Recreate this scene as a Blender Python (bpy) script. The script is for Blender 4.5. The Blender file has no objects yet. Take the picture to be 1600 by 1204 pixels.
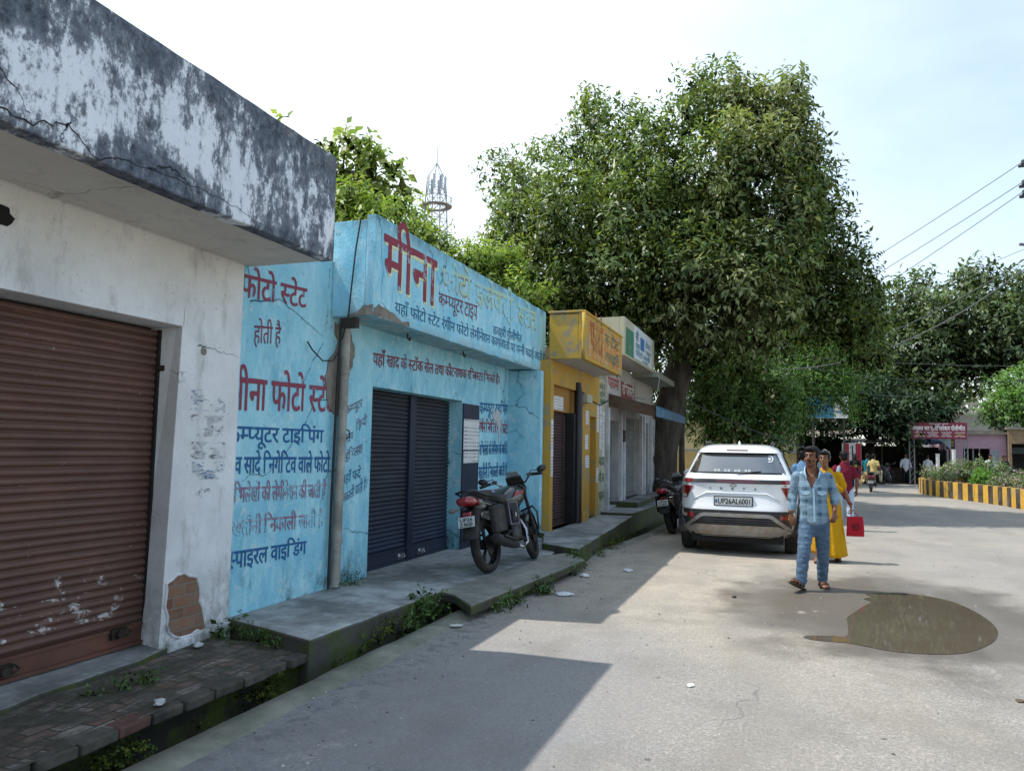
import bpy, bmesh, math, random
from mathutils import Vector, Matrix, noise as mnoise
rnd = random.Random(7)
SC = bpy.context.scene
COL = SC.collection
PI = math.pi
R = math.radians

def hexc(h):
    h = h.lstrip('#')
    v = [int(h[i:i+2], 16)/255 for i in (0, 2, 4)]
    return tuple((c/12.92 if c <= .04045 else ((c+.055)/1.055)**2.4) for c in v)+(1,)

# ---------------------------------------------------------------- materials
class NB:
    def __init__(s, name):
        s.m = bpy.data.materials.new(name); s.m.use_nodes = True
        s.t = s.m.node_tree; s.n = s.t.nodes; s.l = s.t.links
        s.n.clear()
        s.o = s.n.new('ShaderNodeOutputMaterial')
        s._co = None
    def link(s, a, b): s.l.new(a, b)
    def set(s, inp, v):
        if v is None: return
        if hasattr(v, 'is_output') or isinstance(v, bpy.types.NodeSocket): s.l.new(v, inp)
        else:
            if isinstance(v, (tuple, list)) and len(v) == 3 and inp.type == 'RGBA': v = tuple(v)+(1,)
            inp.default_value = v
    def co(s, kind='Object'):
        if s._co is None: s._co = s.n.new('ShaderNodeTexCoord')
        return s._co.outputs[kind]
    def mapped(s, scale=(1, 1, 1), loc=(0, 0, 0), rot=(0, 0, 0), co=None):
        m = s.n.new('ShaderNodeMapping'); s.l.new(co or s.co(), m.inputs[0])
        m.inputs['Scale'].default_value = scale; m.inputs['Location'].default_value = loc; m.inputs['Rotation'].default_value = rot
        return m.outputs[0]
    def noise(s, scale=5, detail=6, rough=.6, co=None, dist=0):
        t = s.n.new('ShaderNodeTexNoise'); s.l.new(co or s.co(), t.inputs['Vector'])
        t.inputs['Scale'].default_value = scale; t.inputs['Detail'].default_value = detail; t.inputs['Roughness'].default_value = rough
        t.inputs['Distortion'].default_value = dist
        return t.outputs[0]
    def voro(s, scale=5, co=None, feature='F1', out='Distance', rand=1):
        t = s.n.new('ShaderNodeTexVoronoi'); s.l.new(co or s.co(), t.inputs['Vector'])
        t.feature = feature; t.inputs['Scale'].default_value = scale; t.inputs['Randomness'].default_value = rand
        return t.outputs[out]
    def ramp(s, f, stops, interp='LINEAR'):
        r = s.n.new('ShaderNodeValToRGB'); s.l.new(f, r.inputs[0]); r.color_ramp.interpolation = interp
        e = r.color_ramp.elements
        while len(e) < len(stops): e.new(.5)
        for i, (p, c) in enumerate(stops):
            e[i].position = p
            e[i].color = (c, c, c, 1) if not isinstance(c, (tuple, list)) else (tuple(c)+(1,))[:4]
        return r.outputs[0]
    def mix(s, f, a, b, mode='MIX'):
        m = s.n.new('ShaderNodeMix'); m.data_type = 'RGBA'; m.blend_type = mode
        s.set(m.inputs[0], f); s.set(m.inputs[6], a); s.set(m.inputs[7], b)
        return m.outputs[2]
    def math(s, op, a, b=None, c=None, clamp=False):
        m = s.n.new('ShaderNodeMath'); m.operation = op; m.use_clamp = clamp
        s.set(m.inputs[0], a)
        if b is not None: s.set(m.inputs[1], b)
        if c is not None: s.set(m.inputs[2], c)
        return m.outputs[0]
    def sep(s, co=None):
        m = s.n.new('ShaderNodeSeparateXYZ'); s.l.new(co or s.co(), m.inputs[0]); return m.outputs
    def sstep(s, v, lo, hi):
        m = s.n.new('ShaderNodeMapRange'); m.interpolation_type = 'SMOOTHSTEP'
        s.set(m.inputs[0], v); m.inputs[1].default_value = lo; m.inputs[2].default_value = hi
        return m.outputs[0]
    def bump(s, h, strength=.3, dist=.02, prev=None):
        b = s.n.new('ShaderNodeBump'); b.inputs['Strength'].default_value = strength; b.inputs['Distance'].default_value = dist
        s.l.new(h, b.inputs['Height'])
        if prev is not None: s.l.new(prev, b.inputs['Normal'])
        return b.outputs[0]
    def out(s, col=(.5, .5, .5), rough=.8, bump=None, metal=0, spec=.5, coat=0, trans=0, alpha=None, sss=0, ior=None, emit=None, estr=0):
        p = s.n.new('ShaderNodeBsdfPrincipled')
        s.set(p.inputs['Base Color'], col); s.set(p.inputs['Roughness'], rough); s.set(p.inputs['Metallic'], metal)
        s.set(p.inputs['Specular IOR Level'], spec); s.set(p.inputs['Coat Weight'], coat); s.set(p.inputs['Transmission Weight'], trans)
        if coat: p.inputs['Coat Roughness'].default_value = .05
        if ior: p.inputs['IOR'].default_value = ior
        if alpha is not None: s.set(p.inputs['Alpha'], alpha)
        if bump is not None: s.l.new(bump, p.inputs['Normal'])
        if emit is not None:
            s.set(p.inputs['Emission Color'], emit); p.inputs['Emission Strength'].default_value = estr
        s.l.new(p.outputs[0], s.o.inputs[0]); s.p = p
        return s.m

def n_dist(s, amp, sc):
    """object coordinates pushed about by noise"""
    t = s.n.new('ShaderNodeTexNoise'); s.l.new(s.co(), t.inputs['Vector']); t.inputs['Scale'].default_value = sc; t.inputs['Detail'].default_value = 5
    m = s.n.new('ShaderNodeVectorMath'); m.operation = 'MULTIPLY_ADD'; s.l.new(t.outputs['Color'], m.inputs[0]); m.inputs[1].default_value = (amp,)*3; s.l.new(s.co(), m.inputs[2])
    return m.outputs[0]
NB.n_dist = n_dist
_pl = {}
def plain(name, col, rough=.7, metal=0, var=.12, scale=12, bumpstr=.15, coat=0, spec=.5, dirt=None, dirtamt=.3):
    """a simple surface with a little noise in colour and relief"""
    if name in _pl: return _pl[name]
    if isinstance(col, str): col = hexc(col)
    b = NB(name)
    f = b.noise(scale, 5, .6)
    lo = tuple(max(0, c*(1-var*1.6)) for c in col[:3]); hi = tuple(min(1, c*(1+var)) for c in col[:3])
    c = b.mix(b.ramp(f, [(.3, 0.), (.7, 1.)]), lo, hi)
    if dirt is not None:
        if isinstance(dirt, str): dirt = hexc(dirt)
        g = b.ramp(b.noise(scale*.35, 7, .7), [(.62-dirtamt*.5, 0.), (.72, 1.)])
        c = b.mix(g, c, dirt)
    bm_ = b.bump(b.noise(scale*6, 3, .6), bumpstr, .004) if bumpstr else None
    _pl[name] = b.out(c, rough, bm_, metal, spec, coat)
    return _pl[name]

# ---------------------------------------------------------------- objects
def tag(o, label, cat, group=None, kind=None):
    o['label'] = label; o['category'] = cat
    if group: o['group'] = group
    if kind: o['kind'] = kind
    return o
def thing(name, label, cat, loc=(0, 0, 0), rz=0, group=None):
    o = bpy.data.objects.new(name, None); COL.objects.link(o)
    o.empty_display_size = .1; o.location = loc; o.rotation_euler = (0, 0, rz)
    return tag(o, label, cat, group)
def obj(name, bm, mat, parent=None, smooth=False, world=False, angle=None, bevel=0, recalc=True):
    me = bpy.data.meshes.new(name)
    if isinstance(bm, tuple):
        me.from_pydata(bm[0], [], bm[1])
        if len(bm) > 2:
            for p, mi in zip(me.polygons, bm[2]): p.material_index = mi
    else:
        if recalc: bmesh.ops.recalc_face_normals(bm, faces=bm.faces)
        bm.to_mesh(me); bm.free()
    mats = mat if isinstance(mat, (list, tuple)) else [mat]
    for m in mats: me.materials.append(m)
    o = bpy.data.objects.new(name, me); COL.objects.link(o)
    if parent is not None:
        o.parent = parent
        if world:
            p = parent
            mw = Matrix.Identity(4)
            ch = []
            while p is not None: ch.append(p); p = p.parent
            for p in reversed(ch):
                mw = mw @ (p.matrix_parent_inverse if p.parent else Matrix.Identity(4)) @ p.matrix_basis
            o.matrix_basis = mw.inverted()
    if smooth:
        for p in me.polygons: p.use_smooth = True
        if angle: me.set_sharp_from_angle(angle=R(angle))
    if bevel:
        md = o.modifiers.new('bevel', 'BEVEL'); md.width = bevel; md.segments = 2; md.limit_method = 'ANGLE'; md.angle_limit = R(40)
    return o
def struct(name, bm, mat, **k):
    o = obj(name, bm, mat, **k); o['kind'] = 'structure'; return o
def dup(root, loc=None, rz=None, label=None, group=None, scale=None):
    r = root.copy(); COL.objects.link(r)
    if loc is not None: r.location = loc
    if rz is not None: r.rotation_euler = (0, 0, rz)
    if scale: r.scale = (scale,)*3
    if label: r['label'] = label
    if group: r['group'] = group
    def rec(a, b):
        for c in a.children:
            k = c.copy(); COL.objects.link(k); k.parent = b; k.matrix_parent_inverse = c.matrix_parent_inverse.copy(); rec(c, k)
    rec(root, r)
    return r

def BM(): return bmesh.new()
def box(bm, x0, x1, y0, y1, z0, z1):
    v = [bm.verts.new(p) for p in ((x0, y0, z0), (x1, y0, z0), (x1, y1, z0), (x0, y1, z0), (x0, y0, z1), (x1, y0, z1), (x1, y1, z1), (x0, y1, z1))]
    for f in ((0, 3, 2, 1), (4, 5, 6, 7), (0, 1, 5, 4), (1, 2, 6, 5), (2, 3, 7, 6), (3, 0, 4, 7)): bm.faces.new([v[i] for i in f])
    return v
def obox(bm, c, half, M=None):
    vs = box(bm, -half[0], half[0], -half[1], half[1], -half[2], half[2])
    for v in vs:
        v.co = (M @ v.co if M is not None else v.co)+Vector(c)
    return vs
def frame_of(d):
    d = Vector(d).normalized()
    a = Vector((0, 0, 1)) if abs(d.z) < .95 else Vector((1, 0, 0))
    u = d.cross(a).normalized(); w = u.cross(d).normalized()
    return u, w
def tube(bm, pts, rad, n=8, cap=True, closed=False):
    """round bar through pts; rad is a number or one per point"""
    pts = [Vector(p) for p in pts]
    rs = rad if isinstance(rad, (list, tuple)) else [rad]*len(pts)
    rings = []; u = None
    for i, p in enumerate(pts):
        if closed: d = (pts[(i+1) % len(pts)]-pts[i-1])
        else: d = (pts[min(i+1, len(pts)-1)]-pts[max(i-1, 0)])
        if d.length < 1e-9: d = Vector((0, 0, 1))
        d.normalize()
        if u is None: u, w = frame_of(d)
        else:
            u = (u-d*u.dot(d))
            if u.length < 1e-6: u, w = frame_of(d)
            u.normalize(); w = u.cross(d)
        rings.append([bm.verts.new(p+(u*math.cos(2*PI*k/n)+w*math.sin(2*PI*k/n))*rs[i]) for k in range(n)])
    m = len(rings)
    for i in range(m if closed else m-1):
        a, b = rings[i], rings[(i+1) % m]
        for k in range(n): bm.faces.new((a[k], a[(k+1) % n], b[(k+1) % n], b[k]))
    if cap and not closed:
        bm.faces.new(rings[0][::-1]); bm.faces.new(rings[-1])
    return rings
def cyl(bm, p0, p1, r, r1=None, n=16): return tube(bm, [p0, p1], [r, r if r1 is None else r1], n)
def lathe(bm, prof, c=(0, 0, 0), axis='z', n=24, ang0=0, ang1=2*PI, close=False):
    """prof: (radius, height) pairs revolved about the axis through c"""
    full = abs(ang1-ang0-2*PI) < 1e-6
    N = n if full else n+1
    rings = []
    for k in range(N):
        a = ang0+(ang1-ang0)*k/n; cs, sn = math.cos(a), math.sin(a); ring = []
        for r, h in prof:
            p = {'z': (r*cs, r*sn, h), 'x': (h, r*cs, r*sn), 'y': (r*sn, h, r*cs)}[axis]
            ring.append(bm.verts.new(Vector(p)+Vector(c)))
        rings.append(ring)
    m = len(prof)
    for k in range(n):
        a, b = rings[k], rings[(k+1) % N]
        for j in range(m if close else m-1):
            jj = (j+1) % m
            try: bm.faces.new((a[j], b[j], b[jj], a[jj]))
            except ValueError: pass
    bmesh.ops.remove_doubles(bm, verts=[v for r_ in rings for v in r_], dist=1e-5)
def loft(bm, rings, cap=True, closed=True):
    rv = [[bm.verts.new(p) for p in r] for r in rings]
    n = len(rv[0])
    for a, b in zip(rv, rv[1:]):
        for k in range(n if closed else n-1): bm.faces.new((a[k], a[(k+1) % n], b[(k+1) % n], b[k]))
    if cap:
        bm.faces.new(rv[0][::-1]); bm.faces.new(rv[-1])
    return rv
def prism(bm, pts, h, frame):
    """polygon pts (u,v) raised by h; frame(u,v,w) -> xyz"""
    a = [bm.verts.new(frame(u, v, 0)) for u, v in pts]; b = [bm.verts.new(frame(u, v, h)) for u, v in pts]
    n = len(pts)
    fs = [bm.faces.new(a[::-1]), bm.faces.new(b)]
    for i in range(n): bm.faces.new((a[i], a[(i+1) % n], b[(i+1) % n], b[i]))
    return fs
def ell(bm, c, r, seg=16, rings=10, M=None):
    res = bmesh.ops.create_uvsphere(bm, u_segments=seg, v_segments=rings, radius=1)
    for v in res['verts']:
        p = Vector((v.co.x*r[0], v.co.y*r[1], v.co.z*r[2]))
        v.co = (M @ p if M is not None else p)+Vector(c)
    return res['verts']
def wall_boxes(bm, x0, x1, y0, y1, z0, z1, holes):
    """wall along y between x0..x1 with rectangular holes (ya, yb, za, zb), pieces butted"""
    hs = sorted(holes); y = y0
    for ya, yb, za, zb in hs:
        if ya > y: box(bm, x0, x1, y, ya, z0, z1)
        if za > z0: box(bm, x0, x1, ya, yb, z0, za)
        if zb < z1: box(bm, x0, x1, ya, yb, zb, z1)
        y = yb
    if y < y1: box(bm, x0, x1, y, y1, z0, z1)
def jitter_poly(pts, step=.06, amp=.012, seed=1):
    """subdivide a polygon outline and roughen it"""
    r = random.Random(seed); out = []
    n = len(pts)
    for i in range(n):
        a, b = Vector(pts[i]), Vector(pts[(i+1) % n]); L = (b-a).length; k = max(1, int(L/step))
        for j in range(k):
            p = a.lerp(b, j/k)+Vector((r.uniform(-amp, amp), r.uniform(-amp, amp)))
            out.append((p.x, p.y))
    return out
def face_x(x, sgn=1): return lambda u, v, w: Vector((x+sgn*w, u, v))      # on a wall facing the road: u = y, v = z
def face_y(y): return lambda u, v, w: Vector((u, y-w, v))                 # on a wall facing the camera: u = x, v = z
def interp(tab, z):
    if z <= tab[0][0]: return tab[0][1]
    for (a, va), (b, vb) in zip(tab, tab[1:]):
        if z <= b: return va+(vb-va)*(z-a)/(b-a)
    return tab[-1][1]

# ---------------------------------------------------------------- lettering
_gl = {}
def glyph(ch, bold=0.0):
    """outline mesh of one character: (verts2d, faces, advance)"""
    k = (ch, bold)
    if k in _gl: return _gl[k]
    def mk(s, off):
        c = bpy.data.curves.new('lettering_source', 'FONT'); c.body = s; c.offset = off; c.resolution_u = 3
        o = bpy.data.objects.new('lettering_source', c); COL.objects.link(o)
        bpy.context.view_layer.update()
        m = bpy.data.meshes.new_from_object(o.evaluated_get(bpy.context.evaluated_depsgraph_get()))
        vs = [(v.co.x, v.co.y) for v in m.vertices]; fs = [tuple(p.vertices) for p in m.polygons]
        bpy.data.objects.remove(o); bpy.data.curves.remove(c); bpy.data.meshes.remove(m)
        return vs, fs
    vs, fs = mk(ch, bold) if ch.strip() else ([], [])
    bar = mk('|', 0)[0]; both = mk(ch+'|', 0)[0]
    adv = max(v[0] for v in both)-max(v[0] for v in bar) if ch.strip() else .26
    if ch.strip() and ord(ch) > 0x900:
        # the bar glyph is the rightmost
        adv = max(v[0] for v in both)-max(v[0] for v in bar)
    _gl[k] = (vs, fs, adv); return _gl[k]
CONS = set('कखगघङचछजझञटठडढणतथदधनपफबभमयरलवशषसह')
STEM = set('खगघचजञणतथधनपबभमयलवशषस')
def lay(text, bold=.018):
    """Devanagari (or Latin) line -> list of (verts2d, faces) already placed, and its width"""
    text = text.replace('ड़', 'ड').replace('ढ़', 'ढ')
    toks = []; i = 0
    while i < len(text):
        c = text[i]
        if c in CONS:
            cl = [c]; j = i+1
            while j+1 < len(text) and text[j] == '्' and text[j+1] in CONS:
                cl.append(text[j+1]); j += 2
            pre = j < len(text) and text[j] == 'ि'
            if pre: toks.append(('ि', 0)); j += 1
            reph = cl[0] == 'र' and len(cl) > 1
            if reph: cl = cl[1:]
            for q in cl[:-1]: toks.append((q, 1))
            if len(cl) > 1 and cl[-1] == 'र':
                toks[-1] = (cl[-2], 0); toks.append(('्', 0))
            else: toks.append((cl[-1], 0))
            if reph: toks.append(('े', 0))
            i = j
        else:
            toks.append((c, 0)); i += 1
    out = []; x = 0
    for c, half in toks:
        vs, fs, adv = glyph(c, bold)
        if half and c in STEM:
            cut = adv-.17
            bm = BM(); bv = [bm.verts.new((a, b, 0)) for a, b in vs]
            for f in fs:
                try: bm.faces.new([bv[q] for q in f])
                except ValueError: pass
            bmesh.ops.bisect_plane(bm, geom=bm.verts[:]+bm.edges[:]+bm.faces[:], plane_co=(cut, 0, 0), plane_no=(1, 0, 0), clear_outer=True)
            bm.verts.index_update()
            vs = [(v.co.x, v.co.y) for v in bm.verts]; fs = [tuple(v.index for v in f.verts) for f in bm.faces]; bm.free()
            adv = cut
        elif half and c in 'कफ':
            cut = adv-.16
            bm = BM(); bv = [bm.verts.new((a, b, 0)) for a, b in vs]
            for f in fs:
                try: bm.faces.new([bv[q] for q in f])
                except ValueError: pass
            bmesh.ops.bisect_plane(bm, geom=bm.verts[:]+bm.edges[:]+bm.faces[:], plane_co=(cut, 0, 0), plane_no=(1, 0, 0), clear_outer=True)
            bm.verts.index_update()
            vs = [(v.co.x, v.co.y) for v in bm.verts]; fs = [tuple(v.index for v in f.verts) for f in bm.faces]; bm.free()
            adv = cut
        elif half:
            v2, f2, _ = glyph('्', bold)
            n = len(vs); vs = list(vs)+[(a+adv, b) for a, b in v2]; fs = list(fs)+[tuple(q+n for q in f) for f in f2]
        out.append(([(a+x, b) for a, b in vs], fs, (c, x, x+adv))); x += adv
    return out, x
def write(bm, text, fn, bold=.018, h=.622, wob=0, seed=0, skip=None):
    """put a line of lettering into bm; fn(s, t): s 0..1 along the line, t 0 (baseline) .. 1 (head line) -> xyz"""
    parts, w = lay(text, 0.0); r = random.Random(seed)
    nrm = (fn(1, 0)-fn(0, 0)).cross(fn(0, 1)-fn(0, 0)).normalized()
    b_ = bold
    cps = [(0, 0)] if b_ < .008 else [(-b_, 0), (b_, 0), (0, b_*.8), (0, -b_*.8)]
    lay_ = 0
    if any(ord(c) > 0x900 for c in text):       # the head line runs on over every word
        x = 0; i = 0; t0 = None; spans = []; gi = [p[2] for p in parts]
        for ch, x0, x1 in gi:
            if ch in ' :।.': 
                if t0 is not None: spans.append(t0); t0 = None
            else: t0 = (x0, x1) if t0 is None else (t0[0], max(t0[1], x1))
        if t0 is not None: spans.append(t0)
        for x0, x1 in spans:
            bm.faces.new([bm.verts.new(fn(u/w, v/h)) for u, v in ((x0-b_, .55-b_), (x1+b_, .55-b_), (x1+b_, .622+b_), (x0-b_, .622+b_))])
    for vs, fs, _ in parts:
        dy = r.uniform(-wob, wob); dx = r.uniform(-wob, wob)*.5
        for cx, cy in cps:
            lay_ = (lay_+1) % 11
            bv = [bm.verts.new(fn((a+dx+cx)/w, (b+cy)/h+dy)+nrm*(.00022*(lay_+1))) for a, b in vs]
            for f in fs:
                try: bm.faces.new([bv[q] for q in f])
                except ValueError: pass
def line_on_x(X, d):
    y0, t0, b0, y1, t1, b1 = d
    def fn(s, t):
        b = b0+(b1-b0)*s; tt = t0+(t1-t0)*s
        return Vector((X, y0+(y1-y0)*s, b+(tt-b)*t))
    return fn
# ---------------------------------------------------------------- camera, sky, sun
cam = bpy.data.cameras.new('camera'); co_ = bpy.data.objects.new('camera', cam); COL.objects.link(co_)
cam.sensor_width = 36; cam.lens = 27.0; cam.clip_start = .05; cam.clip_end = 3000
def cam_matrix(f=1200., vp=(1230., 708.), roll=1.0, h=1.55):
    d = Vector(((vp[0]-800)/f, -(vp[1]-602)/f, 1.)).normalized()
    r = R(roll); u = Vector((math.sin(r), math.cos(r), 0)); u.z = -(u.x*d.x+u.y*d.y)/d.z; u.normalize()
    x = Vector((u.y*d.z-u.z*d.y, u.z*d.x-u.x*d.z, u.x*d.y-u.y*d.x))
    return Matrix(((x.x, x.y, -x.z, 0), (d.x, d.y, -d.z, 0), (u.x, u.y, -u.z, h), (0, 0, 0, 1)))
co_.matrix_world = cam_matrix()
SC.camera = co_
SUN_DIR = Vector((-.575, -.10, 1)).normalized()      # towards the sun
sun_el = math.asin(SUN_DIR.z)
sl = bpy.data.lights.new('sun', 'SUN'); sl.energy = 3.35; sl.angle = R(.53); sl.color = (1, .96, .90)
so = bpy.data.objects.new('sun', sl); COL.objects.link(so)
so.rotation_euler = SUN_DIR.to_track_quat('Z', 'Y').to_euler(); so.location = (-20, -5, 40)
W = bpy.data.worlds.new('World'); SC.world = W; W.use_nodes = True
nt = W.node_tree; nt.nodes.clear()
wo = nt.nodes.new('ShaderNodeOutputWorld'); bg = nt.nodes.new('ShaderNodeBackground')
sky = nt.nodes.new('ShaderNodeTexSky'); sky.sky_type = 'NISHITA'; sky.sun_disc = False
sky.sun_elevation = sun_el; sky.sun_rotation = math.atan2(SUN_DIR.x, SUN_DIR.y)
sky.air_density = 1.3; sky.dust_density = 1.2; sky.ozone_density = 2.0; sky.altitude = 200
tc = nt.nodes.new('ShaderNodeTexCoord')
mp = nt.nodes.new('ShaderNodeMapping'); mp.inputs['Scale'].default_value = (1, 1, 2.4); nt.links.new(tc.outputs['Generated'], mp.inputs[0])
nz = nt.nodes.new('ShaderNodeTexNoise'); nz.inputs['Scale'].default_value = 1.6; nz.inputs['Detail'].default_value = 7; nz.inputs['Roughness'].default_value = .55
nt.links.new(mp.outputs[0], nz.inputs['Vector'])
# thin bright overcast: veil cover is thicker in the part of the sky near the sun (behind the shops)
dt = nt.nodes.new('ShaderNodeVectorMath'); dt.operation = 'DOT_PRODUCT'; nt.links.new(tc.outputs['Generated'], dt.inputs[0])
dt.inputs[1].default_value = tuple(Vector((-.85, .35, .40)).normalized())
mr = nt.nodes.new('ShaderNodeMapRange'); mr.interpolation_type = 'SMOOTHSTEP'
mr.inputs[1].default_value = .15; mr.inputs[2].default_value = 1.0; mr.inputs[3].default_value = .14; mr.inputs[4].default_value = .95
nt.links.new(dt.outputs['Value'], mr.inputs[0])
ad = nt.nodes.new('ShaderNodeMath'); ad.operation = 'ADD'; nt.links.new(mr.outputs[0], ad.inputs[0])
nr = nt.nodes.new('ShaderNodeMapRange'); nr.inputs[1].default_value = .38; nr.inputs[2].default_value = .68; nr.inputs[3].default_value = .0; nr.inputs[4].default_value = .34
nt.links.new(nz.outputs[0], nr.inputs[0]); nt.links.new(nr.outputs[0], ad.inputs[1]); ad.use_clamp = True
mx = nt.nodes.new('ShaderNodeMix'); mx.data_type = 'RGBA'
nt.links.new(ad.outputs[0], mx.inputs[0]); nt.links.new(sky.outputs[0], mx.inputs[6]); mx.inputs[7].default_value = (5.5, 6.2, 6.6, 1)
nt.links.new(mx.outputs[2], bg.inputs[0]); bg.inputs[1].default_value = .15
nt.links.new(bg.outputs[0], wo.inputs[0])
SC.view_settings.view_transform = 'Standard'; SC.view_settings.look = 'None'; SC.view_settings.exposure = .62; SC.view_settings.gamma = 1
SC.render.film_transparent = False
SC.cycles.max_bounces = 6; SC.cycles.transparent_max_bounces = 8

# ---------------------------------------------------------------- road, drain, pavements
def road_edge(y):
    return interp([(-10, -2.95), (9.4, -2.93), (14.5, -2.50), (18, -2.42), (22, -2.5)], y)
def m_road():
    b = NB('dusty_asphalt'); c = b.co(); X, Y, Z = b.sep()
    grain = b.noise(55, 4, .75); big = b.noise(.55, 5, .6); mid = b.noise(3.2, 6, .65)
    stone = b.ramp(b.noise(120, 2, .8), [(.3, .38), (.5, .95), (.72, 1.45)])
    asph = b.mix(b.ramp(grain, [(.3, 0.), (.7, 1.)]), hexc('#75726d'), hexc('#a6a199'))
    # sandy dust: mostly in the parking strip along the shops and blown in patches
    strip = b.math('MULTIPLY', b.sstep(X, 2.2, -.6), b.sstep(Y, 4.6, 8.5))
    du = b.math('ADD', b.math('MULTIPLY', strip, .75), b.ramp(big, [(.42, 0.), (.7, .55)]), clamp=True)
    du = b.math('MULTIPLY', du, b.ramp(mid, [(.25, .55), (.6, 1.)]))
    col = b.mix(du, asph, b.mix(mid, hexc('#998e7f'), hexc('#b3a999')))
    col = b.mix(.55, col, stone, 'MULTIPLY')
    ag = b.sep(b.voro(75, out='Color'))[0]; near = b.sstep(Y, 16, 5)
    col = b.mix(b.math('MULTIPLY', near, .6), col, b.mix(1., col, b.ramp(ag, [(0, .68), (.55, .96), (.8, 1.12), (1., 1.5)]), 'MULTIPLY'))
    # dark crumbled edge of the asphalt beside the concrete lip
    ed = b.math('MULTIPLY', b.math('MULTIPLY', b.sstep(X, -2.25, -2.62), b.sstep(Y, 14, 6)), b.ramp(b.noise(9, 6, .7), [(.48, 0.), (.6, .8)]))
    col = b.mix(ed, col, hexc('#45464a'))
    # darker asphalt in the near shop-side strip, the shops' shade put into its colour
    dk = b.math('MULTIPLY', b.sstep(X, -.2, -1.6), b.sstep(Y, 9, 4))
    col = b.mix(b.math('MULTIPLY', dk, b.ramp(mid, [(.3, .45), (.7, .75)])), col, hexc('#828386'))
    # damp ring round the puddle
    dx = b.math('MULTIPLY', b.math('SUBTRACT', X, .95), .50); dy = b.math('MULTIPLY', b.math('SUBTRACT', Y, 8.7), .335)
    dd = b.math('SQRT', b.math('ADD', b.math('MULTIPLY', dx, dx), b.math('MULTIPLY', dy, dy)))
    dd = b.math('ADD', dd, b.math('MULTIPLY', b.math('SUBTRACT', b.noise(1.3, 5, .6), .5), .9))
    wet = b.sstep(dd, .98, .62)
    col = b.mix(b.math('MULTIPLY', wet, .62), col, hexc('#473f36'))
    tk = b.math('SINE', b.math('ADD', b.math('MULTIPLY', X, 4.2), b.math('MULTIPLY', b.noise(.25, 2, .5), 6)))
    col = b.mix(b.math('MULTIPLY', b.ramp(tk, [(.80, 0.), (.98, .22)]), b.ramp(b.noise(1.1, 5, .6), [(.42, 0.), (.56, 1.)])), col, hexc('#6e6961'))
    col = b.mix(b.math('MULTIPLY', b.sstep(dd, .80, .52), .45), col, hexc('#3d352b'))
    # a few tar drops and pale scuffs
    col = b.mix(b.ramp(b.voro(2.3), [(.03, .7), (.05, 0.)]), col, hexc('#3c3a38'))
    sc = b.math('MULTIPLY', b.ramp(b.noise(1.9, 8, .75, co=b.mapped((1, .5, 1))), [(.6, 0.), (.68, .55)]), 1.)
    col = b.mix(sc, col, hexc('#b5afa6'))
    col = b.mix(b.ramp(b.noise(.8, 7, .65, co=b.mapped(loc=(5, 2, 0))), [(.5, 0.), (.64, .38)]), col, hexc('#736f69'))
    # faint wheel tracks along the street, patched and cracked places
    tr = b.math('ADD', b.math('MULTIPLY', b.noise(.9, 3, .5, co=b.mapped((1, .12, 1))), 1.), 0)
    col = b.mix(b.ramp(tr, [(.42, .28), (.5, 0.), (.62, 0.), (.7, .22)]), col, hexc('#817d76'))
    ck = b.voro(.42, co=b.n_dist(1.1, .8), feature='DISTANCE_TO_EDGE'); ckm = b.math('MULTIPLY', b.ramp(ck, [(0., .4), (.004, 0.)]), b.ramp(b.noise(.35, 3, .5), [(.5, 0.), (.56, 1.)]))
    col = b.mix(ckm, col, hexc('#3a3835'))
    rough = b.math('SUBTRACT', .93, b.math('MULTIPLY', wet, .35))
    bp = b.bump(grain, .8, .009); bp = b.bump(b.noise(14, 5, .7), .35, .01, bp)
    return b.out(col, rough, bp, spec=.35)
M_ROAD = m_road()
bm = BM()
ys = [-12]+[v*1. for v in range(-10, 24)]+[26, 30, 36, 45, 60, 90, 160, 400]
xs_off = [0, .25, .6, 1.2, 2, 3, 4.5, 7, 11, 18, 30, 60, 120, 400]
pr = None
for y in ys:
    row = []
    for k, o in enumerate(xs_off):
        x = road_edge(y)+o
        if y > 24: x = -60*min(1, (y-24)/12)+o*1.4 if k == 0 else x+0
        z = 0.0
        if k == 0 and y <= 22: x += .025*mnoise.noise((y*3, 0, 0)); z = -.01
        row.append(bm.verts.new((x, y, z)))
    if pr:
        for a in range(len(row)-1): bm.faces.new((pr[a], pr[a+1], row[a+1], row[a]))
    pr = row
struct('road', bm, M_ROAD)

def m_dirt():
    b = NB('packed_earth'); m = b.noise(1.2, 7, .65)
    col = b.mix(b.ramp(m, [(.35, 0.), (.65, 1.)]), hexc('#8a7a63'), hexc('#b3a287'))
    return b.out(col, .95, b.bump(b.noise(30, 5, .7), .5, .01))
M_DIRT = m_dirt()
bm = BM()
# earth behind and under the shops, under the road's far side and out to the horizon, kept below everything else
for (x0, x1, y0, y1) in ((-400, -3.45, -60, 21.5), (-400, -2.0, 21.5, 400)):
    bm.faces.new([bm.verts.new(p) for p in ((x0, y0, -.03), (x1, y0, -.03), (x1, y1, -.03), (x0, y1, -.03))])
bm.faces.new([bm.verts.new(p) for p in ((-2.0, 21.5, -.03), (900, 21.5, -.03), (900, 900, -.03), (-2.0, 900, -.03))])
struct('ground', bm, M_DIRT)

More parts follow.
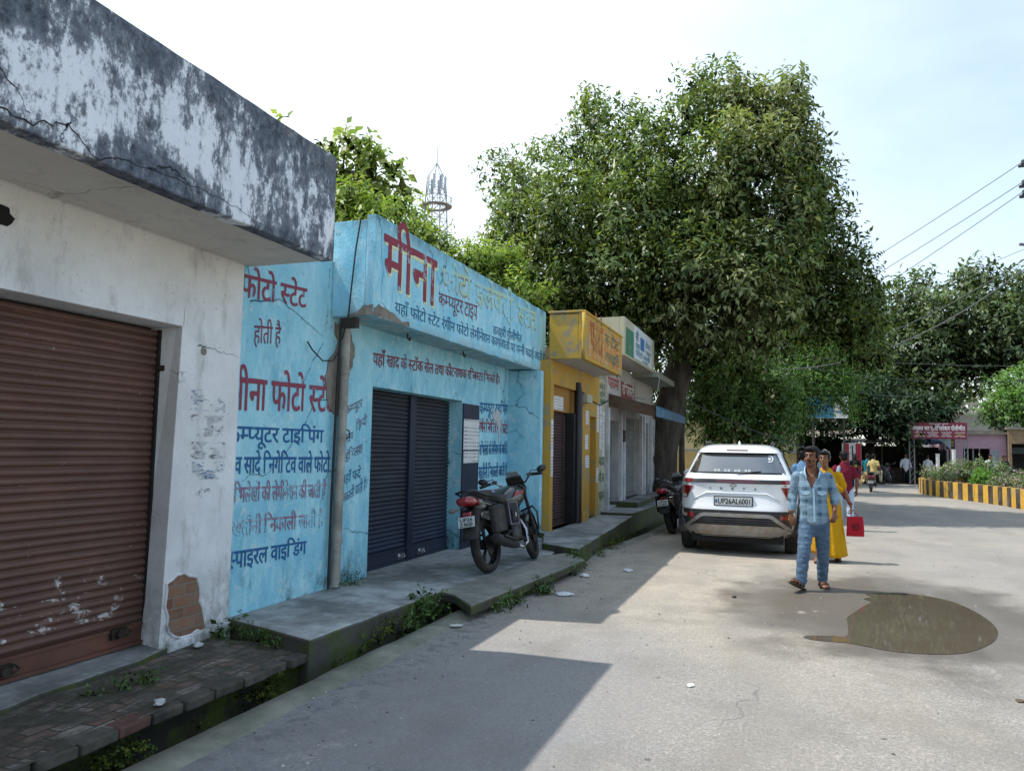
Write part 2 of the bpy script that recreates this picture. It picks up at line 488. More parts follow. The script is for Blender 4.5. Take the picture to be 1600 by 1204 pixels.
def m_conc(name, base='#8f8f8a', dark='#4d4e49', light='#b4b3ad', moss=0, mossz=(0, 1), wetamt=.5):
    b = NB(name); X, Y, Z = b.sep()
    n1 = b.noise(1.1, 8, .65); n2 = b.noise(6, 7, .7); g = b.noise(60, 3, .7)
    col = b.mix(b.ramp(n2, [(.35, 0.), (.65, 1.)]), hexc(base), hexc(light))
    col = b.mix(b.math('MULTIPLY', b.ramp(n1, [(.42, 0.), (.58, 1.)]), wetamt), col, hexc(dark))
    col = b.mix(b.ramp(b.noise(19, 5, .7), [(.6, 0.), (.7, .5)]), col, hexc(dark))
    if moss:
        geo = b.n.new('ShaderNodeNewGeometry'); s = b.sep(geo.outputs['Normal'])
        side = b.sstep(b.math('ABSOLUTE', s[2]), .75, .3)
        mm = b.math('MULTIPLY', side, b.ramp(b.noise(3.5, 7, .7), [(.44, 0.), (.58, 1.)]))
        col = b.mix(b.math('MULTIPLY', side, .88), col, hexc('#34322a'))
        col = b.mix(b.math('MULTIPLY', mm, moss), col, b.mix(b.noise(25, 4, .6), hexc('#2f3a17'), hexc('#5c6b25')))
    bp = b.bump(g, .35, .004); bp = b.bump(n2, .3, .015, bp)
    return b.out(col, .88, bp, spec=.3)
M_PAVE = m_conc('footpath_concrete', '#8f908d', '#50514e', '#b7b8b5', moss=.95, wetamt=.7)
M_LIP = m_conc('drain_lip_concrete', '#77776c', '#4d5040', '#908f83', moss=.2)
M_DRAIN = m_conc('drain_concrete', '#3c3b33', '#23241c', '#4c4b41', moss=.9)

# open drain: floor, far wall under the pavements, near wall under the road
bm = BM()
def dstrip(f, zz):
    pr = None
    for k in range(0, 150):
        y = -9.5+k*.2
        if y > 19.5: break
        row = [bm.verts.new(f(y, s)) for s in range(len(zz))]
        if pr:
            for a in range(len(row)-1): bm.faces.new((pr[a], row[a], row[a+1], pr[a+1]))
        pr = row
def drain_prof(y, s):
    w = .02*mnoise.noise((y*4, s, 1)); e = road_edge(y); far = interp([(2, -3.46), (4.5, -3.40), (4.86, -3.36), (4.95, -3.27), (9.9, -3.27), (10.2, e-.22), (20, e-.22)], y)
    return [(e-.012, y, -.012), (e-.03+w, y, -.16), (e-.06, y, -.33+w), (far, y, -.34+w), (far-.05, y, -.15), (far-.05, y, .0)][s]
dstrip(drain_prof, range(6))
struct('drain', bm, M_DRAIN)
# rough concrete lip along the road edge
bm = BM(); pr = None
for k in range(0, 140):
    y = -9+k*.2
    if y > 17: break
    e = road_edge(y); a = .035*mnoise.noise((y*2.2, 3, 0)); w = .17+.06*mnoise.noise((y*1.1, 9, 0))
    row = [bm.verts.new(p) for p in ((e-.035+a, y, -.12), (e-.028+a, y, .012), (e+.07+a, y, .022+.01*mnoise.noise((y*3, 0, 0))), (e+w+a, y, .012), (e+w+.05+a, y, -.02))]
    if pr:
        for q in range(4): bm.faces.new((pr[q], row[q], row[q+1], pr[q+1]))
    pr = row
struct('kerb', bm, M_LIP, smooth=True)

def slab(name, outline, z0, z1, mat, edge=.0, seed=0, sub=.25, kind=True, bevel=.02, zvar=0):
    pts = []
    n = len(outline)
    for i in range(n):
        a, b = Vector(outline[i]), Vector(outline[(i+1) % n]); k = max(1, int((b-a).length/sub))
        for j in range(k):
            p = a.lerp(b, j/k); p += Vector((mnoise.noise((p.x*3, p.y*3, seed)), mnoise.noise((p.x*3, p.y*3, seed+5))))*edge
            pts.append((p.x, p.y))
    bm = BM(); prism(bm, pts, z1-z0, lambda u, v, w: Vector((u, v, z0+w)))
    if zvar:
        for v in bm.verts:
            if v.co.z > z1-.001: v.co.z += zvar*mnoise.noise((v.co.x*.8, v.co.y*.8, 3))
    o = obj(name, bm, mat, bevel=bevel)
    if kind: o['kind'] = 'structure'
    return o
slab('pavement', [(-4.55, 5.22), (-4.55, 12.2), (-3.25, 12.2), (-2.98, 9.95), (-3.19, 6.9), (-3.26, 4.86), (-4.27, 5.21)], -.3, .15, M_PAVE, .03, 1)
slab('pavement', [(-4.6, 11.76), (-4.6, 15.55), (-2.95, 15.55), (-2.62, 10.05), (-3.25, 10.45), (-3.64, 11.76)], -.29, .24, M_PAVE, .025, 3)
slab('pavement', [(-4.6, 15.56), (-4.6, 22.6), (-3.0, 22.6), (-2.9, 17.2), (-2.95, 15.56)], -.28, .30, M_PAVE, .02, 4)
slab('step', [(-3.9, 17.05), (-3.9, 22.0), (-3.15, 22.0), (-3.12, 17.05)], .301, .42, M_PAVE, .012, 6)
t = slab('drain_slab', [(-3.24, 6.98), (-3.0, 6.86), (-2.66, 6.45), (-2.55, 8.0), (-2.45, 9.72), (-2.80, 10.3), (-3.05, 9.9), (-3.10, 8.6)], .06, .152, m_conc('slab_concrete', '#79786f', '#55544b', '#94938a', moss=.5), .012, 8, kind=False)
tag(t, 'worn concrete slab bridging the open drain under the front motorcycle', 'drain cover')
# brick pavement in front of the white shop
def m_brickfloor():
    b = NB('mossy_brick_paving'); X, Y, Z = b.sep()
    t = b.n.new('ShaderNodeTexBrick'); b.link(b.mapped((1, 1, 1), rot=(0, 0, R(86))), t.inputs[0])
    t.inputs['Scale'].default_value = 4.0; t.inputs['Mortar Size'].default_value = .028; t.inputs['Mortar Smooth'].default_value = .3
    t.inputs['Brick Width'].default_value = .9; t.inputs['Row Height'].default_value = .42; t.inputs['Bias'].default_value = 0
    t.inputs['Color1'].default_value = hexc('#77594e'); t.inputs['Color2'].default_value = hexc('#958b82'); t.inputs['Mortar'].default_value = hexc('#34322a')
    col = t.outputs['Color']
    mud = b.ramp(b.noise(2.1, 9, .78), [(.39, 0.), (.51, 1.)])
    dirt = b.mix(b.noise(9, 6, .7), hexc('#2e2e25'), hexc('#57544a'))
    col = b.mix(b.math('MULTIPLY', mud, .92), col, dirt)
    col = b.mix(b.ramp(b.noise(2.6, 7, .7, co=b.mapped(loc=(7, 3, 0))), [(.52, 0.), (.64, .7)]), col, hexc('#6c6b62'))
    col = b.mix(b.ramp(b.noise(3.1, 7, .7, co=b.mapped(loc=(1, 8, 2))), [(.58, 0.), (.68, .8)]), col, hexc('#333d1c'))
    h = b.math('ADD', b.math('MULTIPLY', t.outputs['Fac'], -.5), b.math('MULTIPLY', b.noise(12, 6, .7), .7))
    return b.out(col, .9, b.bump(h, .7, .02), spec=.3)
M_BF = m_brickfloor()
bm = BM(); N = 34
g = [[bm.verts.new((-4.5+1.13*i/12, -1.2+6.2*j/N, .045+.018*mnoise.noise((i*.5, j*.6, 2))-(.012*i/12))) for i in range(13)] for j in range(N+1)]
for j in range(N):
    for i in range(12): bm.faces.new((g[j][i], g[j][i+1], g[j+1][i+1], g[j+1][i]))
struct('pavement', bm, M_BF, smooth=True)
# row of edging bricks over the drain
M_EB = [plain('edging_brick_dark', '#5a554c', .9, var=.3, scale=9, bumpstr=.5, dirt='#26251f', dirtamt=.4), plain('edging_brick_red', '#6b4a40', .9, var=.3, scale=9, bumpstr=.5, dirt='#3a3430', dirtamt=.3)]
y = -.6; k = 0
while y < 4.72:
    L = rnd.uniform(.22, .25); bm = BM()
    M = Matrix.Rotation(rnd.uniform(-.05, .05), 3, 'Z') @ Matrix.Rotation(rnd.uniform(-.05, .05), 3, 'Y')
    obox(bm, (interp([(2, -3.44), (4.5, -3.37), (5, -3.33)], y)+rnd.uniform(-.015, .015), y+L/2, .010+rnd.uniform(-.006, .006)), (.06, L/2-.003, .030), M)
    o = obj('edging_brick', bm, M_EB[1 if k in (16,) else 0], bevel=.01)
    tag(o, 'old brick in the mossy edging row along the drain before the white shop', 'brick', 'edging bricks along the drain')
    y += L+rnd.uniform(.0, .015); k += 1
# cement sill under the brown shutter
slab('step', [(-4.66, -.5), (-4.66, 4.54), (-4.24, 4.54), (-4.15, 4.2), (-4.12, 3.2), (-4.15, 2.2), (-4.10, -.5)], -.1, .075, M_PAVE, .045, 11, bevel=.012)
# puddle of brown rain water
def m_puddle():
    b = NB('muddy_water')
    col = b.mix(b.noise(1.5, 4, .6), hexc('#4c443a'), hexc('#5a5247'))
    return b.out(col, .03, None, spec=.36, ior=1.33)
PUD = [(0.81, 9.6), (1.02, 9.72), (1.28, 9.80), (1.59, 9.58), (1.72, 9.2), (1.78, 8.7), (1.77, 8.2), (1.66, 7.72), (1.48, 7.33), (1.25, 7.03), (1.0, 6.92), (0.77, 6.9), (.6, 6.98), (0.46, 7.05), (0.28, 7.02), (0.18, 7.03), (0.2, 7.2), (.3, 7.25), (0.46, 7.3), (0.5, 7.7), (0.52, 8.11), (.6, 8.4), (0.68, 8.67), (.74, 8.85), (0.82, 9.09), (.76, 9.25), (.85, 9.4)]
pts = []
PUD = [p for p in PUD if not (p[0] < .44 and p[1] < 7.3)]+[]
PUD.insert(next(i for i, p in enumerate(PUD) if p == (0.46, 7.05))+1, (.34, 7.05)); i_ = next(i for i, p in enumerate(PUD) if p == (.34, 7.05)); PUD[i_+1:i_+1] = [(.24, 7.04), (.15, 7.06), (.11, 7.12), (.15, 7.19), (.25, 7.23), (.36, 7.27)]
for i in range(len(PUD)):
    a_, b_, c_, d_ = (Vector(PUD[(i+j) % len(PUD)]) for j in (-1, 0, 1, 2))
    for k in range(5): s_ = k/5; q_ = .5*((2*b_)+(c_-a_)*s_+(2*a_-5*b_+4*c_-d_)*s_*s_+(3*b_-a_-3*c_+d_)*s_**3); pts.append((q_.x, q_.y))
bm = BM(); bm.faces.new([bm.verts.new((x, y, .004)) for x, y in pts])
struct('puddle', bm, m_puddle())
# ---------------------------------------------------------------- materials of the shop row
def m_mould():
    b = NB('mouldy_whitewash'); X, Y, Z = b.sep()
    big = b.noise(1.7, 9, .72, co=b.mapped((1, 1, .75), loc=(2.3, 5.1, 0)), dist=.35)
    fine = b.noise(9, 9, .75, co=b.mapped((1, 1, .45)))
    sp = b.noise(34, 5, .8)
    top = b.sstep(Z, 3.42, 3.84); low = b.math('MULTIPLY', b.sstep(Z, 3.34, 3.06), b.ramp(b.noise(1.3, 6, .6, co=b.mapped(loc=(0, 9, 0))), [(.38, 0.), (.6, 1.)]))
    med = b.noise(20, 8, .8, co=b.mapped((1, 1, .7), loc=(4, 1, 0)))
    v = b.math('ADD', b.math('MULTIPLY', big, .46), b.math('MULTIPLY', fine, .32)); v = b.math('ADD', v, b.math('MULTIPLY', med, .22)); v = b.math('ADD', v, b.math('MULTIPLY', sp, .07))
    v = b.math('ADD', v, b.math('MULTIPLY', top, .065)); v = b.math('ADD', v, b.math('MULTIPLY', low, .09))
    m = b.ramp(v, [(.525, 0.), (.545, .35), (.565, .85), (.61, 1.)])
    white = b.mix(b.noise(2.2, 6, .7), hexc('#c6ced8'), hexc('#eef1f4'))
    dark = b.mix(b.ramp(b.noise(17, 8, .8), [(.35, 0.), (.65, 1.)]), hexc('#2b3039'), hexc('#747b88'))
    col = b.mix(m, white, dark)
    col = b.mix(b.math('MULTIPLY', b.ramp(b.noise(2.7, 7, .7, co=b.mapped(loc=(8, 2, 1))), [(.58, 0.), (.68, .45)]), top), col, hexc('#8d8178'))
    bp = b.bump(v, .4, .01)
    return b.out(col, .92, bp, spec=.25)
def m_white(name='whitewashed_plaster', base='#e4e6e8', grey='#c0c1c2', warm='#ddd6c8'):
    b = NB(name); X, Y, Z = b.sep()
    n = b.noise(1.6, 8, .7); s = b.noise(5, 8, .75, co=b.mapped((1, 1, .35)))
    col = b.mix(b.ramp(n, [(.4, 0.), (.7, .8)]), hexc(base), hexc(grey))
    col = b.mix(b.math('MULTIPLY', b.sstep(Z, 2.4, 3.0), .5), col, hexc(warm))  # warm reflected light put into the colour of the upper wall
    col = b.mix(b.ramp(s, [(.54, 0.), (.68, .5)]), col, hexc('#94918c'))
    col = b.mix(b.ramp(b.noise(30, 5, .75), [(.62, 0.), (.68, .6)]), col, hexc('#77757a'))
    low = b.math('MULTIPLY', b.sstep(Z, .75, .05), b.ramp(b.noise(4, 8, .75), [(.4, 0.), (.62, .85)]))
    col = b.mix(low, col, hexc('#6a685f'))
    cr = b.voro(.8, co=b.n_dist(.4, 2.2), feature='DISTANCE_TO_EDGE')
    ck = b.math('MULTIPLY', b.ramp(cr, [(0., 1.), (.006, 0.)]), b.ramp(b.noise(.9, 3, .5), [(.5, 0.), (.56, .8)]))
    col = b.mix(ck, col, hexc('#6b6861'))
    bp = b.bump(s, .25, .012); bp = b.bump(b.noise(45, 4, .7), .2, .004, bp)
    return b.out(col, .9, bp, spec=.25)
def m_blue(name='sky_blue_limewash', base='#9ad0de', alt='#86c3d7', pale='#b5dfe8', extra=0):
    b = NB(name); X, Y, Z = b.sep()
    n = b.noise(1.3, 7, .65); s = b.noise(4, 8, .75, co=b.mapped((1, 1, .3)))
    col = b.mix(b.ramp(n, [(.40, 0.), (.60, 1.)]), hexc(base), hexc(alt))
    col = b.mix(b.ramp(s, [(.47, 0.), (.66, .85)]), col, hexc(pale))
    col = b.mix(b.ramp(b.noise(2.6, 9, .75, co=b.mapped((1, 1, .5), loc=(4, 7, 1))), [(.5, 0.), (.62, .38)]), col, hexc('#5f9fb6'))
    col = b.mix(b.ramp(b.noise(3.3, 9, .8, co=b.mapped((1, 1, .8), loc=(14, 2, 6))), [(.56, 0.), (.64, .6)]), col, hexc('#cfe4e6'))
    # flaked spots show the old whitewash and grey plaster
    fl = b.noise(7, 9, .78, co=b.mapped(loc=(3, 1, 4)))
    col = b.mix(b.ramp(fl, [(.575, 0.), (.605, .8)]), col, hexc('#bcd3d6'))
    col = b.mix(b.ramp(b.noise(12, 9, .8, co=b.mapped(loc=(9, 4, 2))), [(.60, 0.), (.635, .7)]), col, hexc('#62848d'))
    # damp black growth at the foot of the wall
    low = b.math('MULTIPLY', b.sstep(Z, .62, .12), b.ramp(b.noise(2.3, 8, .75, co=b.mapped((1, 1, .6), loc=(1, 2.2, 0))), [(.5, 0.), (.62, .9)]))
    col = b.mix(low, col, hexc('#33454a'))
    if extra:
        tp = b.math('MULTIPLY', b.sstep(Z, 3.62, 3.84), b.ramp(s, [(.42, 0.), (.6, .8)])); col = b.mix(tp, col, hexc('#557079'))
        lo2 = b.math('MULTIPLY', b.sstep(Z, 2.95, 2.82), b.ramp(s, [(.40, 0.), (.6, .7)])); col = b.mix(lo2, col, hexc('#8d9a98'))
    cr = b.voro(.75, co=b.n_dist(.5, 1.8), feature='DISTANCE_TO_EDGE')
    ck = b.math('MULTIPLY', b.ramp(cr, [(0., 1.), (.008, 0.)]), b.ramp(b.noise(.8, 3, .5, co=b.mapped(loc=(0, 6, 3))), [(.5, 0.), (.56, .9)]))
    col = b.mix(ck, col, hexc('#39606c'))
    bp = b.bump(s, .35, .015); bp = b.bump(b.noise(2.5, 5, .6), .5, .04, bp); bp = b.bump(b.noise(40, 4, .7), .35, .006, bp); bp = b.bump(ck, -.5, .006, bp)
    return b.out(col, .95, bp, spec=.15)
def m_shutter(name, base, dark, rust=None, splat=False, z0=0, bluebase=None):
    b = NB(name); X, Y, Z = b.sep()
    n = b.noise(2.2, 7, .7); s = b.noise(6, 7, .7, co=b.mapped((1, .25, 1)))
    col = b.mix(b.ramp(n, [(.3, 0.), (.72, 1.)]), hexc(base), hexc(dark))
    if rust: col = b.mix(b.ramp(s, [(.5, 0.), (.72, .8)]), col, hexc(rust))
    if splat:
        f = b.noise(7.5, 10, .8, co=b.mapped((1, .8, 1.2), loc=(0, 3.7, 0)))
        big = b.noise(1.6, 4, .5, co=b.mapped(loc=(0, 1.1, 5)))
        band = b.math('MULTIPLY', b.sstep(Z, .14, .34), b.sstep(Z, .98, .60))
        m = b.math('ADD', f, b.math('MULTIPLY', b.math('SUBTRACT', big, .5), .35))
        m = b.math('ADD', m, b.math('MULTIPLY', b.math('SUBTRACT', band, 1), .5))
        col = b.mix(b.ramp(m, [(.58, 0.), (.592, .85)]), col, hexc('#c9c6c2'))
        col = b.mix(b.ramp(b.noise(26, 4, .7), [(.69, 0.), (.705, .8)]), col, hexc('#b9aca4'))
    if bluebase: col = b.mix(b.sstep(Z, 1.0, .2), col, hexc(bluebase))
    return b.out(col, .55, b.bump(b.noise(30, 5, .7), .12, .004), metal=0, spec=.4)
M_MOULD = m_mould(); M_WHITE = m_white(); M_BLUE = m_blue(); M_BLUEPAR = m_blue('sky_blue_parapet_paint', '#95cfe1', '#84c4da', '#bde2ea', 1)
M_CEMENT = plain('bare_cement', '#7d776d', .95, var=.25, scale=7, bumpstr=.6)
M_DARK = plain('dark_void', '#15130f', .9)
M_IRON = plain('rusty_iron', '#3a322c', .7, metal=.4, var=.3)
M_STEEL = plain('bright_steel', '#b9bcc0', .3, metal=1, var=.1)
def m_paper(name='printed_paper'):
    b = NB(name); X, Y, Z = b.sep()
    row = b.math('SINE', b.math('MULTIPLY', Z, 2*PI/.052)); g = b.noise(38, 2, .6, co=b.mapped((1, 1, .02))); r2 = b.noise(9, 1, .5, co=b.mapped((.1, .1, 2)))
    ink = b.math('MULTIPLY', b.ramp(row, [(.62, 0.), (.72, 1.)]), b.math('MULTIPLY', b.ramp(g, [(.44, 0.), (.5, 1.)]), b.ramp(r2, [(.40, 0.), (.45, 1.)])))
    return b.out(b.mix(b.math('MULTIPLY', ink, .8), b.mix(b.noise(6, 5, .6), hexc('#c3c4c4'), hexc('#dcdcda')), hexc('#33353c')), .8)
M_PAPER = m_paper()
M_INK = plain('print_ink', '#2b2d33', .8)
M_CABLE = plain('black_cable', '#14161a', .6)
def m_paint(name, col, under, wear=.45, scale=9):
    """brushed sign paint worn through to the wall colour in specks"""
    b = NB(name)
    f = b.noise(scale, 9, .8); g = b.noise(2.2, 5, .6)
    m = b.math('ADD', b.math('MULTIPLY', f, .7), b.math('MULTIPLY', g, .3))
    m = b.ramp(m, [(.74-wear*.30, 0.), (.78-wear*.26, 1.)])
    c = b.mix(b.noise(3, 4, .6), hexc(col), tuple(min(1, q*1.35+.01) for q in hexc(col)[:3]))
    return b.out(b.mix(m, c, hexc(under)), .75, None, spec=.3)
U = '#93cfe0'
PAINT = {'maroon': m_paint('maroon_sign_paint', '#7d3a4a', U, .62), 'maroon2': m_paint('worn_maroon_sign_paint', '#6d3a4e', U, .58),
         'navy': m_paint('navy_sign_paint', '#1f5585', U, .5), 'faded': m_paint('faded_maroon_sign_paint', '#87667c', U, .85),
         'thin': m_paint('thin_brown_sign_paint', '#5f5468', U, .55), 'navythin': m_paint('thin_navy_sign_paint', '#1f5a80', U, .55),
         'maroonbig': m_paint('big_maroon_sign_paint', '#80323f', '#9cc0ca', .66, 6), 'ghost': m_paint('ghost_lettering_paint', '#a3b892', U, .9, 7),
         'ghostdark': m_paint('ghost_lettering_edge', '#87706a', U, .95, 6), 'cream': m_paint('cream_outline_paint', '#c3cba0', U, .5, 7)}
TEXTS = [
(-4.266, 'फोटो स्टेट', 'maroon', [5.17, 2.962, 2.773, 6.096, 3.018, 2.839]),
(-4.266, 'होती है', 'maroon2', [5.364, 2.558, 2.405, 5.732, 2.594, 2.442]),
(-4.266, 'मीना फोटो स्टेट', 'maroon', [5.10, 2.093, 1.825, 6.627, 2.123, 1.886]),
(-4.266, 'कम्प्यूटर टाइपिंग', 'navy', [5.081, 1.693, 1.559, 6.459, 1.695, 1.577]),
(-4.266, 'पुराने व सादे निगेटिव वाले फोटो', 'navy', [4.90, 1.441, 1.31, 6.589, 1.433, 1.288]),
(-4.266, 'अभिलेखों की लेमीनेशन की जाती है', 'faded', [5.12, 1.193, 1.072, 6.538, 1.171, 1.046]),
(-4.266, 'खतौनी निकाली जाती है', 'faded', [5.20, 0.921, 0.799, 6.513, 0.887, 0.769]),
(-4.266, 'स्पाइरल वाइडिंग', 'navy', [5.17, 0.672, 0.535, 6.242, 0.651, 0.537]),
(-4.266, 'कम्प्यूटर', 'thin', [6.859, 1.943, 1.868, 7.17, 2.05, 1.965]),
(-4.266, 'हिन्दी', 'thin', [7.069, 1.793, 1.71, 7.274, 1.87, 1.784]),
(-4.266, 'टाइप', 'thin', [6.853, 1.654, 1.579, 7.012, 1.698, 1.621]),
(-4.266, 'इंग्लिश', 'thin', [6.878, 1.471, 1.383, 7.2, 1.573, 1.482]),
(-4.266, 'यहाँ फर्द', 'navythin', [6.821, 1.238, 1.157, 7.191, 1.315, 1.217]),
(-4.266, 'निकाली जाती है।', 'navythin', [6.822, 1.038, 0.954, 7.331, 1.203, 1.1]),
(-4.266, 'यहाँ खाद के स्टॉक सेल तथा कीटनाशक रजिस्टर मिलते हैं।', 'maroon', [7.368, 2.57, 2.443, 11.322, 2.681, 2.57]),
(-3.786, 'मीना', 'maroonbig', [6.696, 3.671, 3.175, 7.91, 3.678, 3.154]),
(-3.786, 'फोटो', 'ghost', [8.06, 3.643, 3.425, 8.929, 3.719, 3.448]),
(-3.786, 'इलेक्ट्रो', 'ghost', [9.08, 3.688, 3.447, 10.551, 3.761, 3.445]),
(-3.786, 'स्टेट', 'ghost', [10.739, 3.708, 3.439, 11.644, 3.731, 3.461]),
(-3.786, 'कम्प्यूटर टाइप', 'maroon2', [7.987, 3.337, 3.203, 9.171, 3.396, 3.209]),
(-3.786, 'यहाँ फोटो स्टेट रंगीन फोटो लेमीनेशन कागजातों पर पन्नी चढ़ाई जाती है', 'navythin', [6.952, 3.031, 2.922, 12.16, 3.116, 2.997]),
(-3.786, 'कचहरी पीलीभीत', 'navythin', [9.748, 3.224, 3.109, 10.965, 3.267, 3.16]),
(-4.266, 'कम्प्यूटर टाइपिंग', 'navy', [10.513, 2.216, 2.055, 11.70, 2.25, 2.102]),
(-4.266, 'रंगीन निगेटिव वाले फोटो', 'maroon', [10.503, 1.932, 1.791, 11.72, 1.937, 1.789]),
(-4.266, 'अभिलेखों की लेमीनेशन की जाती है', 'navy', [10.522, 1.593, 1.443, 11.72, 1.609, 1.471]),
(-4.266, 'खतौनी निकाली जाती है', 'navy', [10.516, 1.265, 1.097, 11.72, 1.271, 1.124]),
(-4.266, 'स्पाइरल वाइडिंग', 'maroon', [10.533, 0.929, 0.817, 11.70, 0.905, 0.79]),
]
def shutter_bm(x, y0, y1, z0, z1, pitch, depth, rail=.14):
    """roller shutter curtain: rows of rounded slats with a groove between, extruded along y"""
    prof = []; z = z0+rail; bm = BM()
    n = int((z1-z)/pitch)
    for k in range(n+1):
        for s, d in ((.0, 0), (.10, -.2), (.14, .35), (.3, .8), (.5, 1.), (.7, .85), (.88, .45), (.96, .05)):
            zz = z+(k+s)*pitch
            if zz < z1: prof.append((x-depth+depth*d, zz))
    segs = max(2, int((y1-y0)/.4)); rows = []
    for i in range(segs+1):
        y = y0+(y1-y0)*i/segs
        rows.append([bm.verts.new((px+.004*mnoise.noise((y*1.2, pz*2.5, x)), y, pz+.006*mnoise.noise((y*.9, int((pz-z)/pitch)*3.1, 2)))) for px, pz in prof])
    for a, b in zip(rows, rows[1:]):
        for k in range(len(prof)-1): bm.faces.new((a[k], b[k], b[k+1], a[k+1]))
    return bm
def rail_bm(x, y0, y1, z0, h):
    bm = BM(); box(bm, x-.012, x+.004, y0, y1, z0, z0+h); box(bm, x+.004, x+.03, y0, y1, z0, z0+.025); box(bm, x+.004, x+.016, y0, y1, z0+h-.02, z0+h)
    return bm
def lock_bm(x, y, z):
    bm = BM(); box(bm, x, x+.03, y-.06, y+.06, z-.035, z+.035); cyl(bm, (x+.03, y, z), (x+.055, y, z), .03, n=14)
    tube(bm, [(x+.05, y+.025, z), (x+.05, y+.055, z+.03), (x+.05, y+.085, z), (x+.05, y+.055, z-.02)], .008, 6)
    return bm

# ---------------------------------------------------------------- white shop
ws = thing('shop_building', 'whitewashed shop with black mouldy parapet and brown roller shutter', 'shop', (-4.35, 3.0, .05))
bm = BM(); wall_boxes(bm, -4.62, -4.262, -2.2, 5.20, -.05, 3.04, [(1.2, 4.56, .04, 2.42)])
for v in bm.verts:
    if abs(v.co.y-4.56) < .01 and v.co.z < .1 and v.co.x > -4.4: v.co.y -= .09
box(bm, -4.62, -4.262, -2.2, 5.20, 3.04, 3.5)
obj('wall', bm, M_WHITE, ws, world=True, bevel=.006)
bm = BM(); box(bm, -9, -4.622, -2.2, 5.19, 3.2, 3.35); box(bm, -9, -8.8, -2.2, 5.19, -.05, 3.2); box(bm, -8.8, -4.622, 5.05, 5.19, -.05, 3.2)
obj('roof', bm, M_CEMENT, ws, world=True)
bm = BM(); box(bm, -3.57, -3.45, -2.2, 5.28, 3.04, 3.9); box(bm, -4.260, -3.572, 5.16, 5.279, 3.14, 3.895)
# a wavering, slightly chipped top edge
bmesh.ops.subdivide_edges(bm, edges=[e for e in bm.edges if abs(e.verts[0].co.y-e.verts[1].co.y) > 2], cuts=50)
for v in bm.verts:
    if v.co.z > 3.88: v.co.z += .012*mnoise.noise((v.co.y*3, v.co.x*9, 0)); v.co.x += .006*mnoise.noise((v.co.y*4, 3, 0))
    elif v.co.z < 3.05: v.co.z += .008*mnoise.noise((v.co.y*5, 8, 0))
obj('parapet', bm, M_MOULD, ws, world=True, bevel=.012)
bm = BM(); box(bm, -4.260, -3.571, -2.2, 5.278, 3.046, 3.138)
obj('canopy', bm, m_white('grey_soffit_plaster', '#d0cdc7', '#aeaba6', '#cfc8bd'), ws, world=True)
sh = obj('roller_shutter', shutter_bm(-4.49, 1.25, 4.55, .085, 2.40, .057, .022, .15), m_shutter('brown_shutter_paint', '#684d42', '#573f37', '#765346', True), ws, smooth=True, world=True)
obj('bottom_rail', rail_bm(-4.49, 1.25, 4.55, .085, .15), m_shutter('brown_rail_paint', '#6a473b', '#50352b', '#7a4c3d'), sh, world=True)
obj('lock', lock_bm(-4.485, 4.30, .20), M_IRON, sh, world=True)
obj('lock', lock_bm(-4.485, 3.45, .16), M_IRON, sh, world=True)
bm = BM(); box(bm, -4.50, -4.472, 4.535, 4.556, .08, 2.40); box(bm, -4.62, -4.585, 1.2, 4.58, 2.35, 2.44)
obj('guide_rail', bm, plain('shutter_guide_black', '#1f1a18', .7), ws, world=True)
bm = BM(); box(bm, -4.47, -4.43, 4.545, 4.565, 2.09, 2.13); cyl(bm, (-4.45, 4.56, 2.11), (-4.45, 4.50, 2.11), .012)
obj('latch', bm, M_IRON, ws, world=True)
# brickwork bared at the foot of the pillar
def m_brick(name, c1, c2, mort, scale=4.3, rot=(0, 0, 0), co=None, white=0):
    b = NB(name); X, Y, Z = b.sep()
    cmb = b.n.new('ShaderNodeCombineXYZ'); b.link(b.math('ADD', Y, X), cmb.inputs[0]); b.link(Z, cmb.inputs[1])
    t = b.n.new('ShaderNodeTexBrick'); b.link(cmb.outputs[0], t.inputs[0]); t.inputs['Scale'].default_value = scale
    t.inputs['Mortar Size'].default_value = .03; t.inputs['Mortar Smooth'].default_value = .2; t.inputs['Brick Width'].default_value = .95; t.inputs['Row Height'].default_value = .36
    t.inputs['Color1'].default_value = hexc(c1); t.inputs['Color2'].default_value = hexc(c2); t.inputs['Mortar'].default_value = hexc(mort)
    col = b.mix(b.ramp(b.noise(9, 7, .7), [(.45, 0.), (.7, .7)]), t.outputs['Color'], hexc(mort))
    h = b.math('ADD', b.math('MULTIPLY', t.outputs['Fac'], -1), b.math('MULTIPLY', b.noise(16, 5, .7), .5))
    return b.out(col, .9, b.bump(h, .7, .012), spec=.3)
M_BRICK = m_brick('old_red_brick', '#74503f', '#8f6a55', '#82776a')
def patch(name, pts, X, mat, parent, h=.006, seed=1, amp=.014, step=.05, sgn=1):
    bm = BM(); prism(bm, jitter_poly(pts, step, amp, seed), h, face_x(X, sgn)); return obj(name, bm, mat, parent, world=True)
patch('bare_brick', [(4.52, .54), (4.62, .58), (4.83, .54), (4.86, .34), (4.94, .13), (4.66, .10), (4.56, .17), (4.52, .36)], -4.261, M_BRICK, ws, .004, 4)
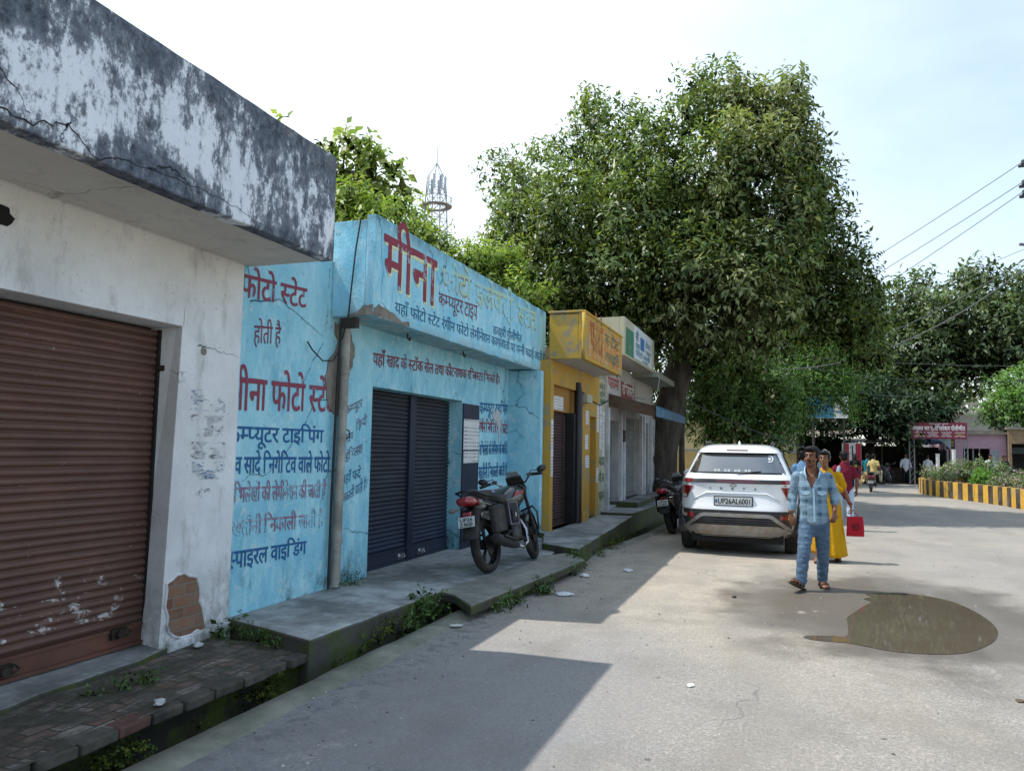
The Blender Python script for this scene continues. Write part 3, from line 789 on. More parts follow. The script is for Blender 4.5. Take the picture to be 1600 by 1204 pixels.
# a ragged plaster edge standing a little proud round the bare brick
ed = jitter_poly([(4.52, .54), (4.62, .58), (4.83, .54), (4.86, .34), (4.94, .13), (4.66, .10), (4.56, .17), (4.52, .36)], .05, .014, 4)
bm = BM(); tube(bm, [(-4.259, u, v) for u, v in ed], .011, 6, closed=True); obj('plaster_edge', bm, M_WHITE, ws, world=True)
bm = BM()
for k, (a, b_) in enumerate(((4.54, 4.76), (4.77, 4.98), (4.99, 5.195))): box(bm, -4.261, -4.228-.01*(k % 2), a, b_, -.02, .105+.012*k)
obj('foot_course', bm, M_WHITE, ws, world=True, bevel=.014)
patch('wall_hole', [(3.06, 2.90), (3.13, 2.89), (3.165, 2.84), (3.13, 2.79), (3.06, 2.78), (3.01, 2.84)], -4.261, M_DARK, ws, .003, 5, .008, .03)
bm = BM(); prism(bm, [(4.77+.03*math.cos(a), 2.26+.03*math.sin(a)) for a in [k*PI/6 for k in range(12)]], .004, face_x(-4.261)); obj('wall_mark', bm, plain('grey_stain', '#7d7a74', .9), ws, world=True)
# torn remains of pasted bills on the pillar
def m_torn(name, c, keep=.5):
    b = NB(name); f = b.noise(5.5, 9, .72, co=b.mapped((1, 1.0, 2.2))); m = b.ramp(f, [(keep-.01, 0.), (keep+.03, .8)])
    col = b.mix(b.ramp(b.noise(26, 4, .6, co=b.mapped((1, .6, 3))), [(.40, 0.), (.5, 1.)]), hexc(c), hexc('#c9cccf'))
    bs = b.n.new('ShaderNodeBsdfTransparent'); mt = b.out(col, .85); mx = b.n.new('ShaderNodeMixShader')
    b.link(m, mx.inputs[0]); b.link(bs.outputs[0], mx.inputs[1]); b.link(b.p.outputs[0], mx.inputs[2]); b.link(mx.outputs[0], b.o.inputs[0])
    return mt
MT = [m_torn('torn_blue_bill', '#3f6f95', .52), m_torn('torn_grey_bill', '#6c7176', .50), m_torn('torn_brown_bill', '#6a625c', .54)]
for k, (a, b_, c, d) in enumerate(((4.66, 5.04, 1.80, 1.96), (4.67, 5.03, 1.60, 1.77), (4.69, 5.07, 1.43, 1.56), (4.71, 5.05, 1.27, 1.41), (4.75, 5.01, 1.1, 1.2))):
    bm = BM(); bm.faces.new([bm.verts.new((-4.258, u, v)) for u, v in ((a, c), (b_, c), (b_, d), (a, d))])
    obj('torn_bill', bm, MT[(k*2) % 3 if k else 0], ws, world=True)

# the long crack along the foot of the parapet, with side branches
def crack(pts, w, X, par, mat, seed=0):
    r = random.Random(seed); P = []
    for (a, b_) in zip(pts, pts[1:]):
        for k in range(6): P.append(Vector(a).lerp(Vector(b_), k/6)+Vector((r.uniform(-.012, .012), r.uniform(-.012, .012))))
    P.append(Vector(pts[-1])); bm = BM(); pr = None
    for i, p in enumerate(P):
        ww = w*(1-.75*i/len(P))*r.uniform(.6, 1.3); row = [bm.verts.new((X, p.x, p.y-ww)), bm.verts.new((X, p.x, p.y+ww))]
        if pr: bm.faces.new((pr[0], row[0], row[1], pr[1]))
        pr = row
    return obj('crack', bm, mat, par, world=True)
M_CRACK = plain('crack_dark', '#23262c', .95)
crack([(2.35, 3.10), (2.62, 3.09), (2.82, 3.17), (3.0, 3.05), (3.12, 3.10), (3.35, 3.12), (3.75, 3.14), (4.1, 3.12), (4.5, 3.06)], .005, -3.447, ws, M_CRACK, 1)
crack([(2.82, 3.17), (2.78, 3.10), (2.80, 3.06)], .006, -3.447, ws, M_CRACK, 2)
crack([(3.35, 3.12), (3.5, 3.19), (3.65, 3.15), (3.7, 3.08)], .007, -3.447, ws, M_CRACK, 3)
crack([(2.18, 3.38), (2.4, 3.3), (2.55, 3.2), (2.62, 3.09)], .006, -3.447, ws, M_CRACK, 4)
crack([(4.70, 1.94+.35), (4.82, 2.30), (4.97, 2.28), (5.17, 2.26)], .004, -4.260, ws, M_CRACK, 5)
# ---------------------------------------------------------------- blue shop
bs = thing('shop_building', 'sky blue photocopy shop covered in hand painted Hindi lettering with navy double shutter', 'shop', (-4.27, 8.6, .15))
bm = BM(); wall_boxes(bm, -4.55, -4.27, 5.205, 12.2, 0, 3.4, [(7.39, 9.87, .14, 2.20)])
box(bm, -4.268, -3.72, 11.76, 11.90, .0, 2.815)
obj('wall', bm, M_BLUE, bs, world=True, bevel=.006)
bm = BM(); box(bm, -9, -4.552, 5.21, 12.2, 3.2, 3.38); box(bm, -9, -8.8, 5.21, 12.2, 0, 3.2)
obj('roof', bm, M_CEMENT, bs, world=True)
bm = BM(); box(bm, -3.89, -3.79, 6.52, 12.2, 2.82, 3.84); box(bm, -4.268, -3.892, 6.522, 6.62, 2.825, 3.79); box(bm, -4.268, -3.892, 12.08, 12.198, 2.93, 3.79)
bmesh.ops.subdivide_edges(bm, edges=[e for e in bm.edges if abs(e.verts[0].co.y-e.verts[1].co.y) > 2], cuts=50)
for v in bm.verts:
    if v.co.z > 3.75: v.co.z += .012*mnoise.noise((v.co.y*3, v.co.x*9, 4))
    elif v.co.z < 2.85: v.co.z += .012*mnoise.noise((v.co.y*4, 5, 0))
obj('parapet', bm, M_BLUEPAR, bs, world=True, bevel=.008)
bm = BM(); box(bm, -4.267, -3.893, 6.622, 12.078, 2.835, 2.925)
obj('canopy', bm, m_blue('flaking_blue_soffit', '#8fb4ba', '#7ea6b0', '#b9bdb4'), bs, world=True)
patch('bare_concrete', [(6.525, 2.825), (6.53, 2.90), (6.62, 2.945), (6.8, 2.925), (6.95, 2.90), (7.1, 2.855), (7.26, 2.87), (7.28, 2.825)], -3.79, M_CEMENT, bs, .006, 3, .008)
bm = BM(); prism(bm, jitter_poly([(-3.795, 2.83), (-3.795, 2.93), (-3.9, 2.925), (-3.98, 2.86), (-4.08, 2.83)], .04, .006, 2), .006, face_y(6.52)); obj('bare_concrete', bm, M_CEMENT, bs, world=True)
patch('cement_patch', [(6.58, 2.77), (6.85, 2.78), (6.96, 2.59), (6.96, 2.43), (6.83, 2.18), (6.80, 1.92), (6.65, 1.84), (6.51, 1.97), (6.45, 2.21), (6.53, 2.41), (6.65, 2.59), (6.58, 2.67)], -4.267, M_CEMENT, bs, .008, 6, .02)
for sd, pts in enumerate(([(6.4, 2.55), (6.2, 2.3), (6.05, 2.05), (5.95, 1.8)], [(6.5, 2.0), (6.3, 1.97), (6.15, 1.75), (5.9, 1.5), (5.6, 1.28), (5.4, 1.3), (5.3, 1.24)], [(6.47, 3.35), (6.46, 3.1), (6.45, 2.8), (6.43, 2.66)], [(5.3, 2.75), (5.7, 2.85), (6.1, 2.7), (6.4, 2.62)])):
    crack(pts, .006 if sd != 2 else .012, -4.2655, bs, plain('blue_crack', '#35606e', .9), 10+sd)
# lettering, line by line, in sign paint
def_lines = {}
for k, (X, t, c, d) in enumerate(TEXTS):
    bm = BM()
    bold = {'maroon': .014, 'navy': .014, 'maroonbig': .012, 'navythin': .0, 'thin': .0, 'ghost': .012, 'maroon2': .0, 'faded': .010}[c]
    write(bm, t, line_on_x(X, d), bold, wob=.015, seed=k)
    if X < -4 and d[0] < 5.4: bmesh.ops.bisect_plane(bm, geom=bm.verts[:]+bm.edges[:]+bm.faces[:], plane_co=(0, 5.212, 0), plane_no=(0, -1, 0), clear_outer=True)
    obj('lettering', bm, PAINT[c], bs, world=True, recalc=False)
    if c in ('maroonbig', 'ghost'):   # old outline coat a little lower and to the right, just under the top coat
        bm = BM(); e = list(d); s = .022 if c == 'maroonbig' else .016
        e = [d[0]+s, d[1]-s*1.3, d[2]-s*1.3, d[3]+s, d[4]-s*1.3, d[5]-s*1.3]
        write(bm, t, line_on_x(X-.002, e), bold, wob=.015, seed=k)
        obj('lettering', bm, PAINT['cream' if c == 'maroonbig' else 'ghostdark'], bs, world=True, recalc=False)
# navy double shutter
navy = m_shutter('navy_shutter_paint', '#2e323b', '#25282f', '#40444b', bluebase='#28344e'); M_NAVY = plain('navy_enamel', '#1b2338', .55, var=.2, scale=3, spec=.4)
for (a, b_) in ((7.40, 8.62), (8.78, 9.86)):
    s = obj('roller_shutter', shutter_bm(-4.46, a, b_, .155, 2.19, .052, .02, .17), navy, bs, smooth=True, world=True)
    obj('bottom_rail', rail_bm(-4.46, a, b_, .155, .17), plain('navy_rail', '#242d42', .55), s, world=True)
    obj('lock', lock_bm(-4.455, b_-.18 if a < 8 else a+.2, .23), M_STEEL, s, world=True)
bm = BM(); box(bm, -4.51, -4.43, 8.622, 8.778, .15, 2.195); obj('shutter_post', bm, M_NAVY, bs, world=True, bevel=.006)
bm = BM(); box(bm, -4.54, -4.52, 7.39, 9.87, .14, 2.2); obj('shutter_backing', bm, M_DARK, bs, world=True)
bm = BM(); box(bm, -4.268, -4.25, 9.87, 10.46, .155, 2.17); obj('door_panel', bm, M_NAVY, bs, world=True, bevel=.004)
def notice(y0, y1, z0, z1, X, par, lines, mat=M_PAPER, name='notice'):
    bm = BM(); pts = [(y0, z0), (y1, z0+.008), (y1-.004, z1), (y0+.003, z1-.004)]; prism(bm, pts, .002, face_x(X)); n = obj(name, bm, mat, par, world=True)
notice(9.885, 10.45, 1.52, 1.955, -4.25, bs, 8)
notice(9.90, 10.44, 1.335, 1.505, -4.25, bs, 1)
patch('torn_bill', [(11.0, 2.16), (11.35, 2.14), (11.40, 1.9), (11.33, 1.62), (11.27, 1.9), (11.08, 2.02)], -4.265, m_torn('torn_white_bill', '#b9bfb9', .40), bs, .003, 9, .02)
# drain pipe with collars, cables, hooks under the canopy
bm = BM(); tube(bm, [(-4.205, 6.71, 2.80), (-4.205, 6.70, 2.0), (-4.205, 6.675, .9), (-4.205, 6.665, .17)], .046, 14)
for z in (1.05, .62, 2.3): cyl(bm, (-4.205, 6.68+(z-.6)*.014, z-.03), (-4.205, 6.68+(z-.6)*.014, z+.03), .054, n=14)
obj('drainpipe', bm, plain('aged_white_pipe', '#a9a79f', .6, var=.2, scale=5, dirt='#6b665d', dirtamt=.45), bs, smooth=True, angle=40, world=True)
bm = BM(); tube(bm, [(-4.20, 6.60, 2.74), (-4.22, 6.595, 1.9), (-4.225, 6.58, 1.0), (-4.22, 6.57, .16)], .013, 6)
tube(bm, [(-3.95, 6.50, 3.80), (-3.99, 6.49, 3.5), (-4.03, 6.495, 3.1), (-4.05, 6.49, 2.82), (-4.15, 6.55, 2.6)], .008, 6)
tube(bm, [(-4.24, 6.1, 2.52), (-4.22, 6.15, 2.45), (-4.2, 6.3, 2.36), (-4.2, 6.48, 2.38), (-4.21, 6.6, 2.5)], .007, 6)
tube(bm, [(-4.20, 6.72, 1.72), (-4.15, 6.74, 1.70), (-4.15, 6.75, 1.64), (-4.2, 6.72, 1.6)], .008, 6)
obj('cable', bm, M_CABLE, bs, world=True)
for y in (7.75, 9.35):
    bm = BM(); tube(bm, [(-4.05, y, 2.83), (-4.05, y+.0, 2.78), (-4.05, y+.05, 2.76), (-4.05, y+.07, 2.80)], .01, 6); obj('hook', bm, M_IRON, bs, world=True)
bm = BM(); box(bm, -4.12, -3.94, 6.46, 6.518, 2.70, 2.80); obj('bracket', bm, M_IRON, bs, world=True)

# ---------------------------------------------------------------- yellow shop
M_YEL = m_paint('flaking_yellow_paint', '#a88333', '#96896a', .80, 5); M_YELD = m_paint('ochre_paint', '#8f672a', '#857a69', .7, 5)
M_YPAR = m_paint('yellow_parapet_paint', '#ab8a35', '#8f8672', .82, 5); M_OFFW = m_white('cream_plaster', '#b5b29f', '#9a9883', '#b0a58c')
M_SLAB = m_white('lime_slab_plaster', '#b9b7b5', '#9c9a98', '#b5b1aa')
ysp = thing('shop_building', 'ochre yellow shop with flaking parapet and narrow shutters', 'shop', (-3.6, 13.8, .24))
bm = BM(); wall_boxes(bm, -3.86, -3.6, 11.93, 15.32, .2, 3.01, [(12.09, 13.72, .24, 2.62), (14.58, 15.08, .24, 2.2)])
obj('wall', bm, M_YEL, ysp, world=True, bevel=.008)
bm = BM(); box(bm, -3.86, -3.605, 15.322, 15.9, .2, 3.01); obj('wall', bm, M_OFFW, ysp, world=True)
bm = BM(); box(bm, -9, -3.862, 12.25, 15.9, 3.1, 3.3); box(bm, -3.87, -3.862, 12.0, 15.9, .2, 3.1); obj('roof', bm, M_CEMENT, ysp, world=True)
bm = BM(); box(bm, -3.15, -3.05, 11.92, 14.9, 3.01, 3.76); box(bm, -3.64, -3.152, 11.922, 12.0, 3.015, 3.74)
box(bm, -3.07, -3.03, 11.9, 14.92, 3.765, 3.80); box(bm, -3.66, -3.072, 11.9, 12.02, 3.765, 3.80)
obj('parapet', bm, M_YPAR, ysp, world=True, bevel=.008)
bm = BM(); tube(bm, [(-3.065, 11.93, 3.02), (-3.055, 11.91, 3.2), (-3.06, 11.90, 3.42), (-3.05, 11.92, 3.5), (-3.06, 11.91, 3.76)], .035, 8); obj('parapet_edge', bm, M_YPAR, ysp, world=True, smooth=True)
bm = BM(); box(bm, -3.64, -3.152, 12.002, 14.898, 3.02, 3.1); obj('canopy', bm, M_SLAB, ysp, world=True)
# peeling hand-painted panel on the parapet
bm = BM(); prism(bm, jitter_poly([(12.15, 3.07), (14.8, 3.07), (14.8, 3.70), (12.2, 3.70)], .1, .02, 3), .004, face_x(-3.05)); pnl = obj('sign_panel', bm, m_paint('peeling_red_on_yellow', '#a9743a', '#b9a070', .85, 11), ysp, world=True)
for t, d, c in (('फोटो', [12.3, 3.66, 3.2, 13.2, 3.66, 3.2], '#8f4a30'), ('स्टेट', [13.4, 3.62, 3.45, 14.6, 3.62, 3.45], '#3e5a50'), ('कचहरी', [13.4, 3.3, 3.14, 14.6, 3.3, 3.14], '#42605a')):
    bm = BM(); write(bm, t, line_on_x(-3.043, d), .03); obj('lettering', bm, m_paint('peeling_lettering_'+c[1:3], c, '#b08a3a', .88, 12), pnl, world=True, recalc=False)
s = obj('roller_shutter', shutter_bm(-3.76, 12.1, 13.3, .245, 2.2, .05, .02, .1), m_shutter('dark_brown_shutter', '#4a3436', '#3a292b', '#5a3f3c'), ysp, smooth=True, world=True)
obj('bottom_rail', rail_bm(-3.76, 12.1, 13.3, .245, .1), plain('dark_brown_rail', '#45322f', .6), s, world=True)
bm = BM(); box(bm, -3.80, -3.70, 12.1, 13.72, 2.2, 2.62); obj('lintel', bm, M_YELD, ysp, world=True)
notice(12.15, 13.0, 2.22, 2.46, -3.699, ysp, 3, name='sign_board')
bm = BM(); tube(bm, [(-3.56, 13.52, .25), (-3.56, 13.52, 2.55), (-3.60, 13.56, 2.75)], .075, 14); box(bm, -3.74, -3.58, 13.3, 13.5, .245, 2.2)
obj('drainpipe', bm, plain('black_pipe', '#17171a', .45, var=.3), ysp, smooth=True, angle=40, world=True)
s = obj('roller_shutter', shutter_bm(-3.72, 14.585, 15.07, .245, 2.19, .06, .02, .08), m_shutter('ochre_shutter', '#9c6b2c', '#87591f', '#a87a3a'), ysp, smooth=True, world=True)
bm = BM(); box(bm, -3.59, -3.45, 13.76, 14.14, 2.42, 2.58); obj('ledge', bm, M_OFFW, ysp, world=True, bevel=.01)
bm = BM(); box(bm, -3.598, -3.5, 13.73, 14.05, .22, .42); obj('plinth', bm, M_YEL, ysp, world=True, bevel=.02)
def strip(y0, y1, z0, z1, par, X=-3.599, n=10):
    k = 0; h = (z1-z0)/n
    for k in range(n): notice(y0, y1, z0+k*h+.004, z0+(k+1)*h-.004, X, par, 2, name='poster')
strip(11.95, 12.075, 1.1, 2.05, ysp, n=3)
strip(14.18, 14.42, 1.55, 1.85, ysp, n=1); strip(14.2, 14.5, 1.2, 1.45, ysp, n=1); strip(14.22, 14.46, 2.02, 2.3, ysp, n=1); strip(15.12, 15.3, 1.9, 2.5, ysp, n=2); strip(15.11, 15.28, .9, 1.2, ysp, n=1)
strip(15.36, 15.56, 1.55, 2.5, ysp, n=4); strip(15.60, 15.80, 1.4, 2.35, ysp, n=4)
for t, z in (('सदर', 1.32), ('पी ल', .98), ('सहन', .62)):
    bm = BM(); write(bm, t, line_on_x(-3.601, [15.36, z+.08, z-.08, 15.82, z+.08, z-.08]), .02); obj('lettering', bm, m_paint('green_wall_paint%d' % (z*100), '#4c6b4a', '#b5b29f', .55), ysp, world=True, recalc=False)
for t, z in (('सस्ती दर', 2.86), ('टाइपिंग', 2.70), ('उपलब्ध', 2.56)):
    bm = BM(); write(bm, t, line_on_x(-3.601, [15.36, z+.05, z-.05, 15.86, z+.05, z-.05]), .01); obj('lettering', bm, m_paint('green_wall_paint%d' % (z*100), '#5c7a52', '#b5b29f', .55), ysp, world=True, recalc=False)

# ---------------------------------------------------------------- grey-white shop with the board
g = thing('shop_building', 'dingy white shop with a green and white board above its grey shutter and brown awning', 'shop', (-3.6, 19, .3))
M_DW = m_white('dingy_white_plaster', '#b3b1ae', '#918f8b', '#a59c8b')
bm = BM(); wall_boxes(bm, -3.9, -3.6, 15.905, 22.1, .25, 3.45, [(16.0, 17.25, .35, 2.2), (17.8, 19.85, .42, 2.36), (20.55, 21.25, .42, 2.3)])
obj('wall', bm, M_DW, g, world=True, bevel=.006)
bm = BM(); box(bm, -9, -3.902, 15.91, 22.1, 3.3, 3.45); box(bm, -9, -3.902, 21.9, 22.1, .25, 3.3); obj('roof', bm, M_CEMENT, g, world=True)
for y in (15.92, 17.30, 17.62, 19.9, 20.3, 21.4, 21.85):
    bm = BM(); box(bm, -3.598, -3.53, y, y+.14, .3, 2.45); obj('pilaster', bm, plain('pilaster_white', '#c2c3c6', .85, var=.15, scale=4, dirt='#85847f'), g, world=True, bevel=.005)
bm = BM(); box(bm, -3.80, -3.76, 16.0, 17.25, .35, 2.2); dr = obj('door', bm, plain('grey_lilac_door', '#77747f', .6, var=.2, scale=3, dirt='#9a98a0'), g, world=True)
for t, z in (('जन सेवा', 1.92), ('केन्द्र', 1.74)):
    bm = BM(); write(bm, t, line_on_x(-3.757, [16.15, z+.06, z-.05, 17.0, z+.06, z-.05]), .03); obj('lettering', bm, M_INK, dr, world=True, recalc=False)
bm = BM(); box(bm, -3.758, -3.755, 16.05, 17.2, 1.50, 1.60); box(bm, -3.758, -3.755, 16.05, 17.2, 1.46, 1.498); obj('stripe', bm, plain('green_stripe', '#42664a', .7), dr, world=True)
s = obj('roller_shutter', shutter_bm(-3.72, 17.81, 19.84, .425, 2.35, .065, .022, .1), m_shutter('grey_shutter', '#74787a', '#63686a', '#858a88'), g, smooth=True, world=True)
obj('bottom_rail', rail_bm(-3.72, 17.81, 19.84, .425, .1), plain('grey_rail', '#6a6d6e', .6), s, world=True)
bm = BM(); box(bm, -3.72, -3.66, 20.56, 21.24, .42, 2.29); dr = obj('door', bm, plain('old_grey_door', '#5b5f69', .7, var=.25, scale=4), g, world=True)
bm = BM(); box(bm, -3.657, -3.63, 20.6, 20.9, 1.5, 1.85); obj('meter_box', bm, M_IRON, dr, world=True)
bm = BM(); box(bm, -3.598, -3.50, 17.40, 17.6, 1.75, 2.02); obj('meter_box', bm, M_IRON, g, world=True, bevel=.01)
# canopy with parapet, then the lower thin slab
bm = BM(); box(bm, -3.15, -3.05, 15.15, 18.8, 3.46, 4.24); box(bm, -3.9, -3.152, 15.152, 15.25, 3.465, 4.235)
obj('parapet', bm, m_white('stained_cream_parapet', '#b9b9a6', '#8d988c', '#a79f80'), g, world=True, bevel=.006)
bm = BM(); box(bm, -3.598, -3.152, 15.252, 18.798, 3.468, 3.55); box(bm, -3.898, -3.602, 15.252, 18.798, 3.468, 4.2)
obj('canopy', bm, M_SLAB, g, world=True)
bm = BM(); box(bm, -3.60, -2.98, 18.802, 23.3, 3.36, 3.50); obj('canopy', bm, m_white('mossy_slab', '#8f938a', '#6f7a62', '#8c8f80'), g, world=True)
bm = BM(); prism(bm, [(15.25, 3.50), (16.1, 3.50), (16.1, 4.05), (15.3, 4.05)], .006, face_x(-3.05)); obj('sign_panel', bm, m_paint('green_board_paint', '#3c6b52', '#a3ad98', .5, 10), g, world=True)
bm = BM(); prism(bm, [(16.15, 3.52), (18.35, 3.50), (18.35, 4.20), (16.15, 4.22)], .012, face_x(-3.05)); sb = obj('sign_board', bm, plain('white_sign_board', '#c9d2d6', .5, var=.05), g, world=True)
for t, d, c in (('सी', [16.3, 4.08, 3.92, 16.62, 4.08, 3.92], '#3a6f80'), ('एम', [16.3, 3.86, 3.74, 16.75, 3.86, 3.74], '#3a6f80'), ('फोटो कापी', [16.3, 3.70, 3.60, 18.1, 3.70, 3.60], '#3f8590'), ('सेन्टर', [17.5, 4.02, 3.90, 18.2, 4.02, 3.90], '#4b7f8c'), ('टाइप', [17.5, 3.84, 3.76, 18.2, 3.84, 3.76], '#4b7f8c'), ('मो.', [17.1, 3.56, 3.52, 18.0, 3.56, 3.52], '#445')):
    bm = BM(); write(bm, t, line_on_x(-3.035, d), .02); obj('lettering', bm, plain('sign_ink_'+c[1:3], c if len(c) == 7 else '#444455', .6), sb, world=True, recalc=False)
bm = BM(); prism(bm, [(16.85, 3.78), (17.35, 3.78), (17.35, 4.06), (16.85, 4.06)], .003, face_x(-3.038)); obj('emblem', bm, plain('blue_emblem', '#3c6ea0', .6), sb, world=True)
for (y0, y1, z0, z1, c, t) in ((16.0, 17.3, 2.78, 3.2, '#a5564f', 'फार्म'), (17.5, 19.2, 2.75, 3.15, '#8a3a38', 'रजिस्ट्री')):
    bm = BM(); prism(bm, [(y0, z0), (y1, z0), (y1, z1), (y0, z1)], .006, face_x(-3.6)); o = obj('sign_panel', bm, plain('wall_sign_%d' % int(y0*10), '#bdb7b0' if y0 < 17 else '#8b4540', .7, var=.15, scale=5), g, world=True)
    bm = BM(); write(bm, t, line_on_x(-3.591, [y0+.1, z1-.08, z0+.12, y1-.1, z1-.08, z0+.12]), .03); obj('lettering', bm, plain('wall_sign_ink_%d' % int(y0*10), c if y0 < 17 else '#c9bfb4', .7), o, world=True, recalc=False)
# awning sheet: brown sacking below, blue plastic over its front lip
bm = BM()
P0 = [(-3.59, 2.72), (-3.1, 2.60), (-2.62, 2.44)]
for k, (x, z) in enumerate(P0[:-1]):
    x2, z2 = P0[k+1]
    for y0, y1 in ((16.2, 19.9),):
        v = [bm.verts.new(p) for p in ((x, y0, z-.0), (x2, y0, z2), (x2, y1, z2+.03), (x, y1, z+.03), (x, y0, z+.03), (x2, y0, z2+.03), (x2, y1, z2+.06), (x, y1, z+.06))]
        for f in ((0, 3, 2, 1), (4, 5, 6, 7), (0, 1, 5, 4), (1, 2, 6, 5), (2, 3, 7, 6), (3, 0, 4, 7)): bm.faces.new([v[i] for i in f])
aw = obj('awning', bm, plain('brown_awning_sheet', '#5b4534', .85, var=.3, scale=4), g, world=True)
bm = BM(); N = 12
for k in range(N):
    y0 = 16.15+3.8*k/N; y1 = 16.15+3.8*(k+1)/N
    d0 = .2+.03*math.sin(k*2.1); d1 = .2+.03*math.sin((k+1)*2.1)
    v = [bm.verts.new(p) for p in ((-2.9, y0, 2.575), (-2.60, y0, 2.485), (-2.60, y1, 2.485), (-2.9, y1, 2.575))]; bm.faces.new(v)
    v = [bm.verts.new(p) for p in ((-2.60, y0, 2.485), (-2.575, y0, 2.485-d0), (-2.575, y1, 2.485-d1), (-2.60, y1, 2.485))]; bm.faces.new(v)
for f in ((16.14, 1),):
    v = [bm.verts.new(p) for p in ((-3.59, 16.19, 2.76), (-2.60, 16.19, 2.49), (-2.60, 16.19, 2.26), (-3.59, 16.19, 2.48))]; bm.faces.new(v)
obj('awning_flap', bm, plain('brown_awning_cloth', '#5a4738', .85, var=.3, scale=5), aw, world=True)
bm = BM(); v = [bm.verts.new(p) for p in ((-2.57, 16.1, 2.50), (-2.44, 16.3, 2.41), (-2.43, 19.9, 2.42), (-2.57, 19.9, 2.50))]; bm.faces.new(v)
v = [bm.verts.new(p) for p in ((-2.44, 16.3, 2.41), (-2.435, 16.3, 2.24), (-2.425, 19.9, 2.25), (-2.43, 19.9, 2.42))]; bm.faces.new(v)
v = [bm.verts.new(p) for p in ((-2.57, 16.12, 2.50), (-2.57, 16.12, 2.27), (-2.435, 16.3, 2.24), (-2.44, 16.3, 2.41))]; bm.faces.new(v)
obj('tarpaulin', bm, plain('blue_tarpaulin', '#3a5d72', .6, var=.25, scale=5), aw, world=True)
bm = BM(); tube(bm, [(-3.55, 18.0, 2.85), (-3.2, 18.3, 2.78), (-2.95, 18.7, 3.0), (-2.93, 18.9, 3.36)], .014, 6); obj('cable', bm, plain('grey_cable', '#8f9190', .6), g, world=True)
bm = BM(); tube(bm, [(-3.58, 13.9, 2.62), (-3.57, 14.6, 2.5), (-3.57, 15.3, 2.46), (-3.56, 16.0, 2.6)], .01, 6); obj('cable', bm, M_CABLE, ysp, world=True)
import numpy as np
# ---------------------------------------------------------------- foliage
def m_leaf(name, cols, trans=.35, rough=.5, hue=None):
    """leaf colour varies from leaf to leaf and, more slowly, through the crown"""
    b = NB(name); geo = b.n.new('ShaderNodeNewGeometry')
    n = len(cols); c = b.ramp(geo.outputs['Random Per Island'], [(i/(n-1) if n > 1 else 0, hexc(q)) for i, q in enumerate(cols)])
    big = b.ramp(b.noise(.55, 3, .6), [(.35, .78), (.65, 1.22)])
    c = b.mix(1., c, big, 'MULTIPLY')
    bs = b.out(c, rough, None, spec=.4)
    tr = b.n.new('ShaderNodeBsdfTranslucent'); b.set(tr.inputs[0], b.mix(1., c, (1.15, 1.25, .55), 'MULTIPLY'))
    mx = b.n.new('ShaderNodeMixShader'); mx.inputs[0].default_value = trans
    b.link(b.p.outputs[0], mx.inputs[1]); b.link(tr.outputs[0], mx.inputs[2]); b.link(mx.outputs[0], b.o.inputs[0])
    return bs
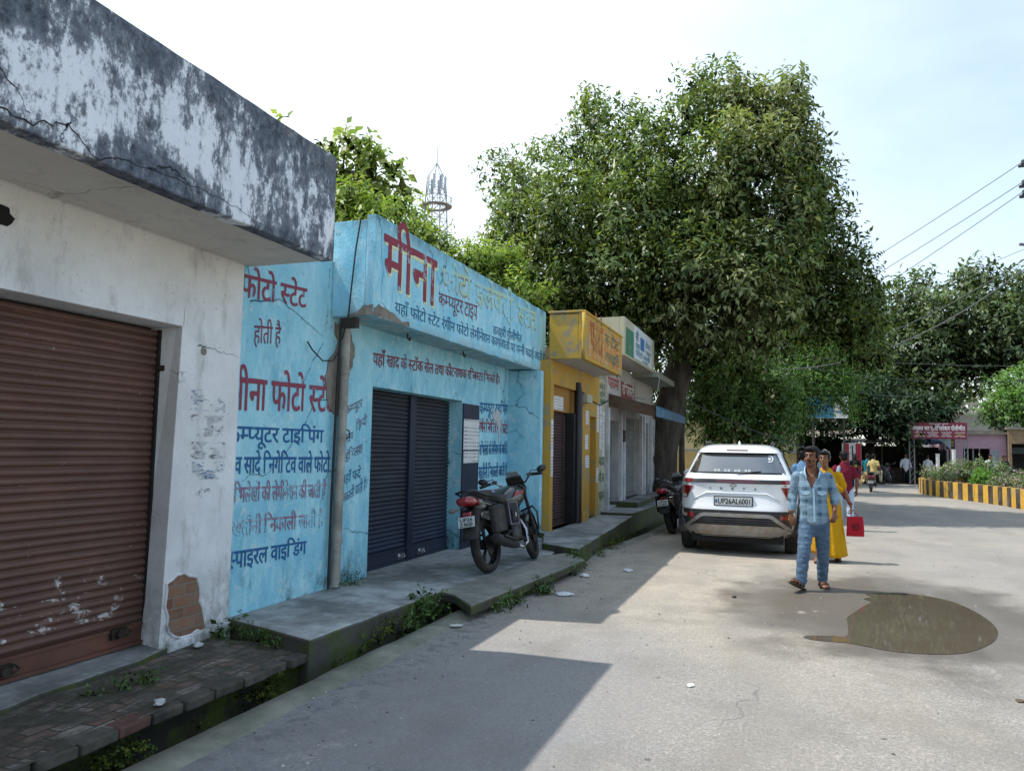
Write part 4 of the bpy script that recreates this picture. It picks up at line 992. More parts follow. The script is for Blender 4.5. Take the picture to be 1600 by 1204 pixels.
def leaf_mesh(name, clumps, n, size, seed, mat, parent=None, aspect=.42, droop=.25, shell=.55, twig=0.45, kind=0, sv=.45, soft=.55):
    """n small folded leaves scattered through ellipsoidal clumps (x, y, z, r); leaves sit in sprays"""
    g = np.random.default_rng(seed)
    cl = np.array([c[:4] for c in clumps], float)
    w = cl[:, 3]**2.2; w /= w.sum()
    per = 7                                   # leaves per spray
    m = max(1, n//per)
    idx = g.choice(len(cl), m, p=w)
    d = g.normal(size=(m, 3)); d /= np.linalg.norm(d, axis=1)[:, None]
    rr = cl[idx, 3]*np.where(g.random(m) < .62, g.uniform(.72, 1.0, m)**1., g.random(m)**.45)
    # uneven outline: radius modulated by direction so that the clump has bumps and bites
    lump = 1+.22*np.sin(d[:, 0]*5+cl[idx, 0]*3)+.18*np.sin(d[:, 2]*6+cl[idx, 2]*5)*np.cos(d[:, 1]*4)
    sp = cl[idx, :3]+d*(rr*lump)[:, None]*np.array([1, 1, .92])
    out = d*.8+np.array([0, 0, .15]); out += g.normal(scale=.35, size=(m, 3)); out /= np.linalg.norm(out, axis=1)[:, None]
    # leaves along each spray
    P = np.repeat(sp, per, 0); O = np.repeat(out, per, 0); k = np.tile(np.arange(per), m)
    L = size*twig*7
    base = P+O*((k/per-.3)*L)[:, None]
    N = len(base)
    side = np.cross(O, g.normal(size=(N, 3))); side /= np.linalg.norm(side, axis=1)[:, None]+1e-9
    dirv = O*.55+side*.9+g.normal(scale=.28, size=(N, 3)); dirv[:, 2] -= droop
    dirv /= np.linalg.norm(dirv, axis=1)[:, None]
    up = np.array([0, 0, 1.])+g.normal(scale=.45, size=(N, 3))+O*.5
    wd = np.cross(dirv, up); wd /= np.linalg.norm(wd, axis=1)[:, None]+1e-9
    nr = np.cross(wd, dirv)
    s = size*(1+g.uniform(-sv, sv, N)); a = s*aspect
    v0 = base; v1 = base+dirv*(s*.45)[:, None]+wd*(a*.5)[:, None]+nr*(s*.07)[:, None]
    v2 = base+dirv*s[:, None]-nr*(s*.10)[:, None]; v3 = base+dirv*(s*.45)[:, None]-wd*(a*.5)[:, None]+nr*(s*.07)[:, None]
    V = np.stack([v0, v1, v2, v3], 1).reshape(-1, 3).astype(np.float32)
    me = bpy.data.meshes.new(name)
    me.vertices.add(len(V)); me.vertices.foreach_set('co', V.ravel())
    me.loops.add(4*N); me.loops.foreach_set('vertex_index', np.arange(4*N, dtype=np.int32))
    me.polygons.add(N); me.polygons.foreach_set('loop_start', np.arange(0, 4*N, 4, dtype=np.int32))
    me.update(calc_edges=True); me.materials.append(mat)
    if soft:     # leaf normals lean towards the outside of their clump, as the bent blades of a real spray do on average
        cd = base-np.repeat(cl[idx, :3], per, 0); cd /= np.linalg.norm(cd, axis=1)[:, None]+1e-9
        ln = nr/(np.linalg.norm(nr, axis=1)[:, None]+1e-9); ln[(ln*cd).sum(1) < 0] *= -1
        nn = cd*soft+ln*(1-soft)+np.array([0, 0, .12]); nn /= np.linalg.norm(nn, axis=1)[:, None]+1e-9
        me.normals_split_custom_set_from_vertices(np.repeat(nn, 4, 0).astype(np.float32).tolist())
    o = bpy.data.objects.new(name, me); COL.objects.link(o)
    if parent is not None:
        o.parent = parent; o.matrix_basis = parent.matrix_basis.inverted()
    return o
def m_bark(name, c1, c2):
    b = NB(name); n = b.noise(5, 8, .7, co=b.mapped((1, 1, .3))); v = b.voro(7, co=b.mapped((1, 1, .25)))
    col = b.mix(b.ramp(n, [(.35, 0.), (.65, 1.)]), hexc(c1), hexc(c2))
    return b.out(col, .95, b.bump(b.math('ADD', n, b.math('MULTIPLY', v, .5)), .8, .04), spec=.2)
M_BARK = m_bark('grey_bark', '#332f2b', '#5c554d'); M_BARKD = m_bark('dark_bark', '#2a2622', '#4c453d')
def wob_tube(bm, a, b, r0, r1, n=8, seed=0, k=6, amp=.08):
    a, b = Vector(a), Vector(b); pts = []; rs = []
    L = (b-a).length
    for i in range(k+1):
        t = i/k; p = a.lerp(b, t)
        if 0 < i < k: p += Vector((mnoise.noise((t*3, seed, 1)), mnoise.noise((t*3, seed, 5)), mnoise.noise((t*3, seed, 9))))*amp*L
        pts.append(p); rs.append(r0+(r1-r0)*t)
    tube(bm, pts, rs, n); return pts
def tree(name, label, cat, base, clumps, n, size, mat, trunk, bark=None, seed=1, group=None, limbs=8, r=.2, **k):
    """trunk: list of points from the ground up; limbs run from it into the clumps"""
    t = thing(name, label, cat, base, group=group)
    bm = BM(); T = [Vector(p) for p in trunk]; m = len(T)
    rs = [r*(1.25 if i == 0 else 1-.55*i/(m-1)) for i in range(m)]
    pts = []; rr = []
    for i in range(m-1):
        for j in range(4):
            s = j/4; p = T[i].lerp(T[i+1], s); q = rs[i]+(rs[i+1]-rs[i])*s
            pts.append(p+Vector((mnoise.noise((p.z, seed, 0)), mnoise.noise((p.z, seed, 4)), 0))*q*.25); rr.append(q*(1+.12*mnoise.noise((p.z*2, seed, 7))))
    pts.append(T[-1]); rr.append(rs[-1])
    tube(bm, pts, rr, 14)
    cs = sorted(clumps, key=lambda c: -c[3]); R_ = random.Random(seed)
    for i, c in enumerate(cs[:limbs]):
        s = T[min(m-1, max(1, int((m-1)*R_.uniform(.55, 1.0)+.5)))]
        wob_tube(bm, s, Vector(c[:3])+Vector((R_.uniform(-.2, .2),)*3), r*.38*R_.uniform(.7, 1.1), r*.08, 7, seed+i, 6, .09)
    obj('trunk', bm, bark or M_BARK, t, smooth=True, world=True)
    cr = leaf_mesh('crown', clumps, n, size, seed, mat, t, **k)
    return t
CL_MAIN = [(-1.61, 22.0, 11.43, 1.06), (-2.45, 21.0, 10.7, 0.8), (-0.5, 22.5, 10.83, 1.14), (-5.06, 22.0, 10.91, 1.16), (-3.82, 21.0, 9.71, 1.44), (-6.7, 22.5, 10.18, 1.16), (-7.47, 22.0, 9.07, 1.15), (-5.39, 20.0, 7.9, 1.49), (-3.59, 19.8, 7.6, 1.61), (-2.01, 20.5, 8.62, 1.62), (-0.57, 21.0, 7.77, 1.62), (0.49, 22.8, 7.38, 1.12), (-7.97, 22.0, 7.79, 1.09), (-6.1, 20.0, 6.51, 1.27), (-4.27, 19.4, 6.09, 1.33), (-2.54, 19.4, 6.15, 1.38), (-0.94, 20.0, 6.02, 1.3), (0.58, 22.5, 5.9, 1.24), (1.21, 23.0, 6.64, 0.68), (-8.67, 22.5, 6.94, 0.82), (-7.28, 21.0, 6.01, 0.75), (-3.45, 20.0, 5.15, 0.93), (-4.92, 20.0, 5.73, 0.87), (-0.45, 21.5, 5.01, 0.86), (-2.33, 22.0, 12.21, 0.52), (-5.44, 22.3, 11.99, 0.59), (-8.71, 23.0, 10.46, 0.72), (0.35, 23.5, 9.2, 0.94), (-2.31, 24.5, 8.74, 1.62), (-5.5, 24.5, 8.8, 1.6), (-4.44, 24.5, 7.01, 1.87), (-0.5, 24.5, 6.79, 1.57), (-7.6, 21, 5.1, 1.0), (-6.4, 20.4, 5.0, 1.0), (-8.6, 22, 5.6, .9), (-5.6, 20.5, 4.7, .9), (1.3, 24, 5.6, .9), (1.7, 24.5, 5.0, .8), (1.35, 23.5, 6.9, .7), (1.25, 23, 7.9, .6), (1.75, 23.2, 6.6, .75), (2.05, 23.6, 5.7, .75), (.9, 22.6, 8.8, .6), (2.2, 24.2, 4.7, .7), (-3.9, 24.2, 4.3, 1.0), (-3.9, 21.2, 4.6, .75), (-2.0, 21.4, 4.5, .8), (-3.1, 20.9, 4.9, .6), (-1.3, 22.5, 4.3, .7), (-4.6, 24.0, 5.2, 1.1), (-8.3, 22, 6.2, 1.0), (-7.3, 21.2, 6.9, 1.1), (-6.9, 20.8, 8.0, 1.1), (-7.0, 21.6, 5.6, 1.0), (-5.6, 21, 5.6, 1.2)]
CL_OLIVE = [(-0.14, 21.2, 10.88, 0.86), (0.25, 21.0, 9.69, 0.85), (-0.84, 20.0, 9.26, 0.9), (-1.21, 21.2, 11.3, 0.56), (0.64, 21.2, 9.02, 0.61), (1.03, 21.4, 8.1, 0.44), (0.15, 20.5, 7.9, 0.76), (-0.77, 19.6, 6.57, 0.64), (0.28, 20.4, 6.36, 0.55), (-2.12, 19.2, 5.92, 0.8), (-1.13, 19.2, 5.46, 0.81), (-0.26, 19.7, 5.19, 0.63), (-2.51, 19.2, 5.13, 0.57), (-1.76, 19.4, 4.7, 0.6), (-0.71, 19.7, 4.5, 0.5), (-1.46, 19.7, 7.63, 0.65)]
CL_TEAK = [(-8.39, 13.5, 7.47, 0.53), (-7.85, 13.5, 7.14, 0.45), (-8.71, 13.5, 7.85, 0.27), (-7.54, 13.5, 6.7, 0.39), (-8.83, 13.2, 7.75, 0.19), (-8.72, 13.9, 6.95, 0.62), (-8.21, 11.0, 7.28, 0.1), (-8.06, 11.0, 7.07, 0.09), (-8.31, 11.0, 7.45, 0.05), (-7.1, 13.5, 6.59, 0.18), (-7.87, 13.5, 7.68, 0.16)]
CL_LIGHT = [(-9.26, 14.7, 6.89, 0.58), (-8.63, 14.9, 6.82, 0.58), (-8.3, 15.5, 6.75, 0.56), (-7.64, 15.5, 6.2, 0.45), (-7.07, 15.5, 5.8, 0.45), (-6.57, 15.8, 5.7, 0.45), (-6.22, 16.3, 5.95, 0.42), (-7.95, 15.5, 6.05, 0.59), (-6.59, 15.5, 5.59, 0.51), (-6.05, 16.3, 5.66, 0.47), (-9.48, 15.5, 6.46, 0.6), (-5.6, 16.0, 4.9, .6), (-6.6, 15.6, 4.9, .7), (-7.8, 15.4, 5.2, .7), (-9.2, 15.2, 5.7, .7), (-7.75, 12.4, 5.95, .5), (-7.2, 12.5, 5.75, .5), (-7.9, 12.6, 6.35, .36), (-8.3, 12.4, 5.7, .5), (-6.7, 12.8, 5.3, .45), (-7.3, 12.3, 5.1, .6), (-8.2, 12.2, 5.0, .6)]
CL_SHRUB = [(x, y-.6, z, r*1.12) for x, y, z, r in ((-2.67, 27.0, 3.43, 0.84), (-1.82, 27.0, 3.86, 0.91), (-1.59, 26.5, 2.75, 0.89), (-0.69, 27.0, 2.99, 0.77), (-2.43, 26.7, 2.43, 0.56), (-0.98, 26.5, 2.12, 0.63), (-0.29, 27.0, 2.14, 0.59), (-2.94, 27.5, 4.37, 0.68), (-2.22, 26.7, 1.89, 0.39), (-0.09, 27.5, 2.69, 0.48), (-1.45, 28.0, 4.84, 0.68), (-1.0, 27.2, 4.2, .7), (-.2, 27.4, 3.6, .6), (-2.9, 27, 2.9, .5))]
CL_FEATHER = [(-0.32, 33.0, 5.93, 0.94), (0.8, 33.5, 6.49, 1.05), (1.49, 33.0, 5.36, 1.03), (1.95, 33.0, 4.32, 0.87), (0.15, 32.5, 4.56, 1.02), (1.1, 32.5, 4.04, 0.91), (-0.46, 33.0, 4.09, 0.73), (2.28, 34.0, 6.51, 0.63), (2.18, 34.0, 7.58, 0.58), (-1.11, 34.0, 5.53, 0.71), (2.4, 33.0, 3.3, 0.45), (0.51, 33.0, 3.31, 0.62)]
CL_BACK = [(4.79, 56.0, 11.87, 1.47), (6.52, 56.0, 10.92, 1.87), (8.62, 56.0, 11.26, 1.77), (8.09, 56.0, 12.99, 0.76), (9.89, 54.0, 10.03, 1.84), (11.92, 56.0, 11.52, 1.89), (11.97, 56.0, 13.4, 0.82), (13.67, 56.0, 11.02, 1.79), (12.29, 54.0, 9.14, 1.96), (10.18, 54.6, 8.1, 1.7), (8.06, 54.0, 8.06, 2.02), (6.05, 54.0, 8.11, 1.88), (4.74, 56.0, 9.26, 1.72), (13.45, 54.0, 8.31, 1.79), (6.43, 53.0, 5.57, 1.76), (8.55, 53.0, 5.15, 1.57), (5.08, 54.0, 6.07, 1.64), (11.2, 55.0, 7.6, 1.42), (12.9, 55.0, 7.9, 1.4), (11.05, 56.0, 12.82, 0.83), (14.5, 57.0, 12.84, 0.83), (15.03, 56.0, 10.15, 2.01), (15.46, 56.0, 8.4, 1.8), (17.5, 56, 9, 2.2), (3.4, 56.5, 10.6, 1.5), (3.0, 55, 8.8, 1.7), (2.6, 56, 11.6, .9)]
CL_UNDER = [(4.39, 47.0, 3.69, 1.21), (5.67, 47.0, 3.52, 1.2), (6.94, 47.0, 3.87, 1.05), (3.75, 47.0, 4.77, 1.15), (7.87, 47.0, 4.05, 0.76), (6.37, 46.5, 2.46, 0.48), (6.07, 46.5, 2.98, 0.69), (2.8, 48.0, 3.36, 0.96), (1.76, 48.0, 2.99, 0.89), (5.2, 48.5, 5.0, 1.3), (3.2, 49, 5.6, 1.3)]
CL_RIGHT = [(11.25, 50.0, 4.2, 0.79), (12.19, 50.0, 4.56, 0.93), (12.79, 51.0, 5.72, 1.1), (10.61, 50.0, 3.84, 0.44), (11.74, 49.5, 3.64, 0.57), (12.06, 52.0, 5.44, 0.9), (13.1, 50.0, 4.2, 1.07)]
CL_DARK = [(-2.06, 40.0, 7.23, 1.61), (-0.54, 41.0, 8.31, 1.5), (-2.44, 41.0, 5.38, 1.32), (0.03, 42.0, 3.78, 1.32), (1.59, 43.0, 3.84, 1.33), (-1.22, 42.0, 4.79, 1.47), (1.97, 43.0, 8.54, 1.01), (2.86, 43.0, 6.49, 0.99), (-3.72, 41.0, 6.41, 1.34), (-1.56, 42.0, 2.78, 1.0), (-3.8, 42, 4, 1.6), (.8, 43, 6, 1.6)]
G_D = m_leaf('dark_leaves', ['#4c6039', '#627846', '#556c48', '#76874f', '#526640', '#889657', '#677d52', '#a2a65c'], .40, .42)
G_O = m_leaf('olive_leaves', ['#74835a', '#879462', '#959c6b', '#7e8963', '#a2a472', '#72835c'], .35, .5)
G_L = m_leaf('lime_leaves', ['#7b964a', '#8ca553', '#9db25f', '#829b52', '#b0b86c', '#728c4a'], .45, .5)
G_T = m_leaf('broad_leaves', ['#7f9858', '#93a662', '#a5b271', '#889b60', '#b3b37a'], .4, .5)
G_S = m_leaf('shrub_leaves', ['#4d6d40', '#5e8046', '#71904e', '#557549', '#869f59', '#51744c'], .3, .5)
G_F = m_leaf('feathery_leaves', ['#5c8049', '#6b9152', '#7b9f5a', '#56784a', '#8cad68'], .45, .55)
G_B = m_leaf('far_olive_leaves', ['#4c6040', '#5c714a', '#687a50', '#47593d', '#788558', '#526544'], .3, .45)
G_K = m_leaf('deep_leaves', ['#2c4029', '#395032', '#445b38', '#344831'], .2, .5)
main = tree('broadleaf_tree', 'big dark green tree with grey trunk rising behind the shop row', 'tree', (-3.4, 22.3, 0), CL_MAIN, 105000, .17, G_D,
     [(-3.55, 22.4, -.1), (-3.45, 22.3, .8), (-3.3, 22.3, 1.9), (-3.1, 22.3, 3.2), (-2.75, 22.3, 4.4), (-2.5, 22.3, 5.6), (-2.4, 22.3, 7.2), (-2.3, 22.2, 9)], M_BARK, 3, limbs=22, r=.52)
tree('broadleaf_tree', 'pale olive leaved tree in front of the dark crown above the parked white car', 'tree', (-2.3, 21.4, 0), CL_OLIVE, 16000, .18, G_O,
     [(-3.0, 23.6, -.1), (-2.95, 23.3, 2.0), (-2.8, 22.8, 3.6), (-2.2, 21.4, 5.2), (-1.2, 20.6, 7.6), (-.4, 20.9, 10)], M_BARK, 5, limbs=14, r=.09, droop=.55, aspect=.36)
tree('broadleaf_tree', 'bright lime green bushy tree showing above the blue parapet', 'tree', (-7.6, 16, 0), CL_LIGHT, 20000, .13, G_L,
     [(-7.8, 16.5, -.1), (-7.8, 16.3, 2.5), (-7.6, 16, 4.6), (-7.4, 15.8, 5.8)], M_BARK, 8, limbs=12, r=.16)
tree('broadleaf_tree', 'thin tree with large pale leaves standing over the end of the mouldy parapet', 'tree', (-9.3, 13.5, 0), CL_TEAK, 1000, .20, G_T,
     [(-9.3, 13.9, -.1), (-9.1, 13.8, 3.0), (-8.7, 13.6, 5.8), (-8.5, 13.5, 7.2)], M_BARK, 11, limbs=10, r=.12, aspect=.62, twig=.3)
tree('shrub_tree', 'dense green bush leaning over the yellow boundary wall behind the car', 'shrub', (-1.5, 27.4, 0), CL_SHRUB, 16000, .15, G_S,
     [(-1.9, 27.6, -.1), (-1.9, 27.5, 1.4), (-1.7, 27.2, 2.8), (-1.6, 27.1, 3.8)], M_BARKD, 13, limbs=10, r=.12)
tree('feathery_tree', 'bright feathery leaved tree in front of the blue billboard', 'tree', (.6, 33.6, 0), CL_FEATHER, 21000, .17, G_F,
     [(.2, 34, -.1), (.3, 33.8, 2.2), (.6, 33.5, 4.2), (.8, 33.3, 5.8)], M_BARKD, 17, limbs=11, r=.16, aspect=.24, droop=.4, twig=.6)
tree('broadleaf_tree', 'tall shady tree filling the gap between the bush and the feathery tree', 'tree', (-1, 42, 0), CL_DARK, 17000, .27, G_K,
     [(-1.4, 42.3, -.1), (-1.2, 42, 3), (-.8, 42, 5.5), (-.3, 42, 8)], M_BARKD, 19, limbs=10, r=.25)
tree('broadleaf_tree', 'wide spreading old tree with dusty leaves beyond the road at the right', 'tree', (9, 55, 0), CL_BACK, 34000, .38, G_B,
     [(7.2, 55.5, -.1), (7.6, 55.2, 2.5), (8.6, 54.8, 4.6), (10, 54.6, 6.4), (11.4, 54.8, 8.6)], M_BARKD, 23, limbs=18, r=.55)
tree('broadleaf_tree', 'low dark tree overhanging the tin roofed stalls', 'tree', (5, 48.5, 0), CL_UNDER, 14000, .26, G_K,
     [(4.4, 49, -.1), (4.5, 48.8, 2), (4.7, 48.5, 3.8), (4.6, 48.3, 5)], M_BARKD, 29, limbs=10, r=.3)
tree('broadleaf_tree', 'light green young tree on the flat roof of the pink office', 'tree', (11.8, 51, 0), CL_RIGHT, 6500, .22, G_F,
     [(11.9, 51.2, -.1), (11.85, 51.1, 2), (11.7, 51, 3.2), (11.8, 51, 4.6)], M_BARKD, 31, limbs=7, r=.13)

# the wood that closes the view behind the stalls and offices: one mass, no single tree can be told apart
g_ = random.Random(77); FW = []
for k in range(95):
    x = -34+88*g_.random(); y = 70+g_.uniform(-3, 6); FW.append((x, y, g_.uniform(.8, 8.2 if x > -6 else 7), g_.uniform(1.5, 2.4)))
o = leaf_mesh('far_wood', FW, 26000, .62, 90, G_B); o['kind'] = 'stuff'; tag(o, 'wall of trees closing the view far behind the stalls', 'wood')
# ---------------------------------------------------------------- parked car
def build_car(loc, rz=0):
    HW = [(.28, .82), (.36, .875), (.5, .895), (.7, .90), (1.0, .897), (1.1, .882), (1.17, .845), (1.24, .80), (1.4, .733), (1.54, .668), (1.62, .605), (1.66, .54), (1.685, .40), (1.692, .15)]
    YR = [(.28, -1.98), (.42, -2.08), (.55, -2.15), (.70, -2.145), (.78, -2.09), (1.0, -2.06), (1.10, -2.065), (1.16, -2.04), (1.24, -1.96), (1.4, -1.82), (1.54, -1.68), (1.62, -1.60), (1.66, -1.48), (1.685, -1.15), (1.692, -.75)]
    YF = [(.28, 2.05), (.5, 2.15), (.8, 2.13), (.95, 2.02), (1.05, 1.65), (1.12, 1.15), (1.24, .92), (1.4, .62), (1.54, .32), (1.62, .1), (1.66, -.1), (1.685, -.3), (1.692, -.5)]
    def nexp(z): return interp([(.3, 5.5), (1.1, 6), (1.25, 5.5), (1.6, 4.5), (1.69, 3)], z)
    def rear_y(x, z):
        hw = interp(HW, z); a = min(.999, abs(x)/hw); n = nexp(z); yr, yf = interp(YR, z), interp(YF, z)
        return (yr+yf)/2-(yf-yr)/2*(1-a**n)**(1/n)
    def side_x(y, z):
        hw = interp(HW, z); n = nexp(z); yr, yf = interp(YR, z), interp(YF, z)
        a = min(.999, abs((y-(yr+yf)/2)/((yf-yr)/2))); return hw*(1-a**n)**(1/n)
    car = thing('parked_car', 'white compact SUV parked beside the footpath seen from behind', 'car', loc, rz)
    WP = NB('white_car_paint'); f = WP.noise(3, 6, .7); X, Y, Z = WP.sep()
    dust = WP.math('MULTIPLY', WP.sstep(Z, .85, .3), WP.ramp(f, [(.3, .25), (.7, .7)]))
    wp = WP.out(WP.mix(dust, (.78, .79, .80), hexc('#a5957f')), WP.math('ADD', .22, WP.math('MULTIPLY', dust, .5)), coat=.8, spec=.5)
    blk = plain('car_black_plastic', '#26272a', .55, var=.15, dirt='#5d5448', dirtamt=.25); gl = NB('car_glass').out((.03, .036, .04), .02, spec=1.0, ior=2.1)
    glb = NB('car_glass_border').out((.008, .008, .009), .12, spec=.6)
    red = NB('tail_lamp_red').out(hexc('#7d1019'), .12, coat=1, spec=.6); dred = NB('dark_red_lamp').out(hexc('#4c1019'), .12, coat=1)
    silv = plain('skid_silver', '#a09e9a', .4, metal=.35, var=.15, dirt='#86786a', dirtamt=.4)
    bm = BM(); rings = []; N = 72
    zs = [.28, .32, .36, .42, .5, .58, .66, .74, .82, .9, .97, 1.03, 1.08, 1.12, 1.16, 1.2, 1.24, 1.3, 1.36, 1.42, 1.48, 1.54, 1.58, 1.62, 1.645, 1.66, 1.675, 1.685, 1.692]
    for z in zs:
        hw, n, yr, yf = interp(HW, z), nexp(z), interp(YR, z), interp(YF, z); ring = []
        for k in range(N):
            a = 2*PI*(k+.5)/N; c, s = math.cos(a), math.sin(a)
            ring.append((hw*math.copysign(abs(c)**(2/n), c), (yr+yf)/2+(yf-yr)/2*math.copysign(abs(s)**(2/n), s), z))
        rings.append(ring)
    loft(bm, rings)
    body = obj('body', bm, wp, car, smooth=True, angle=38)
    cut = BM()
    for y in (-1.30, 1.30):
        for s in (-1, 1): cyl(cut, (s*.55, y, .34), (s*1.1, y, .34), .385, n=32)
    bmesh.ops.recalc_face_normals(cut, faces=cut.faces)
    cm = bpy.data.meshes.new('arch_cut'); cut.to_mesh(cm); cut.free(); cobj = bpy.data.objects.new('arch_cut', cm); COL.objects.link(cobj)
    cobj.parent = car
    md = body.modifiers.new('arches', 'BOOLEAN'); md.object = cobj; md.operation = 'DIFFERENCE'; md.solver = 'EXACT'
    bpy.context.view_layer.update()
    me2 = bpy.data.meshes.new_from_object(body.evaluated_get(bpy.context.evaluated_depsgraph_get()))
    body.modifiers.clear(); body.data = me2; bpy.data.objects.remove(cobj)
    me2.materials.clear(); me2.materials.append(wp)
    for p in me2.polygons: p.use_smooth = True; p.material_index = 0
    me2.set_sharp_from_angle(angle=R(38))
    def rgrid(zs, xl, xr, off, cols=14, th=.012):
        """panel lying on the tail: rows at heights zs between xl(z) and xr(z), standing off the body by off"""
        bm = BM(); g = []
        for z in zs:
            a, b = xl(z), xr(z); g.append([(a+(b-a)*k/cols, z) for k in range(cols+1)])
        fr = [[bm.verts.new((x, rear_y(x, z)-off, z)) for x, z in r] for r in g]
        bk = [[bm.verts.new((x, rear_y(x, z)-off+th+.006, z)) for x, z in r] for r in g]
        for i in range(len(g)-1):
            for k in range(cols): bm.faces.new((fr[i][k], fr[i][k+1], fr[i+1][k+1], fr[i+1][k]))
        for A, B in ((fr[0], bk[0]), (fr[-1], bk[-1])):
            for k in range(cols): bm.faces.new((A[k], A[k+1], B[k+1], B[k]))
        for i in range(len(g)-1):
            for c in (0, cols): bm.faces.new((fr[i][c], fr[i+1][c], bk[i+1][c], bk[i][c]))
        return bm
    def band(z0, z1, x0, x1, off, rows=3, cols=12, **k): return rgrid([z0+(z1-z0)*i/rows for i in range(rows+1)], lambda z: x0, lambda z: x1, off, cols, **k)
    # tailgate glass with its black border
    wz = [1.225+.33*i/10 for i in range(11)]
    def ww(z): return interp([(1.225, .775), (1.26, .77), (1.4, .70), (1.52, .635), (1.545, .615), (1.555, .57)], z)
    g = obj('rear_window', rgrid(wz, lambda z: -ww(z), ww, .004, 24), glb, car, smooth=True, angle=30)
    wz2 = [1.25+.275*i/10 for i in range(11)]
    obj('pane', rgrid(wz2, lambda z: -ww(z)+.075, lambda z: ww(z)-.075, .009, 24), gl, g, smooth=True, angle=30)
    wht = plain('sticker_white', '#d8dadb', .5, var=.03)
    bm = BM()
    for k in range(11):
        x0 = -.33+k*.05
        if k % 3 == 2: continue
        for (x, z, w, h) in ((x0, 1.262, .034, .007), (x0+.004, 1.275, .007, .018), (x0+.022, 1.272, .007, .02)):
            v = [bm.verts.new((a, rear_y(a, b_)-.013, b_)) for a, b_ in ((x, z), (x+w, z), (x+w, z+h), (x, z+h))]; bm.faces.new(v)
    obj('sticker', bm, wht, g)
    bm = BM(); n = 20
    for r0, r1 in ((.052, .043), (.026, .0)):
        pr = None
        for k in range(n+1):
            a = 2*PI*k/n; row = [bm.verts.new((.475+r*math.cos(a)*1.1, rear_y(.475, 1.46+r*math.sin(a))-.014, 1.46+r*math.sin(a))) for r in (r0, r1)]
            if pr and (r1 > 0 or k % 2): bm.faces.new((pr[0], row[0], row[1], pr[1]))
            pr = row
    obj('sticker', bm, wht, g)
    sp = obj('spoiler', rgrid([1.548+.09*i/5 for i in range(6)], lambda z: -interp(HW, z)*.93, lambda z: interp(HW, z)*.93, .075, 20, th=.10), wp, car, smooth=True, angle=30)
    obj('brake_lamp', band(1.575, 1.595, -.16, .16, .08, 1), dred, sp)
    # light strip
    lb = obj('light_strip', band(1.085, 1.145, -.84, .84, .012, 2, 20), blk, car, smooth=True, angle=30)
    for a, b_, m in ((-.845, -.66, red), (-.28, .28, dred), (.66, .845, red)): obj('lamp', band(1.092, 1.138, a, b_, .017, 1, 8), m, lb, smooth=True, angle=30)
    for s in (-1, 1):
        def xi(z): return interp([(.85, .735), (.9, .715), (1.035, .645)], z)
        def xo(z): return interp([(.85, .845), (1.035, .868)], z)
        zz = [.85+.185*i/6 for i in range(7)]
        tl = obj('tail_lamp', rgrid(zz, (lambda z: -xo(z)) if s < 0 else xi, (lambda z: -xi(z)) if s < 0 else xo, .014, 8), red, car, smooth=True, angle=30)
        obj('lens', rgrid([.858, .88, .90], (lambda z: -.835) if s < 0 else (lambda z: .745), (lambda z: -.745) if s < 0 else (lambda z: .835), .019, 4), NB('clear_lens').out((.6, .6, .6), .1, coat=1) if s < 0 else bpy.data.materials['clear_lens'], tl)
        # side glass and its black surround
        for y0, y1 in ((-1.52, -.95), (-.88, -.08), (.0, .62)):
            bm = BM(); fr = []
            for i in range(7):
                z = 1.205+.325*i/6; r = []
                for k in range(9):
                    y = y0+(y1-y0)*k/8
                    if y0 < -1.4: y += .22*(i/6)*(1-k/8)
                    if y1 > .5: y -= .50*(i/6)*(k/8)
                    r.append(bm.verts.new((s*(side_x(y, z)+.005), y, z)))
                fr.append(r)
            for i in range(6):
                for k in range(8): bm.faces.new((fr[i][k], fr[i][k+1], fr[i+1][k+1], fr[i+1][k]))
            obj('side_window', bm, gl, car, smooth=True)
        bm = BM(); cyl(bm, (s*.80, .62, 1.12), (s*.93, .60, 1.13), .02); ell(bm, (s*1.0, .58, 1.15), (.11, .07, .085), 14, 10); obj('mirror', bm, wp, car, smooth=True)
        bm = BM(); tube(bm, [(s*.50, -1.28, 1.672), (s*.515, -1.2, 1.715), (s*.53, -.3, 1.72), (s*.50, .05, 1.68)], .018, 8); obj('roof_rail', bm, blk, car, smooth=True)
        for y in (-1.3, 1.3):      # wheels and arch lining
            w = obj('wheel', *[(lambda b: (lathe(b, [(.20, .0), (.315, .0), (.335, .03), (.338, .10), (.335, .17), (.315, .20), (.20, .2)], (s*.68 if s > 0 else -.88, y, .338), 'x', 40, close=True), b)[1])(BM())], plain('car_tyre', '#1c1c1d', .85, var=.2, dirt='#4f463a', dirtamt=.35), car, smooth=True, angle=35)
            bm = BM()
            for k in range(5):
                a = 2*PI*k/5+.3
                for q in (-.16, .16): tube(bm, [(s*.85, y+.05*math.cos(a), .338+.05*math.sin(a)), (s*.865, y+.19*math.cos(a+q), .338+.19*math.sin(a+q))], [.022, .016], 6)
            lathe(bm, [(.21, s*.70), (.21, s*.865), (.195, s*.868), (.19, s*.84), (.185, s*.70)], (0, y, .338), 'x', 32); lathe(bm, [(.0, s*.86), (.06, s*.86), (.065, s*.80)], (0, y, .338), 'x', 16)
            obj('rim', bm, plain('alloy_grey', '#7c7e81', .35, metal=.8), w, smooth=True, angle=40)
            bm = BM(); lathe(bm, [(.385, s*.60), (.385, s*.893), (.385, s*.906), (.43, s*.904), (.44, s*.885)], (0, y, .34), 'x', 32, -.12, PI+.12); lathe(bm, [(.0, s*.58), (.386, s*.6)], (0, y, .34), 'x', 32)
            obj('wheel_arch', bm, blk, car, smooth=True, angle=40)
